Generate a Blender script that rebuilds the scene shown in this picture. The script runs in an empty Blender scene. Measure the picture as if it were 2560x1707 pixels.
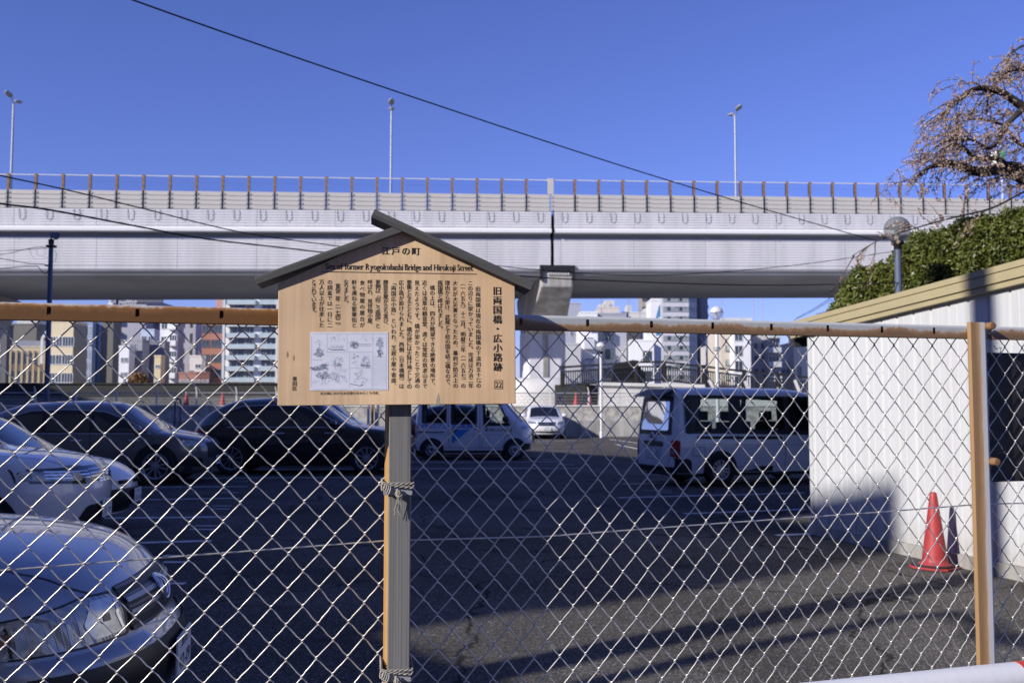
import bpy, bmesh, math, random
from math import sin, cos, tan, pi, radians, sqrt, atan2
from mathutils import Vector, Matrix

random.seed(7)
SC = bpy.context.scene
COL = SC.collection
R = radians

# ------------------------------------------------------------------ camera, sky, sun, exposure
H = 1.5                                   # eye height
F = 2489.0                                # focal length in pixels of the 2560 px wide photograph
CU, CV = 1280.0, 853.5
PITCH = math.atan((1014 - CV) / F)
cam_d = bpy.data.cameras.new('camera')
cam_d.sensor_width = 36.0
cam_d.lens = 35.0
cam_d.clip_start = 0.05
cam_d.clip_end = 3000
cam_d.dof.use_dof = True
cam_d.dof.focus_distance = 2.35
cam_d.dof.aperture_fstop = 9.0
cam = bpy.data.objects.new('camera', cam_d)
COL.objects.link(cam)
cam.location = (0, 0, H)
cam.rotation_euler = (pi / 2 + PITCH, 0, 0)
SC.camera = cam

SUN_EL = R(27)
LH = Vector((0.8, 0.6, 0))                # horizontal travel of the sunlight
world = bpy.data.worlds.new('World')
SC.world = world
world.use_nodes = True
wn, wl = world.node_tree.nodes, world.node_tree.links
wn.clear()
sky = wn.new('ShaderNodeTexSky')
sky.sky_type = 'NISHITA'
sky.sun_disc = False
sky.sun_elevation = SUN_EL
sky.sun_rotation = atan2(-LH.x, -LH.y)
sky.air_density = 1.0
sky.dust_density = 0.05
sky.ozone_density = 3.0
tint = wn.new('ShaderNodeMix')
tint.data_type = 'RGBA'
tint.blend_type = 'MULTIPLY'
tint.inputs[0].default_value = 1.0
tint.inputs[7].default_value = (0.80, 0.785, 1.46, 1)
bg = wn.new('ShaderNodeBackground')
bg.inputs[1].default_value = 0.094
wo = wn.new('ShaderNodeOutputWorld')
wl.new(sky.outputs[0], tint.inputs[6])
wl.new(tint.outputs[2], bg.inputs[0])
wl.new(bg.outputs[0], wo.inputs[0])

sun_d = bpy.data.lights.new('sun', 'SUN')
sun_d.energy = 4.9
sun_d.angle = R(0.53)
sun_d.color = (1.0, 0.95, 0.87)
sun = bpy.data.objects.new('sun', sun_d)
COL.objects.link(sun)
LDIR = Vector((LH.x * cos(SUN_EL), LH.y * cos(SUN_EL), -sin(SUN_EL)))
sun.rotation_euler = LDIR.to_track_quat('-Z', 'Y').to_euler()
sun.location = (-40, -30, 30)

SC.view_settings.view_transform = 'Standard'
SC.view_settings.look = 'None'
SC.view_settings.exposure = 0.1
SC.view_settings.gamma = 1.0
SC.cycles.max_bounces = 6
SC.cycles.transparent_max_bounces = 12
SC.cycles.caustics_reflective = False
SC.cycles.caustics_refractive = False


# ------------------------------------------------------------------ measuring helpers (photo pixel -> world point at a given distance)
def ray(u, v):
    du, dv = (u - CU) / F, (CV - v) / F
    return Vector((du, cos(PITCH) - dv * sin(PITCH), sin(PITCH) + dv * cos(PITCH)))


def pt(u, v, Y):
    d = ray(u, v)
    s = Y / d.y
    return Vector((d.x * s, Y, H + d.z * s))


def gp(u, v, z=0.0):
    d = ray(u, v)
    s = (z - H) / d.z
    return Vector((d.x * s, d.y * s, z))


def ptl(u, v, P, D):
    """point on the vertical plane through P along D, seen at pixel u, v"""
    d = ray(u, v)
    n = Vector((-D.y, D.x, 0))
    s = n.dot(P) / n.dot(d)
    return Vector((d.x * s, d.y * s, H + d.z * s))


# ------------------------------------------------------------------ object helpers
class MB:
    def __init__(self):
        self.v, self.f, self.m, self.s = [], [], [], []

    def add(self, verts, faces, mi=0, smooth=False):
        b = len(self.v)
        self.v += [tuple(p) for p in verts]
        for f in faces:
            self.f.append([b + i for i in f])
            self.m.append(mi)
            self.s.append(smooth)
        return self

    def box(self, x0, x1, y0, y1, z0, z1, mi=0, M=None):
        vs = [Vector(p) for p in ((x0, y0, z0), (x1, y0, z0), (x1, y1, z0), (x0, y1, z0),
                                  (x0, y0, z1), (x1, y0, z1), (x1, y1, z1), (x0, y1, z1))]
        if M is not None:
            vs = [M @ p for p in vs]
        return self.add(vs, [(0, 3, 2, 1), (4, 5, 6, 7), (0, 1, 5, 4), (1, 2, 6, 5), (2, 3, 7, 6), (3, 0, 4, 7)], mi)

    def bar(self, a, b, w, h=None, mi=0, up=Vector((0, 0, 1))):
        h = h or w
        a, b = Vector(a), Vector(b)
        d = (b - a).normalized()
        s = d.cross(up)
        if s.length < 1e-4:
            s = d.cross(Vector((0, 1, 0)))
        s.normalize()
        t = s.cross(d)
        vs = []
        for p in (a, b):
            for i, j in ((-1, -1), (1, -1), (1, 1), (-1, 1)):
                vs.append(p + s * (w / 2 * i) + t * (h / 2 * j))
        return self.add(vs, [(0, 3, 2, 1), (4, 5, 6, 7), (0, 1, 5, 4), (1, 2, 6, 5), (2, 3, 7, 6), (3, 0, 4, 7)], mi)

    def tube(self, pts, r, n=8, mi=0, cap=True, closed=False):
        pts = [Vector(p) for p in pts]
        N = len(pts)
        rs = r if isinstance(r, (list, tuple)) else [r] * N
        vs, fs = [], []
        prev = None
        for i, p in enumerate(pts):
            if closed:
                d = pts[(i + 1) % N] - pts[i - 1]
            else:
                d = pts[min(i + 1, N - 1)] - pts[max(i - 1, 0)]
            if d.length < 1e-9:
                d = Vector((0, 0, 1))
            d.normalize()
            if prev is None:
                a = Vector((0, 0, 1)) if abs(d.z) < 0.9 else Vector((1, 0, 0))
                x = d.cross(a).normalized()
            else:
                x = (prev - d * prev.dot(d))
                x = x.normalized() if x.length > 1e-6 else d.orthogonal().normalized()
            prev = x
            y = d.cross(x)
            for k in range(n):
                a = 2 * pi * k / n
                vs.append(p + (x * cos(a) + y * sin(a)) * rs[i])
        for i in range(N if closed else N - 1):
            j = (i + 1) % N
            for k in range(n):
                k2 = (k + 1) % n
                fs.append((i * n + k, i * n + k2, j * n + k2, j * n + k))
        self.add(vs, fs, mi, True)
        if cap and not closed:
            b = len(self.v) - len(vs)
            for f in (range(n - 1, -1, -1), range((N - 1) * n, N * n)):
                self.f.append([b + k for k in f])
                self.m.append(mi)
                self.s.append(False)
        return self

    def lathe(self, prof, n=24, mi=0, M=None, smooth=True):
        vs, fs = [], []
        for r, z in prof:
            for k in range(n):
                a = 2 * pi * k / n
                p = Vector((r * cos(a), r * sin(a), z))
                vs.append(M @ p if M is not None else p)
        for i in range(len(prof) - 1):
            for k in range(n):
                k2 = (k + 1) % n
                fs.append((i * n + k, i * n + k2, (i + 1) * n + k2, (i + 1) * n + k))
        return self.add(vs, fs, mi, smooth)

    def prism(self, poly, d, mi=0, M=None):
        """poly: list of 3D points, extruded by vector d"""
        poly = [Vector(p) for p in poly]
        d = Vector(d)
        n = len(poly)
        vs = poly + [p + d for p in poly]
        if M is not None:
            vs = [M @ p for p in vs]
        fs = [tuple(range(n)), tuple(range(2 * n - 1, n - 1, -1))]
        fs += [(i, n + i, n + (i + 1) % n, (i + 1) % n) for i in range(n)]
        return self.add(vs, fs, mi)

    def build(self, name, mats, parent=None, fix=True):
        me = bpy.data.meshes.new(name)
        me.from_pydata(self.v, [], self.f)
        if not isinstance(mats, (list, tuple)):
            mats = [mats]
        for m in mats:
            me.materials.append(m)
        for p, mi, s in zip(me.polygons, self.m, self.s):
            p.material_index = mi
            p.use_smooth = s
        if fix:
            bm = bmesh.new()
            bm.from_mesh(me)
            bmesh.ops.recalc_face_normals(bm, faces=bm.faces)
            bm.to_mesh(me)
            bm.free()
        if any(self.s):
            me.set_sharp_from_angle(angle=R(66))
        o = bpy.data.objects.new(name, me)
        COL.objects.link(o)
        if parent is not None:
            o.parent = parent
        return o


def bevel(o, w=0.004, seg=2, ang=35):
    m = o.modifiers.new('bevel', 'BEVEL')
    m.width = w
    m.segments = seg
    m.limit_method = 'ANGLE'
    m.angle_limit = R(ang)
    return o


def tag(o, label=None, cat=None, group=None, kind=None):
    if label:
        o['label'] = label
    if cat:
        o['category'] = cat
    if group:
        o['group'] = group
    if kind:
        o['kind'] = kind
    return o


def empty(name, loc=(0, 0, 0), rz=0.0, label=None, cat=None, group=None):
    o = bpy.data.objects.new(name, None)
    COL.objects.link(o)
    o.location = loc
    o.rotation_euler = (0, 0, rz)
    o.empty_display_size = 0.2
    return tag(o, label, cat, group)


def dup_mesh(o, parent=None, loc=None):
    c = o.copy()
    COL.objects.link(c)
    if parent is not None:
        c.parent = parent
    if loc is not None:
        c.location = loc
    return c


def copy_tree(o, parent=None):
    c = o.copy()
    COL.objects.link(c)
    c.parent = parent
    for ch in [x for x in o.children]:
        copy_tree(ch, c)
    return c


# ------------------------------------------------------------------ materials
MATS = {}


def mat(name, col, rough=0.6, metal=0.0, var=0.12, vs=4.0, bump=0.0, bs=60.0, coat=0.0, spec=0.5, stretch=None, dist=0.01):
    if name in MATS:
        return MATS[name]
    m = bpy.data.materials.new(name)
    m.use_nodes = True
    n, l = m.node_tree.nodes, m.node_tree.links
    b = n['Principled BSDF']
    b.inputs['Roughness'].default_value = rough
    b.inputs['Metallic'].default_value = metal
    b.inputs['Coat Weight'].default_value = coat
    b.inputs['Coat Roughness'].default_value = 0.04
    b.inputs['Specular IOR Level'].default_value = spec
    tc = n.new('ShaderNodeTexCoord')
    src = tc.outputs['Object']
    if stretch:
        mp = n.new('ShaderNodeMapping')
        mp.inputs['Scale'].default_value = stretch
        l.new(src, mp.inputs[0])
        src = mp.outputs[0]
    if var > 0:
        nz = n.new('ShaderNodeTexNoise')
        nz.inputs['Scale'].default_value = vs
        nz.inputs['Detail'].default_value = 6
        nz.inputs['Roughness'].default_value = 0.65
        l.new(src, nz.inputs['Vector'])
        rp = n.new('ShaderNodeValToRGB')
        e = rp.color_ramp.elements
        e[0].position, e[1].position = 0.3, 0.7
        e[0].color = tuple(c * (1 - var) for c in col) + (1,)
        e[1].color = tuple(min(1, c * (1 + var)) for c in col) + (1,)
        l.new(nz.outputs[0], rp.inputs[0])
        l.new(rp.outputs[0], b.inputs['Base Color'])
    else:
        b.inputs['Base Color'].default_value = tuple(col) + (1,)
    if bump > 0:
        bz = n.new('ShaderNodeTexNoise')
        bz.inputs['Scale'].default_value = bs
        bz.inputs['Detail'].default_value = 4
        l.new(src, bz.inputs['Vector'])
        bp = n.new('ShaderNodeBump')
        bp.inputs['Strength'].default_value = bump
        bp.inputs['Distance'].default_value = dist
        l.new(bz.outputs[0], bp.inputs['Height'])
        l.new(bp.outputs[0], b.inputs['Normal'])
    MATS[name] = m
    return m


def nodes_of(m):
    return m.node_tree.nodes, m.node_tree.links, m.node_tree.nodes['Principled BSDF']


def rust_mat(name, metal_col, rust_col, zaxis, zmid, zspan, amount=0.5, noise=8, xvar=1.5):
    """galvanised steel with rust creeping along one axis of the object"""
    m = mat(name, metal_col, rough=0.5, var=0.0)
    n, l, b = nodes_of(m)
    tc = n.new('ShaderNodeTexCoord')
    sp = n.new('ShaderNodeSeparateXYZ')
    l.new(tc.outputs['Object'], sp.inputs[0])
    nz = n.new('ShaderNodeTexNoise')
    nz.inputs['Scale'].default_value = xvar
    nz.inputs['Detail'].default_value = 5
    l.new(tc.outputs['Object'], nz.inputs['Vector'])
    n2 = n.new('ShaderNodeTexNoise')
    n2.inputs['Scale'].default_value = noise
    n2.inputs['Detail'].default_value = 8
    n2.inputs['Roughness'].default_value = 0.7
    l.new(tc.outputs['Object'], n2.inputs['Vector'])
    mr = n.new('ShaderNodeMapRange')
    mr.inputs[1].default_value = zmid + zspan
    mr.inputs[2].default_value = zmid - zspan
    l.new(sp.outputs[zaxis], mr.inputs[0])
    a1 = n.new('ShaderNodeMath')
    a1.operation = 'MULTIPLY_ADD'
    a1.inputs[1].default_value = 1.6
    a1.inputs[2].default_value = amount - 1.3
    l.new(nz.outputs[0], a1.inputs[0])
    a2 = n.new('ShaderNodeMath')
    a2.operation = 'MULTIPLY_ADD'
    a2.inputs[1].default_value = 0.8
    l.new(n2.outputs[0], a2.inputs[0])
    l.new(a1.outputs[0], a2.inputs[2])
    a3 = n.new('ShaderNodeMath')
    a3.operation = 'ADD'
    a3.use_clamp = True
    l.new(mr.outputs[0], a3.inputs[0])
    l.new(a2.outputs[0], a3.inputs[1])
    rp = n.new('ShaderNodeValToRGB')
    e = rp.color_ramp.elements
    e[0].position, e[0].color = 0.30, tuple(metal_col) + (1,)
    e[1].position, e[1].color = 0.85, tuple(c * 0.62 for c in rust_col) + (1,)
    k = e.new(0.52)
    k.color = tuple(rust_col) + (1,)
    k = e.new(0.40)
    k.color = tuple((a * 0.6 + c * 0.6) for a, c in zip(metal_col, rust_col)) + (1,)
    l.new(a3.outputs[0], rp.inputs[0])
    l.new(rp.outputs[0], b.inputs['Base Color'])
    bp = n.new('ShaderNodeBump')
    bp.inputs['Strength'].default_value = 0.25
    bp.inputs['Distance'].default_value = 0.002
    l.new(n2.outputs[0], bp.inputs['Height'])
    l.new(bp.outputs[0], b.inputs['Normal'])
    return m


def glass_mat(name, tintc, refl=0.25, alpha=0.6, rough=0.02):
    m = bpy.data.materials.new(name)
    m.use_nodes = True
    n, l = m.node_tree.nodes, m.node_tree.links
    n.remove(n['Principled BSDF'])
    tr = n.new('ShaderNodeBsdfTransparent')
    tr.inputs[0].default_value = tuple(c * alpha for c in tintc) + (1,)
    gl = n.new('ShaderNodeBsdfGlossy')
    gl.inputs['Roughness'].default_value = rough
    fr = n.new('ShaderNodeLayerWeight')
    fr.inputs[0].default_value = refl
    mx = n.new('ShaderNodeMixShader')
    l.new(fr.outputs['Fresnel'], mx.inputs[0])
    l.new(tr.outputs[0], mx.inputs[1])
    l.new(gl.outputs[0], mx.inputs[2])
    l.new(mx.outputs[0], n['Material Output'].inputs[0])
    MATS[name] = m
    return m


def milk_mat(name, col, milk=0.3):
    m = bpy.data.materials.new(name)
    m.use_nodes = True
    n, l = m.node_tree.nodes, m.node_tree.links
    b = n['Principled BSDF']
    b.inputs['Base Color'].default_value = tuple(col) + (1,)
    b.inputs['Roughness'].default_value = 0.15
    tr = n.new('ShaderNodeBsdfTransparent')
    tl = n.new('ShaderNodeBsdfTranslucent')
    tl.inputs[0].default_value = tuple(col) + (1,)
    m1 = n.new('ShaderNodeMixShader')
    m1.inputs[0].default_value = 0.4
    l.new(b.outputs[0], m1.inputs[1])
    l.new(tl.outputs[0], m1.inputs[2])
    m2 = n.new('ShaderNodeMixShader')
    m2.inputs[0].default_value = milk
    l.new(tr.outputs[0], m2.inputs[1])
    l.new(m1.outputs[0], m2.inputs[2])
    l.new(m2.outputs[0], n['Material Output'].inputs[0])
    MATS[name] = m
    return m


def asphalt_mat():
    m = mat('asphalt', (0.05, 0.05, 0.052), rough=0.85, var=0)
    n, l, b = nodes_of(m)
    b.inputs['Specular IOR Level'].default_value = 0.02
    tc = n.new('ShaderNodeTexCoord')
    vo = n.new('ShaderNodeTexVoronoi')
    vo.inputs['Scale'].default_value = 95
    l.new(tc.outputs['Object'], vo.inputs['Vector'])
    n1 = n.new('ShaderNodeTexNoise')
    n1.inputs['Scale'].default_value = 60
    n1.inputs['Detail'].default_value = 8
    n1.inputs['Roughness'].default_value = 0.8
    l.new(tc.outputs['Object'], n1.inputs['Vector'])
    n2 = n.new('ShaderNodeTexNoise')
    n2.inputs['Scale'].default_value = 0.5
    n2.inputs['Detail'].default_value = 6
    l.new(tc.outputs['Object'], n2.inputs['Vector'])
    rp = n.new('ShaderNodeValToRGB')
    e = rp.color_ramp.elements
    e[0].position, e[0].color = 0.30, (0.040, 0.0365, 0.033, 1)
    e[1].position, e[1].color = 0.80, (0.47, 0.445, 0.42, 1)
    k = e.new(0.55)
    k.color = (0.122, 0.113, 0.103, 1)
    l.new(n1.outputs[0], rp.inputs[0])
    sep = n.new('ShaderNodeSeparateColor')
    l.new(vo.outputs['Color'], sep.inputs[0])
    mrr = n.new('ShaderNodeMapRange')
    mrr.inputs[1].default_value = 0
    mrr.inputs[2].default_value = 1
    mrr.inputs[3].default_value = 0.55
    mrr.inputs[4].default_value = 1.45
    spk = n.new('ShaderNodeMapRange')          # pale aggregate
    spk.inputs[1].default_value = 0.86
    spk.inputs[2].default_value = 0.94
    spk.inputs[3].default_value = 1.0
    spk.inputs[4].default_value = 2.3
    l.new(sep.outputs[0], mrr.inputs[0])
    mul = n.new('ShaderNodeMix')
    mul.data_type = 'RGBA'
    mul.blend_type = 'MULTIPLY'
    mul.inputs[0].default_value = 1
    l.new(rp.outputs[0], mul.inputs[6])
    spm = n.new('ShaderNodeMath')
    spm.operation = 'MULTIPLY'
    l.new(sep.outputs[1], spk.inputs[0])
    l.new(mrr.outputs[0], spm.inputs[0])
    l.new(spk.outputs[0], spm.inputs[1])
    l.new(spm.outputs[0], mul.inputs[7])
    mr2 = n.new('ShaderNodeMapRange')
    mr2.inputs[1].default_value = 0.3
    mr2.inputs[2].default_value = 0.7
    mr2.inputs[3].default_value = 0.62
    mr2.inputs[4].default_value = 1.22
    l.new(n2.outputs[0], mr2.inputs[0])
    mul2 = n.new('ShaderNodeMix')
    mul2.data_type = 'RGBA'
    mul2.blend_type = 'MULTIPLY'
    mul2.inputs[0].default_value = 1
    l.new(mul.outputs[2], mul2.inputs[6])
    l.new(mr2.outputs[0], mul2.inputs[7])
    dn = n.new('ShaderNodeTexNoise')
    dn.inputs['Scale'].default_value = 2.2
    dn.inputs['Detail'].default_value = 5
    l.new(tc.outputs['Object'], dn.inputs['Vector'])
    dm = n.new('ShaderNodeVectorMath')
    dm.operation = 'MULTIPLY_ADD'
    dm.inputs[1].default_value = (0.5, 0.5, 0.5)
    l.new(dn.outputs['Color'], dm.inputs[0])
    l.new(tc.outputs['Object'], dm.inputs[2])
    cr = n.new('ShaderNodeTexVoronoi')
    cr.feature = 'DISTANCE_TO_EDGE'
    cr.inputs['Scale'].default_value = 0.32
    l.new(dm.outputs[0], cr.inputs['Vector'])
    cm = n.new('ShaderNodeMapRange')
    cm.inputs[1].default_value = 0.002
    cm.inputs[2].default_value = 0.007
    cm.inputs[3].default_value = 0.35
    cm.inputs[4].default_value = 1.0
    l.new(cr.outputs['Distance'], cm.inputs[0])
    on = n.new('ShaderNodeTexNoise')
    on.inputs['Scale'].default_value = 1.5
    on.inputs['Detail'].default_value = 3
    l.new(tc.outputs['Object'], on.inputs['Vector'])
    om = n.new('ShaderNodeMapRange')
    om.inputs[1].default_value = 0.62
    om.inputs[2].default_value = 0.70
    om.inputs[3].default_value = 1.0
    om.inputs[4].default_value = 0.6
    l.new(on.outputs[0], om.inputs[0])
    mm = n.new('ShaderNodeMath')
    mm.operation = 'MULTIPLY'
    l.new(cm.outputs[0], mm.inputs[0])
    l.new(om.outputs[0], mm.inputs[1])
    mul3 = n.new('ShaderNodeMix')
    mul3.data_type = 'RGBA'
    mul3.blend_type = 'MULTIPLY'
    mul3.inputs[0].default_value = 1
    l.new(mul2.outputs[2], mul3.inputs[6])
    l.new(mm.outputs[0], mul3.inputs[7])
    l.new(mul3.outputs[2], b.inputs['Base Color'])
    bp = n.new('ShaderNodeBump')
    bp.inputs['Strength'].default_value = 0.6
    bp.inputs['Distance'].default_value = 0.008
    l.new(n1.outputs[0], bp.inputs['Height'])
    l.new(bp.outputs[0], b.inputs['Normal'])
    return m


def streak_mat(name, col, dark, scale=(3, 3, 0.25), lo=0.35, hi=0.75, rough=0.8, bump=0.2, bs=40):
    """concrete with vertical rain streaks"""
    m = mat(name, col, rough=rough, var=0)
    n, l, b = nodes_of(m)
    tc = n.new('ShaderNodeTexCoord')
    mp = n.new('ShaderNodeMapping')
    mp.inputs['Scale'].default_value = scale
    l.new(tc.outputs['Object'], mp.inputs[0])
    nz = n.new('ShaderNodeTexNoise')
    nz.inputs['Scale'].default_value = 1.0
    nz.inputs['Detail'].default_value = 7
    nz.inputs['Roughness'].default_value = 0.65
    l.new(mp.outputs[0], nz.inputs['Vector'])
    rp = n.new('ShaderNodeValToRGB')
    e = rp.color_ramp.elements
    e[0].position, e[0].color = lo, tuple(dark) + (1,)
    e[1].position, e[1].color = hi, tuple(col) + (1,)
    l.new(nz.outputs[0], rp.inputs[0])
    l.new(rp.outputs[0], b.inputs['Base Color'])
    bz = n.new('ShaderNodeTexNoise')
    bz.inputs['Scale'].default_value = bs
    bz.inputs['Detail'].default_value = 6
    l.new(tc.outputs['Object'], bz.inputs['Vector'])
    bp = n.new('ShaderNodeBump')
    bp.inputs['Strength'].default_value = bump
    bp.inputs['Distance'].default_value = 0.02
    l.new(bz.outputs[0], bp.inputs['Height'])
    l.new(bp.outputs[0], b.inputs['Normal'])
    return m


def wood_mat(name, light, dark, grain=(60, 60, 1.6), rough=0.65, bump=0.15, planks=False, pw=0.2):
    m = mat(name, light, rough=rough, var=0)
    n, l, b = nodes_of(m)
    tc = n.new('ShaderNodeTexCoord')
    mp = n.new('ShaderNodeMapping')
    mp.inputs['Scale'].default_value = grain
    l.new(tc.outputs['Object'], mp.inputs[0])
    nz = n.new('ShaderNodeTexNoise')
    nz.inputs['Scale'].default_value = 1.0
    nz.inputs['Detail'].default_value = 5
    nz.inputs['Distortion'].default_value = 0.4
    l.new(mp.outputs[0], nz.inputs['Vector'])
    rp = n.new('ShaderNodeValToRGB')
    e = rp.color_ramp.elements
    e[0].position, e[0].color = 0.3, tuple(dark) + (1,)
    e[1].position, e[1].color = 0.68, tuple(light) + (1,)
    l.new(nz.outputs[0], rp.inputs[0])
    out = rp.outputs[0]
    if planks:
        # glued boards: each one its own tone
        sp = n.new('ShaderNodeSeparateXYZ')
        l.new(tc.outputs['Object'], sp.inputs[0])
        rr = n.new('ShaderNodeValToRGB')
        rr.color_ramp.interpolation = 'CONSTANT'
        ee = rr.color_ramp.elements
        ee[0].position, ee[0].color = 0.0, (0.94, 0.92, 0.9, 1)
        ee[1].position, ee[1].color = 0.335, (1.08, 1.06, 1.02, 1)
        q = ee.new(0.675)
        q.color = (0.98, 0.93, 0.88, 1)
        mr = n.new('ShaderNodeMapRange')
        mr.inputs[2].default_value = pw
        l.new(sp.outputs[0], mr.inputs[0])
        l.new(mr.outputs[0], rr.inputs[0])
        mu = n.new('ShaderNodeMix')
        mu.data_type = 'RGBA'
        mu.blend_type = 'MULTIPLY'
        mu.inputs[0].default_value = 1
        mu.clamp_result = False
        l.new(out, mu.inputs[6])
        l.new(rr.outputs[0], mu.inputs[7])
        out = mu.outputs[2]
        # broad blotches of weathering
        nb = n.new('ShaderNodeTexNoise')
        nb.inputs['Scale'].default_value = 7
        nb.inputs['Detail'].default_value = 4
        l.new(tc.outputs['Object'], nb.inputs['Vector'])
        mb = n.new('ShaderNodeMapRange')
        mb.inputs[1].default_value = 0.3
        mb.inputs[2].default_value = 0.7
        mb.inputs[3].default_value = 0.88
        mb.inputs[4].default_value = 1.08
        l.new(nb.outputs[0], mb.inputs[0])
        m2 = n.new('ShaderNodeMix')
        m2.data_type = 'RGBA'
        m2.blend_type = 'MULTIPLY'
        m2.inputs[0].default_value = 1
        l.new(out, m2.inputs[6])
        l.new(mb.outputs[0], m2.inputs[7])
        out = m2.outputs[2]
    l.new(out, b.inputs['Base Color'])
    bp = n.new('ShaderNodeBump')
    bp.inputs['Strength'].default_value = bump
    bp.inputs['Distance'].default_value = 0.001
    l.new(nz.outputs[0], bp.inputs['Height'])
    l.new(bp.outputs[0], b.inputs['Normal'])
    return m


def leaf_mat(name, c1, c2, scale=2.5, rough=0.5):
    m = mat(name, c1, rough=rough, var=0)
    n, l, b = nodes_of(m)
    tc = n.new('ShaderNodeTexCoord')
    nz = n.new('ShaderNodeTexNoise')
    nz.inputs['Scale'].default_value = scale
    nz.inputs['Detail'].default_value = 6
    nz.inputs['Roughness'].default_value = 0.8
    l.new(tc.outputs['Object'], nz.inputs['Vector'])
    rp = n.new('ShaderNodeValToRGB')
    e = rp.color_ramp.elements
    e[0].position, e[0].color = 0.3, tuple(c1) + (1,)
    e[1].position, e[1].color = 0.72, tuple(c2) + (1,)
    l.new(nz.outputs[0], rp.inputs[0])
    l.new(rp.outputs[0], b.inputs['Base Color'])
    return m


ASPH = asphalt_mat()
PAINT = streak_mat('road_paint', (0.78, 0.78, 0.76), (0.22, 0.22, 0.21), scale=(9, 9, 9), lo=0.33, hi=0.47, bump=0.1)
WHITE = streak_mat('white_cladding', (0.615, 0.625, 0.645), (0.54, 0.55, 0.56), scale=(2.2, 2.2, 0.25), lo=0.30, hi=0.52, rough=0.45, bump=0.03, bs=4)
n_, l_, b_n = nodes_of(WHITE)
src_ = b_n.inputs['Base Color'].links[0].from_socket
tc_ = n_.new('ShaderNodeTexCoord')
sp_ = n_.new('ShaderNodeSeparateXYZ')
l_.new(tc_.outputs['Object'], sp_.inputs[0])
nz_ = n_.new('ShaderNodeTexNoise')
nz_.inputs['Scale'].default_value = 9
nz_.inputs['Detail'].default_value = 6
l_.new(tc_.outputs['Object'], nz_.inputs['Vector'])
mr_ = n_.new('ShaderNodeMapRange')
mr_.inputs[1].default_value = 0.12
mr_.inputs[2].default_value = 0.42
mr_.inputs[3].default_value = 0.75
mr_.inputs[4].default_value = 0.0
l_.new(sp_.outputs[2], mr_.inputs[0])
mu_ = n_.new('ShaderNodeMath')
mu_.operation = 'MULTIPLY'
l_.new(mr_.outputs[0], mu_.inputs[0])
l_.new(nz_.outputs[0], mu_.inputs[1])
mx_ = n_.new('ShaderNodeMix')
mx_.data_type = 'RGBA'
mx_.inputs[7].default_value = (0.30, 0.27, 0.22, 1)
l_.new(mu_.outputs[0], mx_.inputs[0])
l_.new(src_, mx_.inputs[6])
l_.new(mx_.outputs[2], b_n.inputs['Base Color'])
BRIDGE_W = streak_mat('bridge_white', (0.755, 0.74, 0.745), (0.62, 0.61, 0.61), scale=(0.7, 0.7, 0.06), lo=0.32, hi=0.58, rough=0.5, bump=0.0)
BRIDGE_LEDGE = mat('bridge_ledge', (0.86, 0.85, 0.84), rough=0.45, var=0.03, vs=0.3)
BRIDGE_BEIGE = mat('barrier_beige', (0.60, 0.565, 0.51), rough=0.6, var=0.05, vs=0.8)
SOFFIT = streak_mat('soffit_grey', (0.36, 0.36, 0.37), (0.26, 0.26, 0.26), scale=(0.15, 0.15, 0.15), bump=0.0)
RUST_POST = mat('rusty_brown_steel', (0.29, 0.17, 0.085), rough=0.75, var=0.35, vs=2.0)
DARK_STEEL = mat('dark_steel', (0.018, 0.018, 0.019), rough=0.5, var=0.1)
GREY_STEEL = mat('grey_steel', (0.42, 0.43, 0.45), rough=0.4, metal=0.3, var=0.06)
NAVY_STEEL = mat('navy_painted_steel', (0.10, 0.125, 0.20), rough=0.5, var=0.1)
WHITE_POLE = mat('white_pole_paint', (0.78, 0.78, 0.78), rough=0.4, var=0.05)
BLACK = mat('black_rubber', (0.012, 0.012, 0.013), rough=0.6, var=0.1)
CABLE = mat('cable_black', (0.012, 0.012, 0.014), rough=0.6, var=0.05)
CONC = streak_mat('pier_concrete', (0.58, 0.55, 0.50), (0.29, 0.265, 0.23), scale=(0.9, 0.9, 0.16), lo=0.36, hi=0.62, bump=0.3, bs=3)
CONC_L = streak_mat('pale_concrete', (0.74, 0.72, 0.68), (0.58, 0.56, 0.53), scale=(0.5, 0.5, 0.3), bump=0.2, bs=4)
CONC_R = streak_mat('rough_concrete', (0.56, 0.54, 0.50), (0.27, 0.26, 0.235), scale=(4.5, 4.5, 4.5), lo=0.36, hi=0.62, bump=1.0, bs=6)
CONC_S = streak_mat('stained_concrete', (0.47, 0.46, 0.43), (0.20, 0.19, 0.175), scale=(1.6, 1.6, 0.35), lo=0.34, hi=0.62, bump=0.2, bs=8)
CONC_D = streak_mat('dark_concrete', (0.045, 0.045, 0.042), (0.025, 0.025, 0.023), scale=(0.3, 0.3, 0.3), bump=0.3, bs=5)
RED_CONE = mat('red_cone_plastic', (0.40, 0.045, 0.05), rough=0.5, var=0.16, vs=9)
MESHWIRE = mat('galvanised_wire', (0.72, 0.69, 0.64), rough=0.38, metal=0.7, var=0.2, vs=60)
CAR_GLASS = mat('car_glass_dark', (0.012, 0.014, 0.016), rough=0.03, var=0.0, spec=0.8)
CAR_GLASS.node_tree.nodes['Principled BSDF'].inputs['Coat Weight'].default_value = 0.5
SEE_GLASS = glass_mat('clear_tinted_glass', (0.85, 0.92, 0.92), refl=0.18, alpha=0.85)
BARRIER_GLASS = glass_mat('noise_barrier_acrylic', (0.94, 0.96, 1.0), refl=0.12, alpha=0.97)
GLOBE_GLASS = milk_mat('globe_acrylic', (0.85, 0.85, 0.87), 0.34)
CHROME = mat('chrome', (0.75, 0.76, 0.78), rough=0.12, metal=1.0, var=0.05)
ALLOY = mat('alloy_rim', (0.45, 0.46, 0.5), rough=0.3, metal=0.8, var=0.05)
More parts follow.
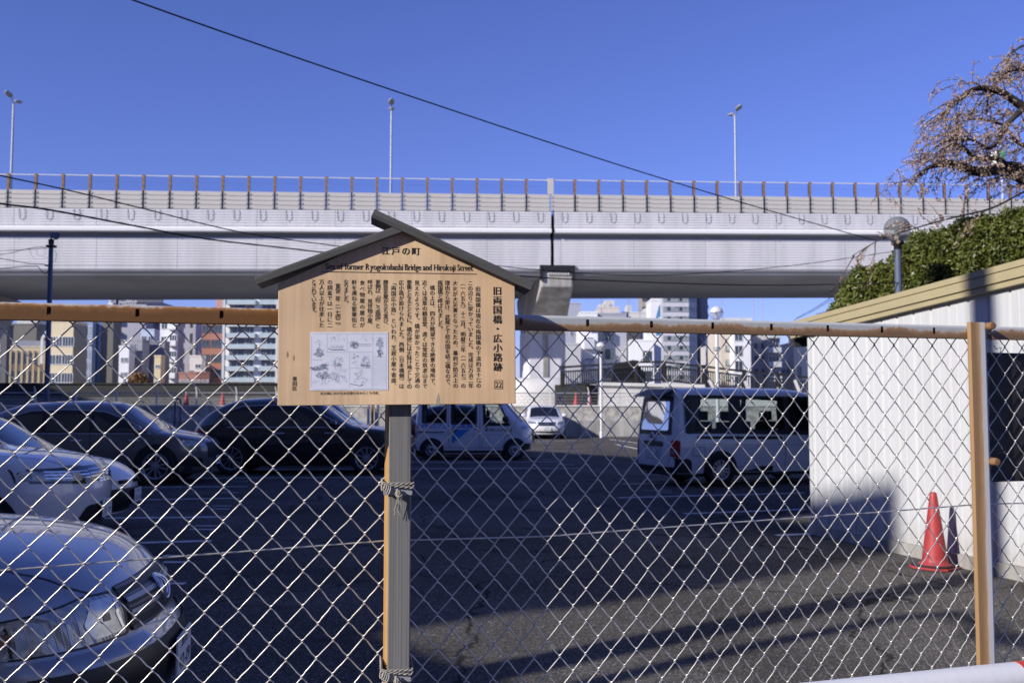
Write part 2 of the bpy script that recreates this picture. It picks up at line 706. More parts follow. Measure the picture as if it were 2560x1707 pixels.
TYRE = mat('tyre_rubber', (0.018, 0.018, 0.018), rough=0.85, var=0.15, vs=10)
TRIM = mat('black_trim', (0.015, 0.015, 0.016), rough=0.45, var=0.1)
RED_LENS = mat('red_lens', (0.42, 0.012, 0.018), rough=0.15, var=0.15, vs=20)
PLATE = mat('plate_white', (0.75, 0.75, 0.74), rough=0.5, var=0.05)
PLATE_INK = mat('plate_ink', (0.02, 0.06, 0.04), rough=0.6, var=0.0)
INK = mat('black_ink', (0.015, 0.013, 0.012), rough=0.7, var=0.0)


# ------------------------------------------------------------------ lettering
GLYPH = {}


def load_glyphs(s):
    tmp = []
    for ch in sorted(set(s)):
        if ch in GLYPH or ch in ' \u3000\n':
            continue
        c = bpy.data.curves.new('g', 'FONT')
        c.body = ch
        c.size = 1
        c.resolution_u = 3
        o = bpy.data.objects.new('g', c)
        COL.objects.link(o)
        tmp.append((ch, o))
    dg = bpy.context.evaluated_depsgraph_get()
    for ch, o in tmp:
        me = o.evaluated_get(dg).to_mesh()
        vs = [(v.co.x, v.co.y) for v in me.vertices]
        fs = [tuple(p.vertices) for p in me.polygons]
        xs = [p[0] for p in vs]
        if ch.isascii() and ch.isalpha():
            cnt = {}
            for f in fs:
                for i in range(len(f)):
                    e = tuple(sorted((f[i], f[(i + 1) % len(f)])))
                    cnt[e] = cnt.get(e, 0) + 1
            for (i, j), k in cnt.items():
                (xa, ya), (xb, yb) = vs[i], vs[j]
                w = abs(xb - xa)
                if k == 1 and abs(ya - yb) < 0.004 and 0.05 < w < 0.17 and (abs(ya) < 0.01 or ya > 0.40 or ya < -0.15):
                    up = 1 if (abs(ya) < 0.01 or ya < -0.15) else -1
                    x0, x1 = min(xa, xb) - 0.055, max(xa, xb) + 0.055
                    b = len(vs)
                    vs += [(x0, ya), (x1, ya), (x1, ya + 0.04 * up), (x0, ya + 0.04 * up)]
                    fs.append((b, b + 1, b + 2, b + 3))
            xs = [p[0] for p in vs]
        GLYPH[ch] = (vs, fs, min(xs, default=0), max(xs, default=0.3))
        o.evaluated_get(dg).to_mesh_clear()
    for ch, o in tmp:
        c = o.data
        bpy.data.objects.remove(o)
        bpy.data.curves.remove(c)


VROT = '（）「」ー'
SMALL = 'っゃゅょ'


def put_vertical(mb, text, x, ytop, ybot, size, bold=0.0):
    """column of upright characters, centred on x, filling ytop..ybot in plane coordinates"""
    n = len(text)
    step = (ytop - ybot) / n
    for i, ch in enumerate(text):
        if ch not in GLYPH:
            continue
        cx, cy = x, ytop - step * (i + 0.5)
        vs, fs, _, _ = GLYPH[ch]
        for bx in ([0.0] if bold == 0 else [-bold, bold]):
            out = []
            for px, py in vs:
                a, b = px - 0.5, py - 0.36
                if ch in VROT:
                    a, b = b, -a
                elif ch in '、。':
                    a, b = a + 0.62, b + 0.6
                elif ch in SMALL:
                    a, b = a + 0.08, b + 0.08
                out.append((cx + (a + bx) * size, cy + b * size, 0.0 if bx <= 0 else 0.00005))
            mb.add(out, fs)


def put_line(mb, text, x0, x1, y, size, bold=0.0, track=0.06, flip=False, space=0.30):
    """one line of text from x0 to x1 (squeezed to fit), base at y"""
    pen, items = 0.0, []
    for ch in text:
        if ch not in GLYPH:
            pen += space
            continue
        vs, fs, a, b = GLYPH[ch]
        items.append((ch, pen - a))
        pen += (b - a) + track
    k = (x1 - x0) / max(pen - track, 1e-6)
    for ch, off in items:
        vs, fs, a, b = GLYPH[ch]
        for bx in ([0.0] if bold == 0 else [-bold, bold]):
            mb.add([(x0 + (px + off) * k + bx * size, y + py * size, 0.0 if bx <= 0 else 0.00005) for px, py in vs], fs)
    return mb


COLS = [
    (1552, 600, 1328, '旧両国橋は現在の両国橋の下流約五十㍍の'),
    (1497, 560, 1328, 'この辺りに架かっていました。完成は万治二年'),
    (1443, 560, 1328, '（一六五九）十二月。明暦三年（一六五七）の'),
    (1388, 560, 1328, '大火が大災害となったため、幕府が防災上の'),
    (1333, 560, 1328, '理由から架け、武蔵と下総の国を結ぶ橋なので、'),
    (1281, 560, 925, '両国橋と呼ばれました。'),
    (1226, 595, 1328, '橋の上は、四方が眺望できる絶景の場所で、'),
    (1171, 560, 1328, '近くは浅草の観音堂、遠くは常陸の筑波山まで'),
    (1117, 560, 1328, '見えたようです。橋が架かったことで交通の'),
    (1062, 560, 1328, '要衝となるとともに、橋の袂には火除け地としての'),
    (1007, 560, 1328, '広小路が設けられました。西側（日本橋側）は'),
    (952, 560, 1328, '「両国広小路」といわれ、芝居小屋や寄席、'),
    (897, 560, 900, '腰掛茶屋が立ち並び、'),
    (842, 560, 900, '東側は「向こう両国」と'),
    (787, 560, 900, '呼ばれ、見世物小屋、'),
    (733, 560, 900, '食べ物屋の屋台が'),
    (677, 560, 900, '軒を連ねる繁華街と'),
    (621, 560, 745, 'なりました。'),
    (564, 590, 900, '寛保二年（一七四二）'),
    (508, 560, 900, 'の調査では一日に二'),
    (452, 560, 900, '万人以上が往来した'),
    (398, 560, 815, 'とされています。'),
]
load_glyphs(''.join(c[3] for c in COLS) + '旧両国橋・広小路跡江戸の町墨田区広小路における水仕掛け大からくり引札22'
            'Site of former Ryogokubashi Bridge and Hirokoji Street'
            'ダイキンエアコンDAIKINダイキンエアテクノCARAVAN0123456789-品川墨田足立あさMKビル')

# ------------------------------------------------------------------ ground and painted lines
g = MB()
g.add([(-900, -300, 0), (900, -300, 0), (900, 1500, 0), (-900, 1500, 0)], [(0, 1, 2, 3)])
tag(g.build('ground', ASPH), kind='structure')


def strip(a, b, w=0.12, z=0.004, name='parking_line', m=PAINT, ragged=0.012):
    a, b = Vector(a), Vector(b)
    d = (b - a)
    L = d.length
    d.normalize()
    n = Vector((-d.y, d.x, 0))
    k = max(2, int(L / 0.25))
    mb = MB()
    vs = []
    for i in range(k + 1):
        p = a + d * (L * i / k)
        for s in (-1, 1):
            q = p + n * (s * w / 2 + random.uniform(-ragged, ragged))
            vs.append((q.x, q.y, z))
    mb.add(vs, [(2 * i, 2 * i + 1, 2 * i + 3, 2 * i + 2) for i in range(k)])
    return tag(mb.build(name, m), kind='structure')


for (u0, v0, u1, v1) in [
    (210, 1219, 619, 1216), (200, 1252, 599, 1245), (180, 1296, 572, 1292), (150, 1362, 530, 1352),
    (482, 1195, 1000, 1193), (560, 1174, 1460, 1170), (640, 1157, 1405, 1154), (700, 1141, 1362, 1141),
    (1556, 1210, 2012, 1200), (1546, 1244, 2012, 1232), (1709, 1284, 2012, 1273), (1940, 1338, 2025, 1335),
    (1524, 1098, 1593, 1107), (1541, 1111, 1600, 1123), (1340, 1103, 1440, 1101)]:
    strip(gp(u0, v0), gp(u1, v1), 0.11)
for (u0, u1, v) in [(578, 619, 1203.5), (554, 598, 1231), (530, 581, 1264.5), (530, 574, 1272), (488, 545, 1314.5), (474, 539, 1323.5),
                    (408, 488, 1389.5), (408, 474, 1405), (411, 462, 1459), (1350, 1384, 1147), (1400, 1434, 1161),
                    (1610, 1680, 1226), (1640, 1680, 1231)]:
    strip(gp(u0, v), gp(u1, v), 0.05 + 0.00002 * (v - 1014) ** 1.2, name='bay_number_mark', ragged=0.014)

# ------------------------------------------------------------------ chain link fence
FP0 = Vector((-1.064, 2.13, 0))
FD = Vector((0.9515, 0.3077, 0)).normalized()
FA = atan2(FD.y, FD.x)
fence = empty('chain_link_fence', FP0, FA, 'chain link fence with rusty top rail and bare steel posts behind the wooden sign', 'fence')
FMI = (Matrix.Translation(FP0) @ Matrix.Rotation(FA, 4, 'Z')).inverted()
T0, T1 = -0.75, 3.5
RUST_RAIL_L = rust_mat('rusty_rail_heavy', (0.47, 0.49, 0.50), (0.33, 0.155, 0.055), 2, 0.0065, 0.018, amount=0.30, noise=55, xvar=2.2)
RUST_RAIL_R = rust_mat('rusty_rail_light', (0.54, 0.56, 0.57), (0.40, 0.235, 0.115), 2, -0.001, 0.017, amount=0.13, noise=55, xvar=5.0)


def rail(t0, t1, m):
    """C section rail: front face pierced by slots, rounded top, back and bottom"""
    bm = bmesh.new()
    hh = 0.0185
    edges = []

    def loop(ps):
        vs = [bm.verts.new(p) for p in ps]
        for i in range(len(vs)):
            edges.append(bm.edges.new((vs[i], vs[(i + 1) % len(vs)])))
        return vs
    N = int((t1 - t0) / 0.05)
    xs = [t0 + (t1 - t0) * i / N for i in range(N + 1)]
    y0 = -0.017
    loop([(x, y0, -hh) for x in xs] + [(x, y0, hh - 0.008) for x in reversed(xs)])
    holes = [x for x in (0.066 + 0.178 * n for n in range(-5, 22)) if t0 + 0.02 < x < t1 - 0.02]
    for x in holes:
        w, hz = 0.0042, 0.0095
        ps = [(x + w * cos(a), y0, 0.002 + hz - w + w * sin(a)) for a in [pi * i / 6 for i in range(7)]]
        ps += [(x - w, y0, -0.008), (x + w, y0, -0.006)]
        loop(ps)
    bmesh.ops.triangle_fill(bm, use_beauty=True, use_dissolve=False, edges=edges)
    # lips folded inwards round the slots
    mb = MB()
    bm.verts.ensure_lookup_table()
    for i, v in enumerate(bm.verts):
        v.index = i
    mb.add([v.co.copy() for v in bm.verts], [[v.index for v in f.verts] for f in bm.faces])
    bm.free()
    prof = [(y0, hh - 0.008)]
    for i in range(1, 7):
        a = pi / 2 * i / 6
        prof.append((y0 + 0.008 - 0.008 * cos(a), hh - 0.008 + 0.008 * sin(a)))
    for i in range(0, 7):
        a = pi / 2 * i / 6
        prof.append((0.017 - 0.008 + 0.008 * sin(a), hh - 0.008 + 0.008 * cos(a)))
    prof += [(0.017, -hh), (0.006, -hh)]
    vs, fs = [], []
    for x in (t0, t1):
        vs += [(x, p[0], p[1]) for p in prof]
    n = len(prof)
    for i in range(n - 1):
        fs.append((i, i + 1, n + i + 1, n + i))
    mb.add(vs, fs, 0, True)
    mb.box(t0, t1, y0, y0 + 0.010, -hh - 0.0005, -hh + 0.0006)
    o = mb.build('top_rail', m, fence, fix=False)
    o.location = (0, -0.006, 1.7015)
    o.rotation_euler = (0, -0.0046, 0)
    return o


rail(T0, 0.86, RUST_RAIL_L)
rail(0.864, 2.575, RUST_RAIL_R)
rail(2.579, T1, RUST_RAIL_R)

mb = MB()
RW = 0.00175
jit = {}


def knot(c, r):
    if (c, r) not in jit:
        sag = 0.0012 * sin(c * 0.37 + r * 0.21) + 0.0010 * sin(c * 0.11 - r * 0.53)
        bend = 0.0
        if c > 40 and r > 18:
            bend = 0.004 * sin((c - 40) * 0.5) * sin((r - 18) * 0.35)
        jit[(c, r)] = (random.uniform(-0.0014, 0.0014) + sag + bend, random.uniform(-0.0014, 0.0014) + sag * 0.8)
    a, b = jit[(c, r)]
    return (24.3 - 24.2624 * math.exp(-0.003 * c / 2) + a, 1.6735 - 0.0395 * r + b)


NR = 38
for c in range(-22, 103):
    pts = []
    r0 = -(c % 2) if False else 0
    r = -1
    while r <= NR:
        # columns of even number carry knots on even rows, odd columns on odd rows
        left = ((c + r) % 2 == 0)
        col = c if left else c + 1
        x, z = knot(col, r)
        sg = -1 if left else 1
        ya, yb = (-RW, RW) if left else (RW, -RW)
        # a strand leaving a left turn runs down to the right at the back, one leaving a right turn runs down to the left in front
        pts += [(x - sg * 0.0040, ya, z + 0.0052), (x + sg * 0.0014, ya * 0.85, z + 0.0020),
                (x + sg * 0.0014, yb * 0.85, z - 0.0020), (x - sg * 0.0040, yb, z - 0.0052)]
        # every strand is bowed a little, more so where the netting has been pushed about
        x2, z2 = knot(c + 1 if left else c, r + 1)
        amp = 0.0006 + (0.0008 if (c > 44 and r > 13) else 0.0) + random.uniform(-0.0004, 0.0004)
        sgn = 1 if left else -1
        for f in (0.3, 0.7):
            bw = amp * (1 if f < 0.5 else -1)
            pts.append((x + (x2 - x) * f + bw * 0.75, yb, z + (z2 - z) * f + sgn * bw * 0.65))
        r += 1
    if pts[0][0] < T1 and pts[0][0] > T0:
        mb.tube(pts, 0.00162, n=6)
mb.build('chain_link_mesh', MESHWIRE, fence, fix=False)

mb = MB()
wp = [(-60, 1430), (0, 1426), (480, 1388), (958, 1352), (1360, 1341), (1800, 1308), (2200, 1280), (2440, 1261)]
mb.tube([FMI @ (ptl(u, v, FP0, FD) + Vector((0, 0.004, 0))) for u, v in wp], 0.002, n=6)
mb.tube([FMI @ (ptl(u, v, FP0, FD) + Vector((0, 0.004, 0))) for u, v in [(2440, 1261), (2500, 1259), (2640, 1256)]], 0.002, n=6)
mb.build('tension_wire', MESHWIRE, fence, fix=False)

RUST_FPOST = rust_mat('rust_streaked_post', (0.70, 0.71, 0.73), (0.60, 0.36, 0.17), 0, 0.004, 0.022, amount=0.12, noise=30, xvar=1.6)
mp_ = RUST_FPOST.node_tree
_mp = mp_.nodes.new('ShaderNodeMapping')          # long vertical streaks
_mp.inputs['Scale'].default_value = (1.0, 1.0, 0.12)
_tc = mp_.nodes.new('ShaderNodeTexCoord')
mp_.links.new(_tc.outputs['Object'], _mp.inputs[0])
for nd in mp_.nodes:
    if nd.type == 'TEX_NOISE':
        mp_.links.new(_mp.outputs[0], nd.inputs['Vector'])
TAN_POST = mat('tan_painted_steel', (0.50, 0.28, 0.09), rough=0.6, var=0.2, vs=9, stretch=(8, 8, 1))


def fpost(t, m, lean=0.0, ztop=1.741, w=0.058, dep=0.045, y=-0.062):
    mb = MB()
    pf = [(-w / 2, dep), (-w / 2, 0.004), (-w / 2 + 0.004, 0.0), (w / 2 - 0.010, 0.0), (w / 2 - 0.003, 0.003), (w / 2, dep * 0.9), (w / 2, dep)]
    poly = [(p[0], p[1], 0.0) for p in pf]
    mb.prism(poly, (0, 0, ztop))
    o = mb.build('post', m, fence)
    o.location = (t, y, 0.0)
    o.rotation_euler = (0, lean, 0)
    return bevel(o, 0.002, 2)


fpost(0.826, TAN_POST)
fp = fpost(2.523, RUST_FPOST, lean=0.002, w=0.064, dep=0.011, y=-0.036)
mb = MB()
RB = mat('rusty_bolt', (0.25, 0.13, 0.06), rough=0.8, var=0.3, vs=60)
for x, z in ((0.033, 1.730), (0.034, 1.340)):
    mb = MB()
    mb.lathe([(0.0, -0.022), (0.010, -0.021), (0.0115, -0.014), (0.0115, 0.0)], 12, 0,
             Matrix.Translation((x, -0.0, z)) @ Matrix.Rotation(-pi / 2, 4, 'X'))
    mb.build('bolt', RB, fp)
mb = MB()
mb.lathe([(0.0, 0.0), (0.016, 0.001), (0.017, 0.006), (0.017, 0.02)], 16, 0, Matrix.Translation((2.505, -0.006, 1.7135)) @ Matrix.Rotation(pi / 2, 4, 'Y'))
mb.build('rail_end_cap', RUST_RAIL_R, fence)
mb = MB()      # loose tie wires
mb.tube([(2.585, -0.03, 1.675), (2.60, -0.022, 1.665), (2.612, -0.03, 1.67), (2.617, -0.02, 1.655), (2.604, -0.025, 1.652), (2.612, -0.01, 1.645), (2.645, -0.006, 1.643)], 0.0011, n=5)
mb.tube([(2.585, -0.03, 1.372), (2.60, -0.034, 1.374), (2.618, -0.03, 1.365)], 0.0011, n=5)
mb.tube([(2.59, -0.03, 1.362), (2.603, -0.034, 1.366), (2.61, -0.03, 1.357)], 0.0011, n=5)
mb.build('tie_wire', CABLE, fence, fix=False)

# dark board hung behind the mesh on the right
mb = MB()
rr, x0, x1, z0, z1 = 0.03, 2.597, 3.2, 1.277, 1.657
mb.prism([(x0, 0, z0), (x1, 0, z0), (x1, 0, z1), (x0, 0, z1)], (0, 0.004, 0))
pb = mb.build('notice_board', mat('charcoal_board', (0.022, 0.022, 0.025), rough=0.55, var=0.25, vs=5, stretch=(3, 1, 0.6)))
pb.matrix_world = FMI.inverted() @ Matrix.Translation((0, 0.012, 0))
tag(pb, 'plain charcoal board wired to the back of the fence mesh right of the rusty post', 'board')

# ------------------------------------------------------------------ guard pipe in front of the fence
A = pt(2560, 1694, 2.36)
gp_root = empty('guard_pipe', (A.x, A.y, 0), FA, 'white and red tubular guard pipe at knee height in front of the fence', 'barrier')
P_RED = mat('red_band_paint', (0.60, 0.06, 0.035), rough=0.4, var=0.12, vs=12)
P_WHT = streak_mat('chipped_white_paint', (0.74, 0.74, 0.78), (0.50, 0.49, 0.49), scale=(14, 14, 14), lo=0.22, hi=0.34, rough=0.35, bump=0.05)
RP = 0.038
mb = MB()
for a, b, mi in ((-1.75, -0.022, 0), (0.30, 0.9, 0)):
    mb.tube([(a, 0, A.z), (b, 0, A.z)], RP, n=24, mi=0)
mb.build('white_pipe', P_WHT, gp_root)
mb = MB()
mb.tube([(-0.020, 0, A.z), (0.298, 0, A.z)], RP + 0.0006, n=24)
mb.build('red_band', P_RED, gp_root)
for x in (-1.70, 0.85):
    mb = MB()
    mb.tube([(x, 0, A.z - 0.03), (x, 0, 0)], RP * 0.9, n=16)
    mb.build('leg', P_WHT, gp_root)

# ------------------------------------------------------------------ wooden notice sign
BW = 0.53
K = BW / 1665.0
SA = R(8)
sign = empty('wooden_sign', (-0.516, 2.195, 0), SA, 'tan wooden history sign with dark gabled roof bars and Japanese text on a grey post', 'sign')
WOOD = wood_mat('cypress_board', (0.765, 0.555, 0.365), (0.65, 0.455, 0.28), grain=(75, 75, 2.0), planks=True, pw=BW)
DARKWOOD = wood_mat('weathered_dark_wood', (0.115, 0.112, 0.115), (0.045, 0.044, 0.045), grain=(6, 90, 90), rough=0.75, bump=0.5)
GREYWOOD = wood_mat('grey_sign_post', (0.24, 0.235, 0.235), (0.13, 0.125, 0.125), grain=(260, 260, 1.2), rough=0.7, bump=0.6)


def S2(zx, zy):
    return ((zx - 155) * K, (1440 - zy) * K)


mb = MB()
poly = [S2(155, 1440), S2(1820, 1440), S2(1820, 572), S2(1000, 190), S2(156, 590)]
mb.prism([(x, 0, z) for x, z in poly], (0, 0.022, 0))
board = mb.build('board', WOOD, sign)
board.location = (0, 0, 1.5)
board.rotation_euler = (0, -0.0087, 0)
bevel(board, 0.0012, 2)


def bar(a, b, t, y0, y1, name):
    a, b = Vector((a[0], 0, a[1])), Vector((b[0], 0, b[1]))
    d = (b - a)
    L = d.length
    ang = atan2(d.z, d.x)
    mb = MB()
    mb.box(0, L, y0, y1, -t / 2, t / 2)
    o = mb.build(name, DARKWOOD, sign)
    o.matrix_local = Matrix.Translation((0, 0, 1.5)) @ Matrix.Rotation(-0.0087, 4, 'Y') @ Matrix.Translation(a) @ Matrix.Rotation(-ang, 4, 'Y')
    return bevel(o, 0.0015, 2)


bar(S2(8, 580), S2(1010, 196), 0.0175, -0.017, 0.070, 'roof_bar')
bar(S2(806, 95), S2(1940, 606), 0.0195, -0.020, 0.073, 'roof_bar')
mb = MB()
mb.box(0.2450, 0.2940, 0.026, 0.074, 0, 1.72)
bevel(mb.build('post', GREYWOOD, sign), 0.002, 2)

# lettering lies 0.6 mm in front of the board
TM = Matrix.Translation((0, -0.0006, 0)) @ Matrix.Rotation(pi / 2, 4, 'X')


def letters(mb, name='lettering', m=INK):
    o = mb.build(name, m, board, fix=False)
    o.matrix_local = TM
    return o


mb = MB()
for x, y0, y1, s in COLS:
    a, b = S2(x, y0), S2(x, y1)
    if s.startswith('旧'):
        pass
    put_vertical(mb, s, a[0], a[1], b[1], 38 * K, 0.004)
letters(mb)
mb = MB()
a, b = S2(1692, 598), S2(1692, 1212)
put_vertical(mb, '旧両国橋・広小路跡', a[0], a[1], b[1], 67 * K, 0.028)
letters(mb, 'title_lettering')
mb = MB()
for ch, x in zip('江戸の町', (898, 968, 1040, 1110)):
    a, b = S2(x, 322), S2(x, 386)
    put_vertical(mb, ch, a[0], a[1], b[1], 62 * K, 0.022)
letters(mb, 'heading_lettering')
mb = MB()
a, b = S2(478, 487), S2(1518, 489)
put_line(mb, 'Site of former Ryogokubashi Bridge and Hirokoji Street', a[0], b[0], (a[1] + b[1]) / 2, 62 * K, 0.016, 0.035, space=0.26)
# slab serifs at the feet and heads of the upright stems
letters(mb, 'english_lettering')
mb = MB()
a, b = S2(450, 505), S2(1545, 512)
mb.add([(a[0], a[1] - 0.0008, 0), (b[0], b[1] - 0.0008, 0), (b[0], b[1] + 0.0006, 0), (a[0], a[1] + 0.0006, 0)], [(0, 1, 2, 3)])
a, b = S2(1668, 1332), S2(1725, 1273)
for p, q in (((a[0], a[1]), (b[0], a[1])), ((b[0], a[1]), (b[0], b[1])), ((b[0], b[1]), (a[0], b[1])), ((a[0], b[1]), (a[0], a[1]))):
    x0, x1, z0, z1 = min(p[0], q[0]) - .0005, max(p[0], q[0]) + .0005, min(p[1], q[1]) - .0005, max(p[1], q[1]) + .0005
    mb.add([(x0, z0, 0), (x1, z0, 0), (x1, z1, 0), (x0, z1, 0)], [(0, 1, 2, 3)])
a, b = S2(1674, 1323), S2(1719, 1323)
put_line(mb, '22', a[0], b[0], a[1], 58 * K, 0.006, 0.06)
letters(mb, 'rule_and_number')
mb = MB()
a, b = S2(270, 1238), S2(270, 1338)
put_vertical(mb, '墨田区', a[0], a[1], b[1], 33 * K, 0.014)
letters(mb, 'ward_lettering')
mb = MB()
for i, ch in enumerate('広小路における水仕掛け大からくり引札'):
    x = 445 + (848 - 445) * (i + 0.5) / 18
    a, b = S2(x, 1346), S2(x, 1368)
    put_vertical(mb, ch, a[0], a[1], b[1], 22.5 * K, 0.014)
letters(mb, 'caption_lettering')

# pasted print
mb = MB()
a, b = S2(375, 1337), S2(915, 930)
mb.prism([(a[0], 0, a[1]), (b[0], 0, a[1]), (b[0], 0, b[1]), (a[0], 0, b[1])], (0, -0.0008, 0))
pic = mb.build('print_panel', mat('print_paper', (0.72, 0.73, 0.86), rough=0.5, var=0.05, vs=14), board)
PR_INK = mat('print_ink', (0.25, 0.29, 0.40), rough=0.6, var=0.35, vs=60)
PR_PALE = mat('print_ink_pale', (0.48, 0.53, 0.68), rough=0.6, var=0.2, vs=60)
mb = MB()


def pline(pts, w=1.0, mi=0):
    """a drawn stroke, points in the close-up pixels of the print"""
    q = []
    for zx, zy in pts:
        s = S2(680 + 0, 0)
        X = 640 + 0
        # close-up pixels (7.128 per source pixel, from 680,800) -> board pixels (2.8 per source pixel, from 640,500)
        px, py = (680 + zx / 7.128 - 640) * 2.8, (800 + zy / 7.128 - 500) * 2.8
        q.append(Vector((S2(px, py)[0], S2(px, py)[1], 0)))
    for a, b in zip(q, q[1:]):
        d = (b - a)
        if d.length < 1e-7:
            continue
        n = Vector((-d.y, d.x, 0)).normalized() * (w * 0.00022)
        mb.add([a - n, b - n, b + n, a + n], [(0, 1, 2, 3)], mi)


rnd = random.Random(3)


def scrib(cx, cy, rx, ry, n, w=1.0, mi=0, k=5):
    for _ in range(n):
        a = rnd.uniform(0, 2 * pi)
        x, y = cx + rx * sqrt(rnd.random()) * cos(a), cy + ry * sqrt(rnd.random()) * sin(a)
        ps = [(x, y)]
        h = rnd.uniform(0, 2 * pi)
        for _ in range(k):
            h += rnd.uniform(-0.9, 0.9)
            x += cos(h) * rnd.uniform(5, 12)
            y += sin(h) * rnd.uniform(5, 12)
            ps.append((x, y))
        pline(ps, w * rnd.uniform(0.6, 1.4), mi)


for ps in ([(730, 255), (2030, 255)], [(965, 255), (965, 585), (1770, 585)], [(1315, 255), (1315, 580)], [(1770, 255), (1770, 1235)],
           [(690, 722), (890, 722)], [(1358, 585), (1358, 1230)], [(1358, 868), (1770, 868)], [(1770, 672), (2005, 672)], [(2008, 270), (2008, 1235)],
           [(725, 1245), (930, 1245)], [(965, 1248), (1330, 1245)], [(1420, 1240), (2000, 1238)], [(688, 300), (688, 1200)]):
    pline(ps, 0.8)
scrib(825, 600, 80, 60, 34, 1.6); scrib(825, 520, 30, 40, 10, 1.2); scrib(825, 420, 40, 100, 14, 0.9, 1)
pline([(735, 625), (820, 655), (905, 625)], 4); pline([(750, 615), (820, 600), (895, 615)], 2)
scrib(1150, 480, 110, 40, 26, 1.2, 1); pline([(985, 520), (1060, 545), (1240, 540), (1280, 555)], 4); scrib(1150, 340, 130, 60, 22, 0.9, 1)
scrib(1440, 450, 70, 45, 40, 1.7); pline([(1330, 405), (1420, 430), (1520, 440), (1755, 445)], 1.3); pline([(1500, 465), (1740, 472)], 1.2)
for k in range(17):
    a0, a1 = 2 * pi * k / 16, 2 * pi * (k + 1) / 16
    pline([(1462 + 42 * cos(a0), 470 + 42 * sin(a0)), (1462 + 42 * cos(a1), 470 + 42 * sin(a1))], 2.2)
scrib(1640, 320, 120, 40, 14, 0.8, 1)
scrib(1890, 420, 45, 110, 70, 1.8, 1); scrib(1890, 600, 40, 50, 34, 1.8)
scrib(1150, 730, 90, 60, 30, 1.2, 1); scrib(1130, 810, 80, 25, 22, 1.3)
scrib(1640, 740, 70, 90, 50, 1.2, 1); pline([(1555, 830), (1600, 825), (1640, 840), (1720, 820)], 3.5); scrib(1640, 820, 80, 20, 18, 1.4)
scrib(1440, 660, 60, 40, 12, 1.0); scrib(1450, 780, 60, 40, 10, 0.8, 1)
scrib(840, 865, 150, 35, 70, 1.6); scrib(930, 815, 70, 20, 26, 1.3); scrib(890, 990, 120, 60, 60, 1.4); pline([(780, 1030), (960, 1045), (1040, 1040)], 1.8)
scrib(1080, 1000, 90, 60, 40, 1.1, 1); scrib(1200, 1060, 120, 70, 50, 1.0, 1); scrib(860, 1110, 160, 30, 26, 0.8, 1)
scrib(1200, 900, 120, 60, 30, 0.6, 1, 7); scrib(1530, 960, 90, 60, 26, 0.9, 1); scrib(1550, 1090, 140, 60, 40, 0.9, 1)
pline([(1370, 1150), (1450, 1165), (1540, 1185), (1600, 1165)], 3)
for x in range(1790, 1990, 22):
    y = 700
    while y < 1190:
        pline([(x, y), (x + rnd.uniform(-3, 3), y + 11)], 1.0, 1)
        y += rnd.uniform(15, 24)
for x in (1740, 1755):
    for y in range(890, 1180, 18):
        pline([(x, y), (x, y + 10)], 1.0, 1)
o = mb.build('printed_drawing', [PR_INK, PR_PALE], pic, fix=False)
o.matrix_local = Matrix.Translation((0, -0.0014, 0)) @ Matrix.Rotation(pi / 2, 4, 'X')
mb = MB()
# two old nail scars on the left and a chipped notch at the lower edge
for zx, zy, rx, rz in ((220, 1085, 5, 22), (262, 1110, 5, 20)):
    c = S2(zx, zy)
    mb.add([(c[0] + rx * K * cos(a), -0.0005, c[1] + rz * K * sin(a)) for a in [2 * pi * i / 12 for i in range(12)]], [tuple(range(12))])
mb.build('nail_scar', mat('scar_stain', (0.40, 0.24, 0.11), rough=0.7, var=0.4, vs=120), board, fix=False)
mb = MB()
c = S2(1265, 1440)
pts = [(-14, 0), (-10, 40), (-4, 62), (2, 80), (8, 45), (13, 0)]
mb.add([(c[0] + x * K, -0.0005, c[1] + z * K) for x, z in pts], [tuple(range(6))])
mb.build('chipped_notch', mat('notch_grey', (0.36, 0.32, 0.27), rough=0.8, var=0.5, vs=150), board, fix=False)

# ------------------------------------------------------------------ ties round the two posts
HEMP = mat('hemp_rope', (0.36, 0.335, 0.30), rough=0.9, var=0.3, vs=120, bump=0.8, bs=300, dist=0.002)


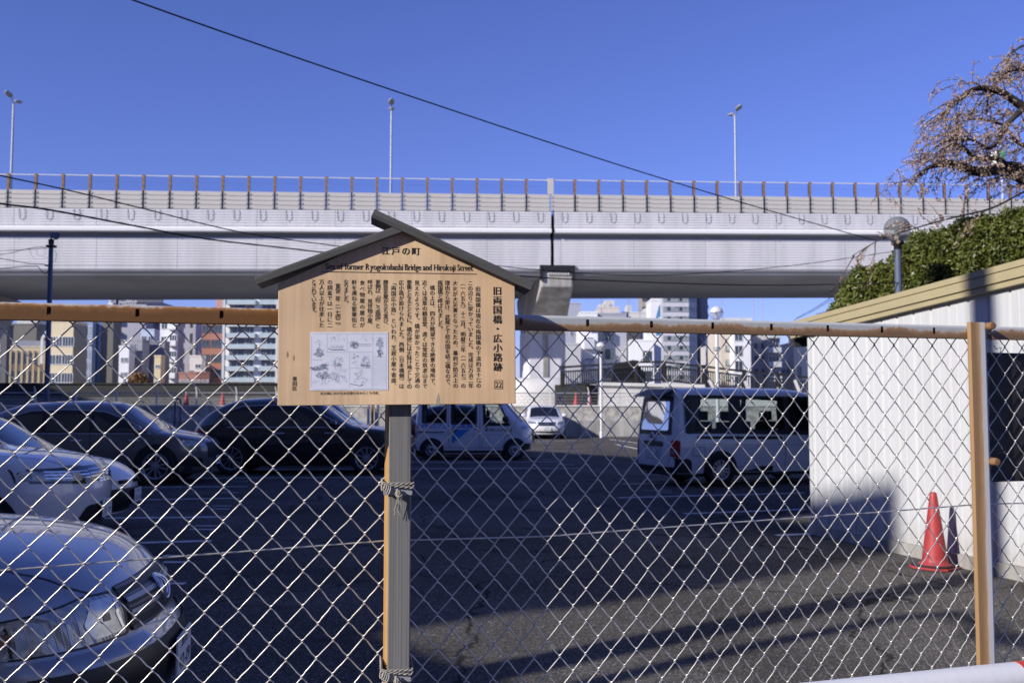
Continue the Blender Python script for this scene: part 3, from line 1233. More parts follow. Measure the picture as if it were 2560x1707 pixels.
def rope_tie(z, label):
    root = empty('rope_tie', (-0.516, 2.195, 0), SA, label, 'rope', 'rope ties on the sign post')
    x0, x1, y0, y1 = 0.2335, 0.2975, 0.0225, 0.15
    mb = MB()
    t = 0.0012
    for a, b, c, d in ((x0, x1, y0, y0 + t), (x1 - t, x1, y0, y1), (x0, x1, y1 - t, y1), (x0, x0 + t, y0, y1)):
        mb.box(a, b, c, d, z - 0.016, z + 0.004)
    mb.build('steel_band', CHROME if False else GREY_STEEL, root)
    mb = MB()
    path = []
    corners = [(x0 - .003, y0 - .004), (x1 + .003, y0 - .004), (x1 + .003, y1 + .003), (x0 - .003, y1 + .003)]
    for i in range(4):
        a, b = Vector(corners[i]), Vector(corners[(i + 1) % 4])
        for k in range(22):
            path.append(a.lerp(b, k / 22))
    n = len(path)
    for turn, dz in ((0, 0.010), (1, 0.004)):
        for s in range(2):
            pts = []
            for i, p in enumerate(path):
                c = Vector(((x0 + x1) / 2, (y0 + y1) / 2))
                out = (p - c).normalized()
                a = i * 0.9 + s * pi
                sl = (0.008 if (turn and i < 22) else 0) * (0.5 - i / 22)
                pts.append((p.x + out.x * 0.0016 * cos(a), p.y + out.y * 0.0016 * cos(a), z + dz + sl + 0.0018 * sin(a)))
            mb.tube(pts, 0.0016, n=6, closed=True)
    mb.build('rope', HEMP, root, fix=False)
    mb = MB()
    kx = x0 + 0.033
    for j in range(5):
        ang = j * 1.3
        c = Vector((kx + 0.002 * cos(j * 2.1), y0 - 0.009, z - 0.012 + 0.0035 * sin(j * 1.7)))
        ring = [c + Vector((0.0062 * cos(a) * cos(ang), 0.004 * sin(a + ang), 0.0066 * sin(a))) for a in [2 * pi * i / 10 for i in range(10)]]
        mb.tube(ring, 0.0021, n=5, closed=True)
    for j in range(4):       # bulky wrap over the left corner
        c = Vector((x0 - 0.001 + 0.004 * j, y0 - 0.005, z + 0.004 - 0.003 * j))
        ring = [c + Vector((0.004 * cos(a), 0.004 * sin(a) * 0.8, 0.009 * sin(a + 0.5))) for a in [2 * pi * i / 8 for i in range(8)]]
        mb.tube(ring, 0.002, n=5, closed=True)
    rq = random.Random(int(z * 1000))
    for j in range(13):
        x, zz = kx + rq.uniform(-.003, .003), z - 0.018
        y = y0 - 0.010
        pts = [(x, y, zz)]
        dx = rq.uniform(-0.0016, 0.0016)
        for k in range(rq.randint(4, 8)):
            x += dx + rq.uniform(-0.0009, 0.0009)
            zz -= 0.0052
            y += rq.uniform(-.0006, .001)
            pts.append((x, y, zz))
        mb.tube(pts, 0.0006, n=4)
    mb.build('frayed_knot', HEMP, root, fix=False)


rope_tie(1.316, 'upper frayed hemp rope and steel band tied round the grey sign post')
rope_tie(0.905, 'lower frayed hemp rope and steel band tied round the grey sign post')

# ------------------------------------------------------------------ elevated expressway
BA = R(6.5)
BE, BN = Vector((cos(BA), sin(BA), 0)), Vector((-sin(BA), cos(BA), 0))
BO = Vector((0, 79, 0))
GRADE = 0.0150
bridge = empty('elevated_expressway', BO, BA, 'long white elevated expressway crossing above the car park', 'bridge')


def bz(s, z):
    return z + GRADE * s


def extr(prof, s0, s1, mi=0, mb=None, smooth=False, closed=False, step=8.0):
    """profile of (w, z) swept along the bridge"""
    mb = mb or MB()
    n = len(prof)
    k = max(1, int((s1 - s0) / step))
    vs, fs = [], []
    for i in range(k + 1):
        s = s0 + (s1 - s0) * i / k
        vs += [(s, w, bz(s, z)) for w, z in prof]
    for i in range(k):
        for j in range(n if closed else n - 1):
            j2 = (j + 1) % n
            fs.append((i * n + j, i * n + j2, (i + 1) * n + j2, (i + 1) * n + j))
    if closed:
        fs.append(tuple(range(n)))
        fs.append(tuple(k * n + j for j in range(n))[::-1])
    return mb.add(vs, fs, mi, smooth)


def grooved(w, z0, z1, pitch, depth=0.05, gap=0.035):
    """corrugated panel edge seen as (w, z) profile from top to bottom"""
    out = []
    z = z1
    while z > z0 + 0.02:
        zn = max(z0, z - pitch)
        out += [(w, z), (w, zn + gap), (w + depth, zn + gap * 0.7), (w + depth, zn)]
        z = zn
    out.append((w, z0))
    return out


JOINT = 3.3
SL, SR = -66.0, 92.0
for a, b in ((SL, JOINT - 0.13), (JOINT + 0.13, SR)):
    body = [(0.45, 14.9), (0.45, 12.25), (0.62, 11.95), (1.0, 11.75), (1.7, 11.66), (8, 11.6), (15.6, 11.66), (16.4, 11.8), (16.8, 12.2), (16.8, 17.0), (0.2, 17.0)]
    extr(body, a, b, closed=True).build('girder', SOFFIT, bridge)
    p = grooved(0.25, 12.62, 14.86, 0.215) + [(0.25, 12.45), (0.33, 12.32), (0.47, 12.22)]
    extr(p, a, b).build('lower_fascia', BRIDGE_W, bridge, fix=False)
    extr(grooved(0.0, 15.68, 17.02, 0.21), a, b).build('upper_fascia', BRIDGE_W, bridge, fix=False)
    extr([(0.0, 15.68), (-0.28, 15.52), (-0.28, 15.30), (0.45, 15.26)], a, b).build('ledge', BRIDGE_LEDGE, bridge, fix=False)
# fascia butt joints
s = -62.0
sm_me = None
while s < 90:
    if sm_me is None:
        mb = MB()
        mb.box(-0.012, 0.012, 0.244, 0.30, 12.45, 14.86)
        mb.box(-0.012, 0.012, -0.006, 0.05, 15.70, 17.0)
        mb.box(-0.010, 0.010, 0.02, 0.05, 14.9, 15.69)
        sm_me = o = mb.build('panel_seam', mat('seam_grey', (0.30, 0.30, 0.33), rough=0.7, var=0.2), bridge)
    else:
        o = dup_mesh(sm_me, bridge)
    o.location = (s, 0, GRADE * s)
    s += 6.0

BAY = 1.985
mb = MB()
mb.extr = None
zz = 17.02
k0, k1 = -26, 44
panel_me = post_me = glass_me = loop_me = None
for k in range(k0, k1):
    s = JOINT - 0.15 + BAY * k
    dz = GRADE * s
    # beige corrugated panel
    if panel_me is None:
        mb = MB()
        mb.prism([(0.07, 0, 0)] and [(0.06, w, z) for w, z in grooved(0.08, 17.04, 18.46, 0.355, 0.05, 0.05)] + [(0.06, 0.26, 17.04), (0.06, 0.26, 18.46)], (BAY - 0.12, 0, 0))
        for i in range(4):          # small clip wires beside each post
            for x in (0.10, 0.17, BAY - 0.17):
                z = 17.10 + 0.355 * i
                mb.tube([(x, 0.075, z), (x + 0.08, 0.055, z + 0.1), (x, 0.075, z + 0.2)], 0.012, n=4, mi=1)
        panel_me = mb.build('barrier_panel', [BRIDGE_BEIGE, GREY_STEEL], bridge, fix=False)
        o = panel_me
    else:
        o = dup_mesh(panel_me, bridge)
    o.location = (s, 0, dz)
    if post_me is None:
        mb = MB()
        mb.box(-0.10, 0.10, 0.10, 0.13, 18.47, 19.72)
        mb.box(-0.015, 0.015, 0.13, 0.26, 18.47, 19.72)
        mb.box(-0.10, 0.10, 0.26, 0.29, 18.47, 19.72)
        mb.box(-0.03, 0.03, 0.04, 0.28, 17.05, 18.47, 1)
        post_me = mb.build('barrier_post', [RUST_POST, DARK_STEEL], bridge)
        o = post_me
    else:
        o = dup_mesh(post_me, bridge)
    o.location = (s, 0, dz)
    if k == 0:
        mb = MB()
        mb.box(-0.24, 0.24, 0.07, 0.30, 18.47, 19.76)
        o2 = mb.build('barrier_post', BRIDGE_BEIGE, bridge)
        o2.location = (s, 0, dz)
        bpy.data.objects.remove(o)
    if glass_me is None:
        mb = MB()
        mb.box(0.14, BAY - 0.14, 0.18, 0.20, 18.50, 19.62)
        mb.box(0.131, BAY - 0.131, 0.15, 0.23, 19.62, 19.68, 1)
        mb.box(0.131, BAY - 0.131, 0.17, 0.21, 19.14, 19.16, 2)
        glass_me = mb.build('barrier_window', [BARRIER_GLASS, WHITE_POLE, BARRIER_GLASS], bridge)
        o = glass_me
    else:
        o = dup_mesh(glass_me, bridge)
    o.location = (s, 0, dz)
    if loop_me is None:
        mb = MB()
        for x in (-0.2, 0.2):
            mb.tube([(x, -0.02, 17.0), (x * 1.15, -0.05, 16.8), (x * 0.95, -0.05, 16.62), (x * 1.1, -0.05, 16.45), (x * 0.75, -0.05, 16.25)] , 0.018, n=4)
        mb.tube([(-0.15, -0.05, 16.25), (0, -0.05, 16.17), (0.15, -0.05, 16.25)], 0.018, n=4)
        loop_me = mb.build('cable_loop', mat('loop_grey', (0.33, 0.33, 0.36), var=0.1), bridge)
        o = loop_me
    else:
        o = dup_mesh(loop_me, bridge)
    o.location = (s + BAY * 0.56, 0, dz)


def bpt(s, w, z):
    return BO + BE * s + BN * w + Vector((0, 0, bz(s, z)))


# green road sign seen through the cherry branches
mb = MB()
mb.box(-0.35, 0.35, -0.04, 0.04, 0, 1.5)
q = pt(2503, 392, 91)
o = mb.build('road_sign', [mat('sign_green', (0.02, 0.16, 0.09), var=0.1), WHITE_POLE])
bm_ = MB()
mb = MB()
mb.box(-0.9, -0.35, -0.03, 0.03, 0.0, 1.5)
w_ = mb.build('sign_edge', WHITE_POLE, o)
mb = MB()
mb.box(-0.06, 0.06, -0.05, 0.05, -6.0, 0.0)
mb.build('sign_post', GREY_STEEL, o)
o.location = (q.x, q.y, q.z - 0.9)
o.rotation_euler = (0, 0, R(-35))
tag(o, 'green and white road sign on the expressway half hidden by cherry branches', 'road sign')

# lamps in the median
lamp_proto = None
for i, (u, v, lab) in enumerate([(27, 470, 'tall double headed expressway lamp at the far left above the barrier'),
                                 (977, 475, 'tall double headed expressway lamp straight above the wooden sign'),
                                 (1840, 480, 'tall double headed expressway lamp right of the long cable')]):
    if lamp_proto is None:
        lamp_proto = empty('expressway_lamp', (0, 0, 0), BA)
        mb = MB()
        mb.tube([(0, 0, 0), (0, 0, 5), (0, 0, 10.6)], [0.13, 0.10, 0.075], n=10)
        mb.build('pole', GREY_STEEL, lamp_proto)
        for sgn in (-1, 1):
            mb = MB()
            mb.tube([(0, 0, 10.45), (0, 0.25 * sgn, 10.72), (0, 0.6 * sgn, 10.86)], 0.05, n=8)
            mb.build('arm', GREY_STEEL, lamp_proto)
            mb = MB()
            M = Matrix.Translation((0, 1.05 * sgn, 10.98)) @ Matrix.Rotation(R(9 * sgn), 4, 'X') @ Matrix.Diagonal((0.27, 0.62, 0.14, 1))
            mb.lathe([(sin(a), -cos(a)) for a in [pi * j / 10 for j in range(11)]], 16, 0, M)
            mb.build('lamp_head', mat('lamp_head_grey', (0.34, 0.34, 0.36), rough=0.4, var=0.1), lamp_proto)
        o = lamp_proto
    else:
        o = copy_tree(lamp_proto)
    q = pt(u, v, 79 + (u - 1280) / F * 79 * 0.12 + 8.2)
    s = (q - BO).dot(BE)
    o.location = (q.x, q.y, bz(s, 17.0))
    tag(o, lab, 'street lamp', 'lamps along the expressway')

# ------------------------------------------------------------------ piers


def pier(s, label):
    root = empty('bridge_pier', BO + BE * s + Vector((0, 0, GRADE * s)), BA, label, 'bridge pier', 'expressway piers')
    mb = MB()
    # tapering cap beam, seen from its end
    prof = [(0.30, 12.25), (0.30, 10.95), (1.2, 10.55), (4.5, 8.9), (6.9, 7.6), (10.6, 7.6), (13, 8.9), (16.2, 10.6), (16.6, 11.2), (16.6, 12.0)]
    vs, fs = [], []
    n = len(prof)

    def hw(w):
        return 1.30 + 0.55 * max(0, 1 - abs(w - 8.7) / 8.4)
    for sx in (-1, 1):
        vs += [(sx * hw(w), w, z - 0.35 if w > 1 and z > 11.9 else z) for w, z in prof]
    fs.append(tuple(range(n)))
    fs.append(tuple(2 * n - 1 - i for i in range(n)))
    fs += [(i, n + i, n + (i + 1) % n, (i + 1) % n) for i in range(n)]
    mb.add(vs, fs)
    bevel(mb.build('cap_beam', CONC, root), 0.15, 2)
    mb = MB()
    w = 1.85
    c = 0.45
    oct_ = [(-w, -w + c), (-w + c, -w), (w - c, -w), (w, -w + c), (w, w - c), (w - c, w), (-w + c, w), (-w, w - c)]
    mb.prism([(x, y + 8.7, 2.2) for x, y in oct_], (0, 0, 5.6))
    bevel(mb.build('column', mat('pier_paint', (0.66, 0.65, 0.69), rough=0.7, var=0.12, vs=0.7, stretch=(2, 2, 0.25)), root), 0.1, 2)
    mb = MB()
    mb.box(-0.22, 0.22, 8.7 - w - 0.10, 8.7 - w + 0.02, 2.2, 7.6)
    mb.build('drain_stain_strip', CONC_S, root)
    # notch under the girder ends: dark boxes paint its shade, then bearings
    mb = MB()
    mb.box(-1.42, 1.42, 0.10, 0.28, 12.26, 12.72)
    mb.box(-1.42, -1.20, 0.06, 0.28, 11.5, 12.7)
    mb.box(1.20, 1.42, 0.06, 0.28, 11.5, 12.7)
    mb.build('notch_shade', DARK_STEEL, root)
    mb = MB()
    for i in range(9):
        mb.box(-0.75 + 0.2 * i, -0.63 + 0.2 * i, 0.20, 0.30, 11.95, 12.12)
    mb.build('bearing_bolts', CONC_L, root)
    return root


pier(3.7, 'concrete hammerhead pier standing just right of the wooden sign')
pier(-44.5, 'concrete hammerhead pier in deep shade at the far left edge')

# round white footing of the middle pier
q = BO + BE * 4.2 + BN * 8.7
mb = MB()
mb.lathe([(0.0, 3.3), (2.0, 3.3), (2.6, 3.15), (3.05, 2.75), (3.2, 2.3), (3.2, 0.0)], 48, 0, Matrix.Translation((0, 0, 0)))
fo = mb.build('pier_footing', CONC_L)
tag(fo, 'big round white concrete footing at the foot of the middle pier', 'footing')
QF = pt(1345, 1000, 66)
fo.location = (QF.x, QF.y, 0)

# ------------------------------------------------------------------ river terrace: walls, ramp, railings
WA = R(3.0)
WD, WNn = Vector((cos(WA), sin(WA), 0)), Vector((-sin(WA), cos(WA), 0))
WO = Vector((0, 48.5, 0))
wall = empty('retaining_wall', WO, WA, 'long grey retaining wall with rough upper face along the far side of the car park', 'wall')
mb = MB()
mb.box(-75, 75, 0.0, 0.5, 0, 0.78)
mb.build('lower_wall', CONC_S, wall)
mb = MB()
mb.box(-75, 75, 0.10, 0.5, 0.78, 1.46)
mb.build('upper_wall', CONC_R, wall)
mb = MB()
mb.box(-75, 75, 0.06, 0.62, 1.46, 1.54)
mb.build('coping', CONC_L, wall)
mb = MB()
mb.add([(-75, 0.6, 1.50), (75, 0.6, 1.50), (75, 60, 1.55), (-75, 60, 1.55)], [(0, 1, 2, 3)])
ter = tag(mb.build('terrace', CONC_S), kind='structure')
ter.location, ter.rotation_euler = WO, (0, 0, WA)

tf = empty('terrace_fence', WO + WNn * 0.35, WA, 'low wire fence of thin grey posts on top of the retaining wall', 'fence')
pm = None
for i in range(-34, 36):
    if pm is None:
        mb = MB()
        mb.box(-0.035, 0.035, -0.035, 0.035, 1.54, 2.15)
        mb.bar((0, 0, 2.15), (-0.06, 0, 2.42), 0.05)
        pm = mb.build('post', CONC_L, tf)
        o = pm
    else:
        o = dup_mesh(pm, tf)
    o.location = (i * 1.9, 0, 0)
mb = MB()
for z, r in ((2.12, 0.025), (1.95, 0.008), (1.8, 0.008), (1.66, 0.008)):
    mb.tube([(-66, 0.04, z), (66, 0.04, z)], r, n=5)
mb.build('rail', GREY_STEEL, tf)
mb = MB()
x = -66
while x < 66:             # diagonal wires of the netting
    mb.bar((x, 0.05, 1.56), (x + 0.56, 0.05, 2.12), 0.005)
    mb.bar((x + 0.56, 0.052, 1.56), (x, 0.052, 2.12), 0.005)
    x += 0.28
mb.build('netting', DARK_STEEL, tf, fix=False)

# levee parapet behind, in very dark concrete
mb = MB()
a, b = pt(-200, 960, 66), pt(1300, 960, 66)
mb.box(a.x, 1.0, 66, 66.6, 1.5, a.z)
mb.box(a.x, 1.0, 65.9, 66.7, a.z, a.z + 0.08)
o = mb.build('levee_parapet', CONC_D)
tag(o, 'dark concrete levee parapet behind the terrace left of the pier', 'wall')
mb = MB()
mb.box(-40, 1.0, 63.8, 64.0, 1.5, 2.05)
o = mb.build('kerb_wall', mat('shaded_concrete', (0.13, 0.128, 0.12), rough=0.85, var=0.25, vs=1.5))  # dark tone puts the wall's shade into its concrete colour
tag(o, 'low grey kerb wall in front of the dark levee parapet', 'wall')

# ramp with black railings on the right
R0, R1, R2 = pt(1500, 958, 58), pt(1760, 964, 58), pt(2080, 1004, 58)
ramp = empty('ramp', (0, 0, 0), 0, 'pale concrete ramp wall sloping down to the right behind the white van', 'ramp')
mb = MB()
mb.prism([(R0.x, 57.9, 1.5), (R1.x, 57.9, 1.5), (R1.x, 57.9, R1.z - 0.12), (R0.x, 57.9, R0.z - 0.12)], (0, 6, 0))
mb.build('ramp_wall', CONC_L, ramp)
mb = MB()
mb.prism([(R1.x, 57.9, 1.5), (R2.x + 8, 57.9, 1.5), (R2.x + 8, 57.9, R2.z - 0.5), (R2.x, 57.9, R2.z), (R1.x, 57.9, R1.z - 0.12)], (0, 6, 0))
mb.build('ramp_wall', CONC_L, ramp)
mb = MB()
mb.prism([(R0.x - 0.15, 57.7, R0.z - 0.12), (R1.x, 57.7, R1.z - 0.12), (R1.x, 57.7, R1.z + 0.06), (R0.x - 0.15, 57.7, R0.z + 0.06)], (0, 6.3, 0))
mb.build('coping', CONC_L, ramp)
mb = MB()
for i in range(1, 7):
    x = R0.x + i * 1.15
    mb.box(x - 0.012, x + 0.012, 57.895, 57.91, 1.5, R0.z - 0.13)
for z in (2.0, 2.4):
    mb.box(R0.x, R1.x, 57.895, 57.91, z - 0.01, z + 0.01)
mb.build('wall_joint', CONC_R, ramp)
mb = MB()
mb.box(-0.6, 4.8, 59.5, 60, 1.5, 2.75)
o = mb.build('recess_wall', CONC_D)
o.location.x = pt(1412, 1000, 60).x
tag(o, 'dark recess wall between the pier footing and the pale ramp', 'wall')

rail_pts = [(1405, 918, 905), (1500, 912, 905), (1590, 905, 0), (1660, 905, 0), (1760, 916, 0), (1860, 928, 0), (2030, 944, 0)]
rl = empty('ramp_railing', (0, 0, 0), 0, 'black balustrade with thick posts along the top of the ramp', 'railing')
pts_t = [pt(u, v, 58.2) for u, v, _ in rail_pts]
mb = MB()
for a, b in zip(pts_t, pts_t[1:]):
    mb.bar(a, b, 0.14, 0.12)
    mb.bar(a - Vector((0, 0, 0.26)), b - Vector((0, 0, 0.26)), 0.08, 0.09)
    mb.bar(a - Vector((0, 0, 1.05)), b - Vector((0, 0, 1.05)), 0.10, 0.12)
mb.build('rail', DARK_STEEL, rl)
mb = MB()
posts = []
for a, b in zip(pts_t, pts_t[1:]):
    L = (b - a).length
    n = int(L / 0.13)
    for i in range(n):
        p = a.lerp(b, i / n)
        mb.box(p.x - 0.028, p.x + 0.028, p.y - 0.02, p.y + 0.02, p.z - 1.05, p.z - 0.22)
    m_ = max(1, round(L / 1.9))
    for i in range(m_):
        posts.append(a.lerp(b, i / m_))
mb.build('baluster_panel', DARK_STEEL, rl)
for p in posts:
    mb = MB()
    mb.box(-0.10, 0.10, -0.10, 0.10, -1.2, 0.10)
    o = mb.build('post', mat('brown_black_steel', (0.022, 0.018, 0.016), rough=0.5, var=0.1), rl)
    o.location = p
mb = MB()
a = pt(1545, 906, 58.9)
mb.prism([(a.x - 0.5, 58.6, 1.6), (a.x + 1.5, 58.6, 1.6), (a.x + 1.6, 58.6, a.z - 0.7), (a.x + 0.9, 58.6, a.z + 0.15), (a.x - 0.3, 58.6, a.z - 0.1)], (0, 0.25, 0))
o = mb.build('stair_screen', DARK_STEEL)
tag(o, 'solid black stair screen behind the nearer white lamp pole', 'screen')
# slanting braces and brown posts by the railing on the right
for u0, v0, u1, v1, m, nm, lab in [
    (1772, 950, 1786, 975, CONC_L, 'slanting_stake', 'short pale stake leaning left behind the van roof, leftmost of three'),
    (1862, 952, 1872, 976, CONC_L, 'slanting_stake', 'short pale stake leaning left behind the van roof, middle of three'),
    (1987, 950, 1998, 978, CONC_L, 'slanting_stake', 'short pale stake leaning left next to the shed corner')]:
    mb = MB()
    a, b = pt(u0, v0, 55), pt(u1, v1, 55)
    b2 = a + (b - a) * ((1.5 - a.z) / (b.z - a.z))
    mb.bar(a, b2, 0.14, 0.14)
    tag(mb.build(nm, m), lab, 'stake', 'stakes behind the van')


# ------------------------------------------------------------------ traffic cones
def cone_parts(root, h=0.70, base=0.19):
    mb = MB()
    mb.lathe([(0.0, h), (0.022, h), (0.031, h - 0.012), (0.036, h - 0.05), (0.112, 0.095), (0.116, 0.055), (0.145, 0.045), (0.148, 0.030), (0.0, 0.030)], 36)
    mb.build('body', RED_CONE, root)
    mb = MB()
    c = base
    k = 0.07
    oc = [(-c, -c + k), (-c + k, -c), (c - k, -c), (c, -c + k), (c, c - k), (c - k, c), (-c + k, c), (-c, c - k)]
    mb.prism([(x, y, 0.004) for x, y in oc], (0, 0, 0.020))
    bevel(mb.build('base', RED_CONE, root), 0.004, 2)
    mb = MB()
    c -= 0.012
    oc = [(-c, -c + k), (-c + k, -c), (c - k, -c), (c, -c + k), (c, c - k), (c - k, c), (-c + k, c), (-c, c - k)]
    mb.prism([(x, y, 0.0245) for x, y in oc], (0, 0, 0.016))
    bevel(mb.build('rubber_weight', BLACK, root), 0.005, 2)


CP = gp(2338, 1420)
cone = empty('traffic_cone', CP, R(38), 'red traffic cone with black weight ring in front of the white shed', 'cone')
cone_parts(cone)
for u, v, Y, lab in [(1440, 1010, 52, 'small distant red cone on the terrace left of the white lamp pole'),
                     (1474, 1010, 52, 'small distant red cone on the terrace touching the white lamp pole'),
                     (465, 1030, 50.5, 'distant red cone with white tip above the grey car'),
                     (556, 1030, 50.5, 'distant red cone just above the roof of the dark blue car')]:
    q = pt(u, v, Y)
    c = empty('traffic_cone', (q.x, Y, 1.505), 0, lab, 'cone', 'cones on the terrace')
    mb = MB()
    mb.lathe([(0.0, 0.70), (0.03, 0.70), (0.04, 0.6)], 16, 1 if u == 465 else 0)
    mb.lathe([(0.04, 0.6), (0.15, 0.05), (0.15, 0.03), (0.0, 0.03)], 16)
    mb.box(-0.19, 0.19, -0.19, 0.19, 0.0, 0.035)
    mb.build('body', [RED_CONE, WHITE_POLE], c)

# ------------------------------------------------------------------ globe lamps
def globe_lamp(u, v, Y, label, pole, rad=0.225, white=True):
    q = pt(u, v, Y)
    root = empty('globe_lamp', (q.x, Y, 0), 0, label, 'street lamp', 'globe lamps in the car park')
    mb = MB()
    mb.tube([(0, 0, 0), (0, 0, q.z - rad - 0.1)], 0.055 if white else 0.06, n=14)
    mb.lathe([(0.075, 0), (0.075, 0.25), (0.057, 0.3)], 14)
    mb.build('pole', pole, root)
    mb = MB()
    z = q.z - rad
    mb.lathe([(0.05, z - 0.14), (0.065, z - 0.12), (0.065, z - 0.06), (0.10, z - 0.03), (0.105, z + 0.02), (0.0, z + 0.03)], 18)
    mb.build('collar', DARK_STEEL, root)
    mb = MB()
    mb.lathe([(rad * sin(a), q.z - rad * cos(a)) for a in [0.28 + (pi - 0.28) * j / 20 for j in range(21)]], 32)
    mb.build('globe', GLOBE_GLASS if white else milk_mat('globe_smoked', (0.40, 0.41, 0.45), 0.5), root)
    mb = MB()     # lid inside the upper half; on the dark globe its colour paints a reflection
    mb.lathe([(rad * 0.985 * sin(a), q.z - rad * 0.985 * cos(a)) for a in [pi * 0.54 + pi * 0.46 * j / 10 for j in range(11)]], 32)
    mb.build('reflector', mat('globe_grey_film', (0.72, 0.72, 0.74) if white else (0.16, 0.17, 0.2), rough=0.25, var=0.05) if white else
             mat('globe_dark_reflection', (0.17, 0.18, 0.22), rough=0.15, var=0.05, spec=0.8), root)
    mb = MB()
    mb.lathe([(0.0, q.z + 0.05), (0.04, q.z + 0.03), (0.05, q.z - 0.06), (0.03, q.z - 0.12), (0.03, q.z - rad)], 14)
    mb.build('bulb', WHITE_POLE, root)
    return root


globe_lamp(1502, 867, 47, 'white globe lamp on a thin white pole between the small white car and the van', WHITE_POLE)
gl2 = globe_lamp(1791, 783, 32, 'white globe lamp on a white pole rising behind the white van', WHITE_POLE)
mb = MB()
mb.lathe([(0.055, -0.07), (0.11, -0.06), (0.11, 0.06), (0.055, 0.07)], 14, 0, Matrix.Translation((0, 0, pt(1791, 872, 32).z)))
mb.build('pole_clamp', GREY_STEEL, gl2)
gl3 = globe_lamp(2243, 574, 17, 'globe lamp with dark top on a shade-dark pole in front of the green hedge', NAVY_STEEL, white=False)  # the pole's shade is put into its colour by the navy material

# ------------------------------------------------------------------ shed
SC0 = Vector((3.54, 11.85, 0))
SD = Vector((0.261, -0.965, 0)).normalized()
SEa = atan2(SD.y, SD.x)
shed = empty('storage_shed', SC0, SEa, 'white corrugated metal shed with olive roof edge on the right', 'shed')
# local frame: x along the visible wall towards the viewer, y away from the car park (behind the wall)
SL_ = 5.6


def roofz(x):
    return 2.335 + 0.0625 * x


mb = MB()
prof = []
x = 0.07
prof.append((0.0, 0.0))
while x < SL_:
    prof += [(x, 0.0), (x + 0.012, 0.014), (x + 0.03, 0.014), (x + 0.042, 0.0), (x + 0.125, 0.0), (x + 0.130, 0.003), (x + 0.140, 0.003), (x + 0.145, 0.0)]
    x += 0.262
vs, fs = [], []
for px, py in prof:
    vs += [(px, py, 0.12), (px, py, roofz(px) + 0.02)]
for i in range(len(prof) - 1):
    fs.append((2 * i, 2 * i + 2, 2 * i + 3, 2 * i + 1))
mb.add(vs, fs)
mb.box(-0.012, 0.055, -0.012, 0.05, 0.12, roofz(0) + 0.01)
mb.build('front_wall', WHITE, shed, fix=False)
mb = MB()
mb.box(0.0, 0.04, 0.05, 4.0, 0.12, 2.33)
mb.box(SL_ - 0.04, SL_, 0.05, 4.0, 0.12, 2.66)
mb.prism([(0, 4.0, 0.12), (SL_, 4.0, 0.12), (SL_, 4.0, 2.66), (0, 4.0, 2.33)], (0, 0.04, 0))
mb.build('rear_wall', WHITE, shed)
mb = MB()
mb.box(-0.06, SL_ + 0.05, -0.05, 4.1, 0, 0.12)
mb.build('plinth', CONC_S, shed)
OLIVE = mat('olive_fascia', (0.43, 0.365, 0.215), rough=0.5, var=0.06, vs=3)
mb = MB()
# roof edge: stepped fascia following the slope
for dz0, dz1, y in ((0.0, 0.055, -0.065), (0.055, 0.125, -0.085), (0.125, 0.145, -0.078), (0.145, 0.20, -0.09)):
    mb.prism([(-0.30, y, roofz(-0.30) + dz0), (SL_ + 0.2, y, roofz(SL_ + 0.2) + dz0), (SL_ + 0.2, y, roofz(SL_ + 0.2) + dz1), (-0.30, y, roofz(-0.30) + dz1)], (0, 0.02 - y, 0))
mb.build('roof_fascia', OLIVE, shed)
mb = MB()
mb.prism([(-0.29, 0.021, roofz(-0.29) + 0.03), (SL_ + 0.19, 0.021, roofz(SL_ + 0.19) + 0.03), (SL_ + 0.19, 0.021, roofz(SL_ + 0.19) + 0.19), (-0.29, 0.021, roofz(-0.29) + 0.19)], (0, 4.2, 0))
mb.build('roof', mat('roof_metal', (0.32, 0.30, 0.22), rough=0.5), shed)
mb = MB()
mb.box(-0.42, -0.305, -0.02, 4.2, roofz(-0.3) - 0.09, roofz(-0.3) + 0.04)
mb.build('gutter', mat('gutter_dark', (0.06, 0.06, 0.05), rough=0.5), shed)
mb = MB()     # cladding screws
for i in range(21):
    for z in (0.75, 1.25, 1.85):
        xx = 0.09 + 0.262 * i
        mb.lathe([(0.0, 0.004), (0.006, 0.003), (0.007, 0.0)], 6, 0, Matrix.Translation((xx + 0.01, 0.0, z)) @ Matrix.Rotation(pi / 2, 4, 'X'))
mb.build('wall_screws', GREY_STEEL, shed)

# ------------------------------------------------------------------ overhead cables


def catenary(a, b, sag, n=40):
    a, b = Vector(a), Vector(b)
    return [a.lerp(b, i / n) - Vector((0, 0, sag * 4 * (i / n) * (1 - i / n))) for i in range(n + 1)]


def cable(name, pts, r, label, n=6):
    mb = MB()
    mb.tube(pts, r, n=n)
    o = mb.build(name, CABLE, fix=False)
    return tag(o, label, 'cable', 'overhead cables')


def through(pix, r, name, label):
    """smooth cable through (u, v, distance) points"""
    P = [pt(u, v, Y) for u, v, Y in pix]
    out = []
    for i in range(len(P) - 1):
        p0, p1, p2, p3 = P[max(i - 1, 0)], P[i], P[i + 1], P[min(i + 2, len(P) - 1)]
        for k in range(8):
            t = k / 8
            out.append(0.5 * ((2 * p1) + (-p0 + p2) * t + (2 * p0 - 5 * p1 + 4 * p2 - p3) * t * t + (-p0 + 3 * p1 - 3 * p2 + p3) * t ** 3))
    out.append(P[-1])
    return cable(name, out, r, label)


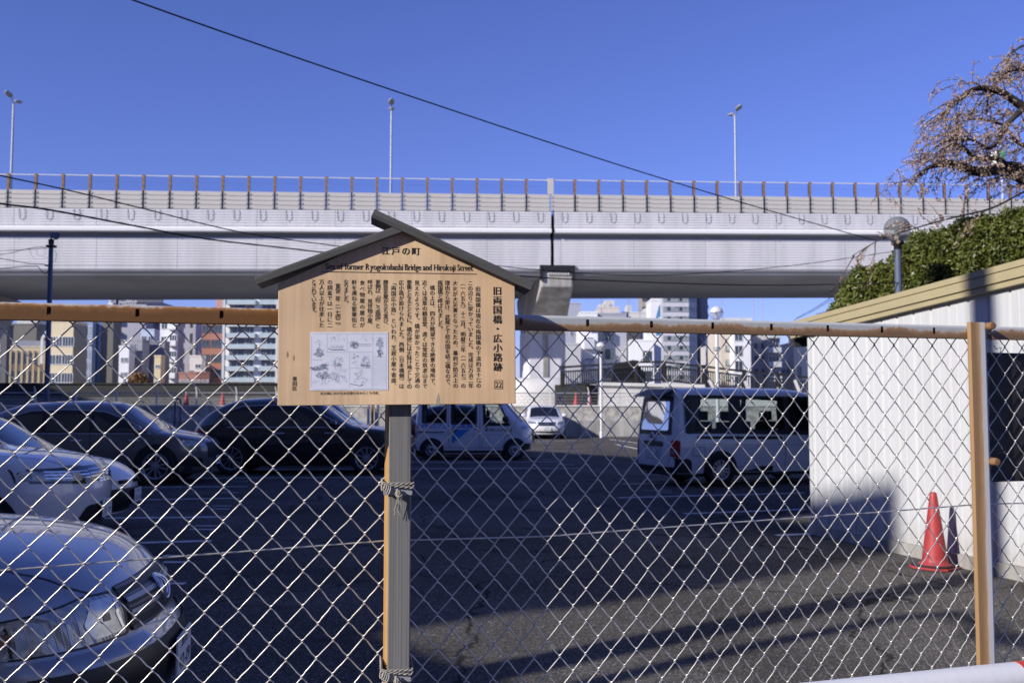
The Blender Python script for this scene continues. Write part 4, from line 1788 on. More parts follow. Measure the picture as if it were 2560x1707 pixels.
through([(-300, -240, 6.5), (322, -3, 8.2), (925, 207, 10.0), (1523, 405, 12.5), (1894, 518, 14.7), (2190, 602, 16.9)], 0.0075, 'overhead_cable',
        'thick black cable sagging across the sky from the top left')
through([(-150, 405, 6.8), (0, 439, 7.5), (180, 478, 8.3), (359, 522, 9.2), (600, 580, 10.4), (827, 613, 11.5), (1306, 671, 13.2), (1633, 688, 14.4), (1960, 666, 15.8), (2238, 628, 16.95)], 0.006, 'overhead_cable',
        'thin black cable passing behind the sign roof to the dark globe lamp')
through([(-150, 480, 6.8), (0, 509, 7.5), (130, 526, 8.0), (359, 569, 9.3), (520, 598, 10.2), (789, 629, 11.6), (1262, 686, 13.2), (1524, 702, 14.2), (1905, 713, 15.8), (2246, 707, 16.95)], 0.0085, 'overhead_cable',
        'thick twisted black cable low across the bridge to the dark globe lamp')
for i, (a, b) in enumerate([((1985, 800, 38), (2080, 748, 26)), ((1990, 795, 38), (2080, 742, 26)), ((2040, 785, 30), (2085, 768, 24))]):
    through([a, ((a[0] + b[0]) / 2, (a[1] + b[1]) / 2 + 3, (a[2] + b[2]) / 2), b], 0.009, 'overhead_cable',
            ['lower of two thin cables meeting the hedge above the shed eave', 'upper of two thin cables meeting the hedge above the shed eave', 'short thin cable just above the shed eave'][i])

# navy utility pole on the left
q = pt(124, 740, 28)
up = empty('utility_pole', (q.x, 28, 0), 0, 'slim navy utility pole with a floodlight on top at the left', 'utility pole')
ztop = pt(126, 600, 28).z
mb = MB()
mb.tube([(0, 0, 0), (0, 0, ztop)], [0.085, 0.062], n=14)
mb.build('pole', NAVY_STEEL, up)
mb = MB()
mb.lathe([(0.075, ztop - 0.12), (0.078, ztop), (0.06, ztop + 0.02)], 14)
z = pt(126, 616, 28).z
mb.box(-0.11, 0.12, -0.09, 0.09, z - 0.03, z + 0.03)
z = pt(126, 664, 28).z
mb.box(-0.14, 0.02, -0.05, 0.05, z - 0.02, z + 0.02)
mb.build('pole_bracket', DARK_STEEL, up)
mb = MB()
mb.tube([(0, 0, ztop), (0, 0, ztop + 0.2), (0.05, 0, ztop + 0.22)], 0.025, n=8)
M = Matrix.Translation((0.10, -0.05, ztop + 0.13)) @ Matrix.Rotation(R(115), 4, 'Y') @ Matrix.Rotation(R(20), 4, 'X')
mb.lathe([(0.0, -0.11), (0.06, -0.10), (0.075, -0.04), (0.105, 0.07), (0.11, 0.10), (0.0, 0.085)], 18, 0, M)
mb.build('floodlight', NAVY_STEEL, up)
mb = MB()


def lead(pix, r=0.008):
    P = [pt(u, v, 27.93 - 0.02 * max(0, 110 - u)) - Vector((q.x, 28, 0)) for u, v in pix]
    mb.tube(P, r, n=5)


lead([(120, 618), (95, 617), (60, 624), (0, 627), (-120, 640)], 0.008)
lead([(118, 622), (110, 621), (60, 624), (30, 632), (0, 637), (-120, 660)], 0.008)
lead([(122, 664), (108, 660), (72, 659), (40, 653), (22, 650), (0, 646), (-100, 632)], 0.011)
lead([(122, 670), (118, 682), (112, 685), (104, 677), (94, 666), (62, 666), (30, 669), (0, 671), (-100, 676)], 0.011)
lead([(75, 624), (80, 640), (88, 648), (102, 648), (120, 643)], 0.004)
lead([(92, 625), (92, 636), (104, 641), (115, 635), (112, 622)], 0.004)
lead([(128, 627), (138, 628), (141, 634), (139, 654), (131, 654)], 0.006)
mb.build('service_wires', CABLE, up, fix=False)

# ------------------------------------------------------------------ buildings across the river
PANE = mat('far_window_pane', (0.05, 0.07, 0.09), rough=0.08, var=0.5, vs=0.35, spec=0.6)
PANE_L = mat('far_window_curtain', (0.30, 0.34, 0.33), rough=0.3, var=0.35, vs=0.8)
FRAME_L = mat('far_window_frame', (0.60, 0.60, 0.60), rough=0.5, var=0.05)
FRAME_D = mat('far_window_frame_dark', (0.10, 0.10, 0.10), rough=0.5, var=0.05)
TEAL = mat('balcony_glass_teal', (0.44, 0.52, 0.55), rough=0.15, var=0.1, vs=0.5)
ROOFU = mat('rooftop_unit', (0.55, 0.54, 0.52), rough=0.6, var=0.15, vs=0.5)
BLUE_GLASS = mat('blue_curtain_wall', (0.10, 0.20, 0.42), rough=0.12, var=0.3, vs=0.25, spec=0.7)
FC = {}


def facade(col, var=0.06):
    k = 'facade_%d_%d_%d' % tuple(int(c * 100) for c in col)
    return streak_mat(k, col, tuple(c * 0.86 for c in col), scale=(0.25, 0.25, 0.08), lo=0.3, hi=0.7, bump=0.05, bs=2) if k not in MATS else MATS[k]


def window_mesh(w, h, parent, frame, pane, mull=1):
    mb = MB()
    t = 0.09
    mb.box(-w / 2, w / 2, -0.02, 0.03, -h / 2, h / 2, 1)
    for x0, x1, z0, z1 in ((-w / 2 - t, w / 2 + t, h / 2, h / 2 + t), (-w / 2 - t, w / 2 + t, -h / 2 - t * 1.6, -h / 2), (-w / 2 - t, -w / 2, -h / 2, h / 2), (w / 2, w / 2 + t, -h / 2, h / 2)):
        mb.box(x0, x1, -0.10, 0.03, z0, z1, 0)
    for k in range(mull):
        x = -w / 2 + w * (k + 1) / (mull + 1)
        mb.box(x - 0.045, x + 0.045, -0.07, 0.028, -h / 2 + 0.001, h / 2 - 0.001, 0)
    return mb.build('window', [frame, pane], parent)


def building(u0, u1, vtop, Y, col, label, depth=14, yaw=0.0, grid=None, bands=None, balc=None, side=None, sidecol=None, win=(1.5, 1.5), frame=None, pane=None,
             fh=3.2, roof=(), zmin=4.0, name='building', mull=1, first=1.9):
    a, b = pt(u0, vtop, Y), pt(u1, vtop, Y)
    W = (b.x - a.x) / cos(yaw)
    zt = a.z
    root = empty(name, (a.x, Y, 0), yaw, label, 'building', None)
    frame, pane = frame or FRAME_L, pane or PANE
    mb = MB()
    mb.box(0, W, 0, depth, 0, zt, 0)
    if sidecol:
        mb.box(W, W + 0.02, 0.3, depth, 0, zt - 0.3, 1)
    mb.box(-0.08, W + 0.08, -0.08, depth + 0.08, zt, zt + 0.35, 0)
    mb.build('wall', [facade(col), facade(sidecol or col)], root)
    if grid:
        cols = grid if isinstance(grid, (list, tuple)) else [(i + 0.5) / grid for i in range(grid)]
        proto, n = None, 0
        z = zt - first
        while z > zmin and n < 90:
            for c in cols:
                if proto is None:
                    proto = window_mesh(win[0], win[1], root, frame, pane, mull)
                    o = proto
                else:
                    o = dup_mesh(proto, root)
                o.location = (c * W, 0, z)
                n += 1
            z -= fh
    if side:
        proto, n = None, 0
        z = zt - first
        while z > zmin and n < 60:
            for c in side:
                if proto is None:
                    proto = window_mesh(win[0] * 0.8, win[1], root, frame, pane, mull)
                    o = proto
                else:
                    o = dup_mesh(proto, root)
                o.rotation_euler = (0, 0, pi / 2)
                o.location = (W + 0.02, c * depth, z)
                n += 1
            z -= fh
    if bands:
        z = zt - bands.get('first', 2.2)
        x0, x1 = bands.get('x', (0.04, 0.96))
        proto = None
        while z > zmin:
            if proto is None:
                mb = MB()
                hh = bands.get('h', 1.5)
                mb.box(x0 * W, x1 * W, -0.03, 0.05, -hh / 2, hh / 2, 0)
                x = x0 * W
                k = 0
                while x < x1 * W - 0.5:
                    mb.box(x, x + 0.10, -0.09, 0.045, -hh / 2 + .001, hh / 2 - .001, 1)
                    if k % 3 != 1 and bands.get('curtain', True):
                        mb.box(x + 0.15, min(x + 1.15, x1 * W - 0.05), -0.045, -0.031, -hh / 2 + 0.05, hh / 2 - 0.02 - 0.25 * (k % 2), 2)
                    x += 1.35
                    k += 1
                mb.box(x0 * W - 0.1, x1 * W + 0.1, -0.25, 0.04, -hh / 2 - 0.12, -hh / 2, 1)
                proto = mb.build('window', [pane, frame, PANE_L], root)
                o = proto
            else:
                o = dup_mesh(proto, root)
            o.location = (0, 0, z)
            z -= bands.get('fh', fh)
    if balc:
        for bi, (x0, x1, m, ht) in enumerate(balc):
            proto = pd = None
            z = zt - 2.9
            while z > zmin - 2:
                if proto is None:
                    mb = MB()
                    mb.box(x0 * W, x1 * W, -1.25, 0.02, -0.2, 0.0, 0)
                    mb.box(x0 * W, x1 * W, -1.27, -1.17, 0.0, ht, 1)
                    mb.box(x0 * W, x0 * W + 0.1, -1.166, 0.02, 0.0, ht, 1)
                    mb.box(x1 * W - 0.1, x1 * W, -1.166, 0.02, 0.0, ht, 1)
                    proto = mb.build('balcony', [FRAME_L, m], root)
                    mb = MB()
                    ww = (x1 - x0) * W
                    mb.box(x0 * W + ww * 0.08, x0 * W + ww * 0.92, -0.02, 0.03, 0.05, 2.2, 0)
                    for k in range(4):
                        x = x0 * W + ww * (0.08 + 0.28 * k)
                        mb.box(x - 0.05, x + 0.05, -0.08, 0.029, 0.05, 2.2, 1)
                    pd = mb.build('window', [pane, frame], root)
                    o, o2 = proto, pd
                else:
                    o, o2 = dup_mesh(proto, root), dup_mesh(pd, root)
                o.location = (0, 0, z)
                o2.location = (0, 0, z)
                z -= fh
    for (rx0, rx1, rh) in roof:
        mb = MB()
        mb.box(rx0 * W, rx1 * W, depth * 0.2, depth * 0.7, zt + 0.35, zt + rh)
        mb.build('rooftop_unit', ROOFU, root)
    root['w'] = W
    root['zt'] = zt
    return root, W, zt


WH, GR, PG, OL = (0.84, 0.84, 0.84), (0.42, 0.42, 0.45), (0.40, 0.39, 0.44), (0.16, 0.155, 0.135)
B = building
B(-120, 18, 815, 232, (0.12, 0.12, 0.13), 'dark grey building at the far left edge under the bridge', depth=3, grid=3, pane=PANE)
B(-60, 92, 812, 262, OL, 'dull olive block with rooftop tank behind the cream building', depth=12, roof=((0.6, 0.95, 2.5),))
r_, W_, Z_ = B(28, 130, 868, 215, (0.72, 0.62, 0.42), 'long cream school-like wing with three rows of tall windows', depth=10, yaw=R(14), grid=8, win=(1.5, 2.4), fh=3.9, first=2.4, mull=1)
mb = MB()
mb.box(0.2, W_, -0.05, 0.05, Z_ + 0.36, Z_ + 1.5)
mb.build('roof_railing', GREY_STEEL, r_)
mb = MB()
for i in range(9):
    x = W_ * i / 8
    mb.box(x - 0.18, x + 0.18, -0.35, -0.001, 0, Z_ - 0.6)
mb.build('pilasters', facade((0.62, 0.50, 0.28)), r_)
r_, W_, Z_ = B(122, 184, 805, 214, (0.74, 0.63, 0.42), 'taller cream block with a blank dark right side next to the navy pole', depth=7, grid=[0.2, 0.45, 0.70, 0.92], win=(1.1, 1.9), fh=3.9, first=4.2, sidecol=(0.30, 0.28, 0.22), roof=((0.1, 0.6, 2.6),))  # right side's shade is put into its darker wall colour
mb = MB()
for a, b in (((-1.5, 0.5, Z_ - 3.5), (3.0, 0.5, Z_ + 3.5)), ((3.0, 0.5, Z_ + 3.5), (6.0, 0.5, Z_ + 3.4)), ((-1.5, 0.5, Z_ - 3.5), (-1.5, 0.5, Z_ - 9))):
    mb.bar(a, b, 0.5, 0.5)
mb.build('roof_frame', FRAME_L, r_)
B(218, 232, 808, 236, (0.30, 0.38, 0.55), 'narrow blue glazed strip building beside the dark olive slab', depth=4, grid=2, win=(0.42, 2.2), fh=2.8, pane=BLUE_GLASS)
r_, W_, Z_ = B(232, 284, 798, 238, OL, 'dark olive slab block with a blue glazed strip', depth=5, roof=((0.1, 0.4, 1.5),))
mb = MB()
mb.box(0.28 * W_, 0.40 * W_, -0.03, 0.01, 3, Z_ - 0.5)
mb.build('window', BLUE_GLASS, r_)
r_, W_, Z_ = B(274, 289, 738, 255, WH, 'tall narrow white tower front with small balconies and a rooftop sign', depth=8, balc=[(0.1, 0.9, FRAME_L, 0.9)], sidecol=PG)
mb = MB()
mb.box(0.2, 13.5, 0.5, 1.0, Z_ - 1.8, Z_ + 0.6)
mb.build('sign_board', mat('roof_sign_dark', (0.10, 0.10, 0.14), var=0.1), r_)
B(289, 366, 748, 256, PG, 'large plain violet-grey side wall under the rooftop sign', depth=20)
mb = MB()
xs = [300, 306, 312, 318, 324, 329, 334, 340]
for i, u in enumerate(xs):
    a = pt(u, 757, 254)
    h = [1.0, 0.5, 0.5, 1.3, 1.2, 1.2, 0.9, 1.2][i]
    mb.tube([(a.x + 0.22 * cos(t), 253.9, a.z + h * 0.5 * sin(t)) for t in [2 * pi * k / 10 for k in range(9 + i % 2)]], 0.13, n=5)
o = mb.build('roof_sign_letters', FRAME_L, r_, fix=False)
o.matrix_parent_inverse = r_.matrix_world.inverted() if False else (Matrix.Translation((r_.location)) @ Matrix.Rotation(0, 4, 'Z')).inverted()
B(298, 323, 868, 196, WH, 'small bright white house front with two rows of dark windows', depth=3, grid=[0.35, 0.72], win=(0.45, 0.8), fh=2.9, first=2.5, roof=())
B(323, 356, 852, 200, (0.34, 0.34, 0.37), 'grey stepped block with dark balconies beside the white house', depth=4, balc=[(0.05, 0.6, facade((0.4, 0.4, 0.42)), 1.0)], fh=2.9, sidecol=PG)
B(333, 402, 806, 262, (0.22, 0.21, 0.25), 'dark violet block behind the grey house', depth=5, grid=4, win=(0.8, 1.3))
B(352, 386, 826, 232, (0.50, 0.58, 0.72), 'pale blue rooftop box between dark blocks', depth=6, grid=2, win=(1.0, 1.0))
B(357, 412, 856, 205, (0.25, 0.25, 0.31), 'slate grey gabled house', depth=3, sidecol=(0.2, 0.2, 0.24), grid=[0.5], win=(0.4, 0.6))
B(386, 402, 892, 198, (0.72, 0.60, 0.36), 'tiny cream balcony house below the slate roof', depth=2.5, grid=[0.5], win=(0.7, 0.5), zmin=6)
r_, W_, Z_ = B(401, 445, 790, 216, WH, 'slim white apartment tower with balconies on its right half', depth=4, grid=[0.25], win=(1.2, 1.7), fh=3.5, balc=[(0.52, 1.0, facade(WH), 1.0)], sidecol=PG)
B(445, 490, 786, 224, PG, 'violet-grey tower side with narrow slit windows', depth=5, grid=[0.32, 0.75], win=(0.35, 1.9), fh=3.4, frame=FRAME_D)
B(476, 508, 800, 244, (0.72, 0.62, 0.52), 'pale beige apartment block behind the violet tower', depth=4, grid=2, win=(1.0, 1.2), fh=3.3)
B(474, 505, 892, 204, (0.74, 0.68, 0.62), 'small pink-white house left of the red brick tower', depth=2.5, grid=[0.7], win=(1.0, 0.7), zmin=7)
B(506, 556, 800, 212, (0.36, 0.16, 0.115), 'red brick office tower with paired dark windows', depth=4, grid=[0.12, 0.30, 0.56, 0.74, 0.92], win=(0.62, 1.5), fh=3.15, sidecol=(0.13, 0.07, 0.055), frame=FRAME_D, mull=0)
B(540, 568, 735, 240, (0.55, 0.30, 0.25), 'pinkish stair tower rising behind the red brick office', depth=8, grid=[0.75], win=(0.8, 2.4), fh=5)
B(447, 492, 934, 196, (0.42, 0.20, 0.15), 'low red brown shop building at the river bank', depth=3, grid=5, win=(0.35, 1.3), zmin=3)
r_, W_, Z_ = B(492, 524, 934, 195, (0.20, 0.09, 0.07), 'low dark brown annex beside the red brown shop', depth=3, grid=3, win=(0.4, 1.3), zmin=3)
r_, W_, Z_ = B(566, 740, 725, 205, WH, 'white apartment tower with glazed balconies left of the sign', depth=14, fh=2.28, grid=[0.10, 0.31], win=(0.9, 1.15), first=1.6,
               balc=[(0.02, 0.44, TEAL, 0.75), (0.5, 0.74, TEAL, 0.8), (0.78, 0.99, TEAL, 0.8)], mull=1)
mb = MB()
for x in (0.0, 0.76):
    mb.box(x * W_ - 0.25, x * W_ + 0.25, -1.45, -1.28, 0, Z_)
mb.build('fin', FRAME_L, r_)
# behind and right of the wooden sign
B(740, 900, 820, 225, (0.55, 0.55, 0.58), 'grey apartment block hidden behind the wooden sign', depth=12, grid=6)
B(900, 1100, 850, 230, (0.62, 0.58, 0.5), 'beige block hidden behind the wooden sign', depth=12, grid=6)
B(1395, 1452, 760, 232, (0.42, 0.43, 0.50), 'plain blue-grey block with pairs of tiny windows right of the pier', depth=14, grid=[0.6, 0.82], win=(0.6, 1.1), fh=8.5, first=7)
B(1395, 1452, 862, 196, (0.55, 0.54, 0.53), 'low pale grey concrete block right of the pier', depth=10)
r_, W_, Z_ = B(1451, 1494, 783, 205, WH, 'white office with rounded dark balconies and dark lettering on top', depth=14, fh=4.35, balc=[(0.2, 0.78, facade((0.6, 0.6, 0.64)), 1.9)])
r_, W_, Z_ = B(1494, 1566, 786, 208, (0.40, 0.41, 0.46), 'grey office wing with dark glass right of the lettering', depth=14, bands=dict(first=4.5, fh=3.9, h=2.2, x=(0.0, 0.55)), sidecol=(0.3, 0.3, 0.3))
mb = MB()
put_line(mb, 'MKビル', 0, 2.1, 0, 0.62, 0.03)
o = mb.build('roof_lettering', INK, r_, fix=False)
o.matrix_local = Matrix.Translation((-2.0, -0.32, Z_ - 0.95)) @ Matrix.Rotation(pi / 2, 4, 'X')
B(1497, 1548, 770, 250, (0.68, 0.62, 0.55), 'stepped beige penthouse above the grey office', depth=10, grid=3, win=(0.9, 0.9), roof=((0.35, 0.8, 2.2), (0.05, 0.3, 1.2)))
B(1556, 1640, 783, 255, (0.70, 0.68, 0.64), 'pale roof terrace block with dark shrubs', depth=12, roof=((0.18, 0.3, 2.4), (0.7, 0.98, 1.5)))
B(1566, 1600, 806, 240, (0.08, 0.08, 0.095), 'dark glass block behind the cubic white building', depth=10)
B(1575, 1634, 853, 200, WH, 'cubic white building with two square windows', depth=10, yaw=R(-4), grid=[0.72], win=(1.6, 1.9), fh=4.0, first=3.0, frame=FRAME_D, roof=())
B(1616, 1634, 808, 206, WH, 'narrow white stair head above the cubic white building', depth=6)
B(1606, 1640, 715, 350, (0.36, 0.32, 0.28), 'brown grey tower behind the round office tower', depth=12, grid=3, win=(1.6, 0.9), fh=3.0, frame=FRAME_D)
r_, W_, Z_ = B(1627, 1652, 752, 226, WH, 'white wall with a blue painted pattern and blue lower panel', depth=8)
mb = MB()
q = (0.55, 0.45)
BLUEP = mat('blue_panel_paint', (0.07, 0.24, 0.44), rough=0.5, var=0.1)
mb.add([(0.45 * W_, -0.02, Z_ - 4.2), (0.95 * W_, -0.02, Z_ - 3.6), (0.95 * W_, -0.02, Z_ - 0.8), (0.8 * W_, -0.02, Z_ - 1.2)], [(0, 1, 2, 3)])
mb.add([(0.5 * W_, -0.03, Z_ - 7.9), (1.0 * W_, -0.03, Z_ - 7.9), (1.0 * W_, -0.03, Z_ - 4.6), (0.5 * W_, -0.03, Z_ - 4.6)], [(0, 1, 2, 3)])
mb.build('blue_panel', BLUEP, r_, fix=False)
# round fronted tower: three facets
r_, W_, Z_ = B(1652, 1722, 660, 330, (0.66, 0.65, 0.68), 'tall pale office tower with ribbon windows and a chamfered corner', depth=16, yaw=R(5), bands=dict(first=2.0, fh=3.25, h=1.5, x=(0.06, 1.0)))
mb = MB()
M = Matrix.Translation((W_, 0, 0)) @ Matrix.Rotation(R(48), 4, 'Z')
mb.box(0.02, 5.8, 0.0, 8, 0, Z_, 0, M)
mb.build('wall', facade((0.66, 0.65, 0.68)), r_)
proto = None
z = Z_ - 2.0
while z > 4:
    mb = MB()
    mb.box(0.05, 5.5, -0.03, 0.05, z - 0.75, z + 0.75, 0, M)
    for i in range(4):
        mb.box(0.4 + 1.3 * i, 0.52 + 1.3 * i, -0.09, 0.04, z - 0.745, z + 0.745, 1, M)
    mb.build('window', [PANE, FRAME_L], r_)
    z -= 3.25
r_, W_, Z_ = B(1750, 1768, 660, 338, (0.24, 0.24, 0.27), 'dark scalloped stair side of the tall office tower', depth=10)
z = Z_ - 2
while z > 8:
    mb = MB()
    mb.lathe([(0.0, -0.9), (1.0, -0.9), (1.0, 0.2), (0.0, 0.2)], 16, 0, Matrix.Translation((W_ - 0.5, 1.2, z)))
    mb.build('balcony', facade((0.3, 0.3, 0.33)), r_)
    z -= 3.05
B(1764, 1783, 868, 300, (0.62, 0.56, 0.52), 'small far cluster house left of the blue glass tower', depth=8, grid=2, win=(1.2, 1.2))
B(1779, 1805, 842, 262, (0.12, 0.22, 0.42), 'slim blue glass tower behind the white lamp pole', depth=8, bands=dict(first=2.0, fh=3.4, h=2.4, x=(0.0, 1.0), curtain=False), pane=BLUE_GLASS)
B(1803, 1838, 815, 226, (0.62, 0.55, 0.46), 'beige apartments with dark window rows right of the white pole', depth=10, yaw=R(8), bands=dict(first=5.0, fh=3.3, h=1.3, x=(0.3, 0.95), curtain=True), frame=FRAME_D)
B(1834, 1876, 810, 222, WH, 'white apartment building with a column of windows', depth=10, grid=[0.28], win=(1.6, 2.2), fh=3.4, first=2.6, roof=())
r_, W_, Z_ = B(1795, 1948, 806, 285, (0.66, 0.62, 0.58), 'wide pale penthouse roof with two antennas', depth=16, roof=((0.12, 0.6, 1.6),))
mb = MB()
for x, h in ((0.62, 10), (0.77, 9), (0.1, 7)):
    mb.tube([(x * W_, 3, Z_), (x * W_, 3, Z_ + h)], 0.12, n=6)
mb.build('antennas', GREY_STEEL, r_)
B(1880, 1924, 812, 232, (0.50, 0.49, 0.48), 'grey apartment block with small square windows', depth=10, grid=[0.2, 0.6], win=(0.55, 1.0), fh=3.0, frame=FRAME_D)
B(1918, 1949, 812, 228, (0.42, 0.42, 0.43), 'grey balcony stack at the right end of the apartment row', depth=8, balc=[(0.0, 1.0, facade((0.55, 0.57, 0.58)), 1.0)], fh=3.3)
B(1950, 1986, 878, 420, (0.30, 0.34, 0.42), 'distant slate blue block with vertical stripes', depth=12, grid=6, win=(0.7, 8.0), fh=9, first=5, mull=0, frame=FRAME_L)
B(1952, 1988, 908, 240, (0.74, 0.73, 0.74), 'low bright white house group near the shed corner', depth=8, grid=3, win=(0.7, 0.8), zmin=7)
B(1984, 2100, 858, 235, (0.70, 0.66, 0.56), 'cream building whose edge shows beside the shed', depth=12, grid=[0.12, 0.5], win=(0.9, 3.0), fh=6.5, first=7)
for u, v, h in ((1503, 765, 6), (1572, 770, 6), (1600, 778, 3)):
    mb = MB()
    a = pt(u, v + 10, 250)
    mb.tube([(a.x, 250, a.z - 3), (a.x, 250, a.z + h * 0.6)], 0.09, n=5)
    for k in range(3):
        mb.bar((a.x - 0.7, 250, a.z + h * 0.5 - 0.5 * k), (a.x + 0.7, 250, a.z + h * 0.5 - 0.5 * k), 0.08)
    o = mb.build('tv_antenna', GREY_STEEL)
    tag(o, {1503: 'thin rooftop antenna left of the beige penthouse', 1572: 'thin rooftop antenna above the shrubby roof terrace', 1600: 'short rooftop antenna right of the shrubby roof terrace'}[u], 'antenna')

# ------------------------------------------------------------------ what throws the shade: the street side behind the viewer
PH = Vector((0.6, -0.8, 0))
PANG = atan2(-0.8, 0.6)


def shade_pos(p, a):
    return PH * p + LH * a


def street_building(p0, p1, a0, a1, h, col, label):
    o = shade_pos(p0, a1)
    root = empty('street_building', o, PANG, label, 'building')
    mb = MB()
    W, D = p1 - p0, a1 - a0
    mb.box(0, W, -D, 0, 0, h)
    mb.box(-0.02, W, -D, 0.0, h, h + 0.02)
    mb.build('wall', facade(col), root)
    proto = None
    n = max(2, int(W / 3.2))
    z = h - 2.2
    while z > 1:
        for i in range(min(n, 14)):
            if proto is None:
                proto = window_mesh(1.5, 1.5, root, FRAME_L, PANE)
                q = proto
            else:
                q = dup_mesh(proto, root)
            q.rotation_euler = (0, 0, pi)
            q.location = (W * (i + 0.5) / min(n, 14), 0, z)
        z -= 3.2
    return root


street_building(-75, -8.6, -34, -20, 20.6, (0.50, 0.48, 0.45), 'tall apartment house across the street behind the viewer, shading the car park')
street_building(-8.6, -5.86, -34, -20.05, 15.7, (0.45, 0.43, 0.40), 'lower stair wing at the right end of the apartment house')
street_building(-18, -3.2, -14, -8, 5.74, (0.46, 0.42, 0.36), 'two storey shop house behind the viewer on the left')
street_building(1.5, 55, -50, -9, 40, (0.42, 0.40, 0.38), 'added unseen block behind the viewer on the right, cutting the sky light')  # added out of view to cut skylight from behind on the right
q = shade_pos(-4.66, -6.5)
mb = MB()
mb.tube([(0, 0, 0), (0, 0, 12.5)], [0.19, 0.15], n=16)
o = mb.build('street_pole', CONC_L)
o.location = q
tag(o, 'concrete utility pole beside the street behind the viewer', 'utility pole')
q = shade_pos(-4.05, -6.5)
root = empty('street_lamp', q, PANG, 'curved arm street lamp behind the viewer', 'street lamp')
mb = MB()
mb.tube([(0, 0, 0), (-0.05, 0, 3), (-0.12, 0, 5.9), (-0.06, 0, 6.6), (0.12, 0, 6.85), (0.35, 0, 6.8), (0.55, 0, 6.7)], [0.10, 0.09, 0.08, 0.08, 0.08, 0.08, 0.08], n=12)
mb.build('pole', GREY_STEEL, root)
mb = MB()
mb.lathe([(sin(a), -cos(a)) for a in [pi * j / 8 for j in range(9)]], 14, 0, Matrix.Translation((0.75, 0, 6.62)) @ Matrix.Diagonal((0.32, 0.14, 0.10, 1)))
mb.build('lamp_head', WHITE_POLE, root)

# ------------------------------------------------------------------ vehicles
def hermite(tab):
    xs, ys = [p[0] for p in tab], [p[1] for p in tab]
    n = len(xs)
    d = [(ys[i + 1] - ys[i]) / (xs[i + 1] - xs[i]) for i in range(n - 1)]
    m = [d[0]] + [0 if d[i - 1] * d[i] <= 0 else 2 * d[i - 1] * d[i] / (d[i - 1] + d[i]) for i in range(1, n - 1)] + [d[-1]]

    def f(x):
        if x <= xs[0]:
            return ys[0]
        if x >= xs[-1]:
            return ys[-1]
        i = 0
        while x > xs[i + 1]:
            i += 1
        h = xs[i + 1] - xs[i]
        t = (x - xs[i]) / h
        return ((2 * t ** 3 - 3 * t * t + 1) * ys[i] + (t ** 3 - 2 * t * t + t) * h * m[i] + (-2 * t ** 3 + 3 * t * t) * ys[i + 1] + (t ** 3 - t * t) * h * m[i + 1])
    return f


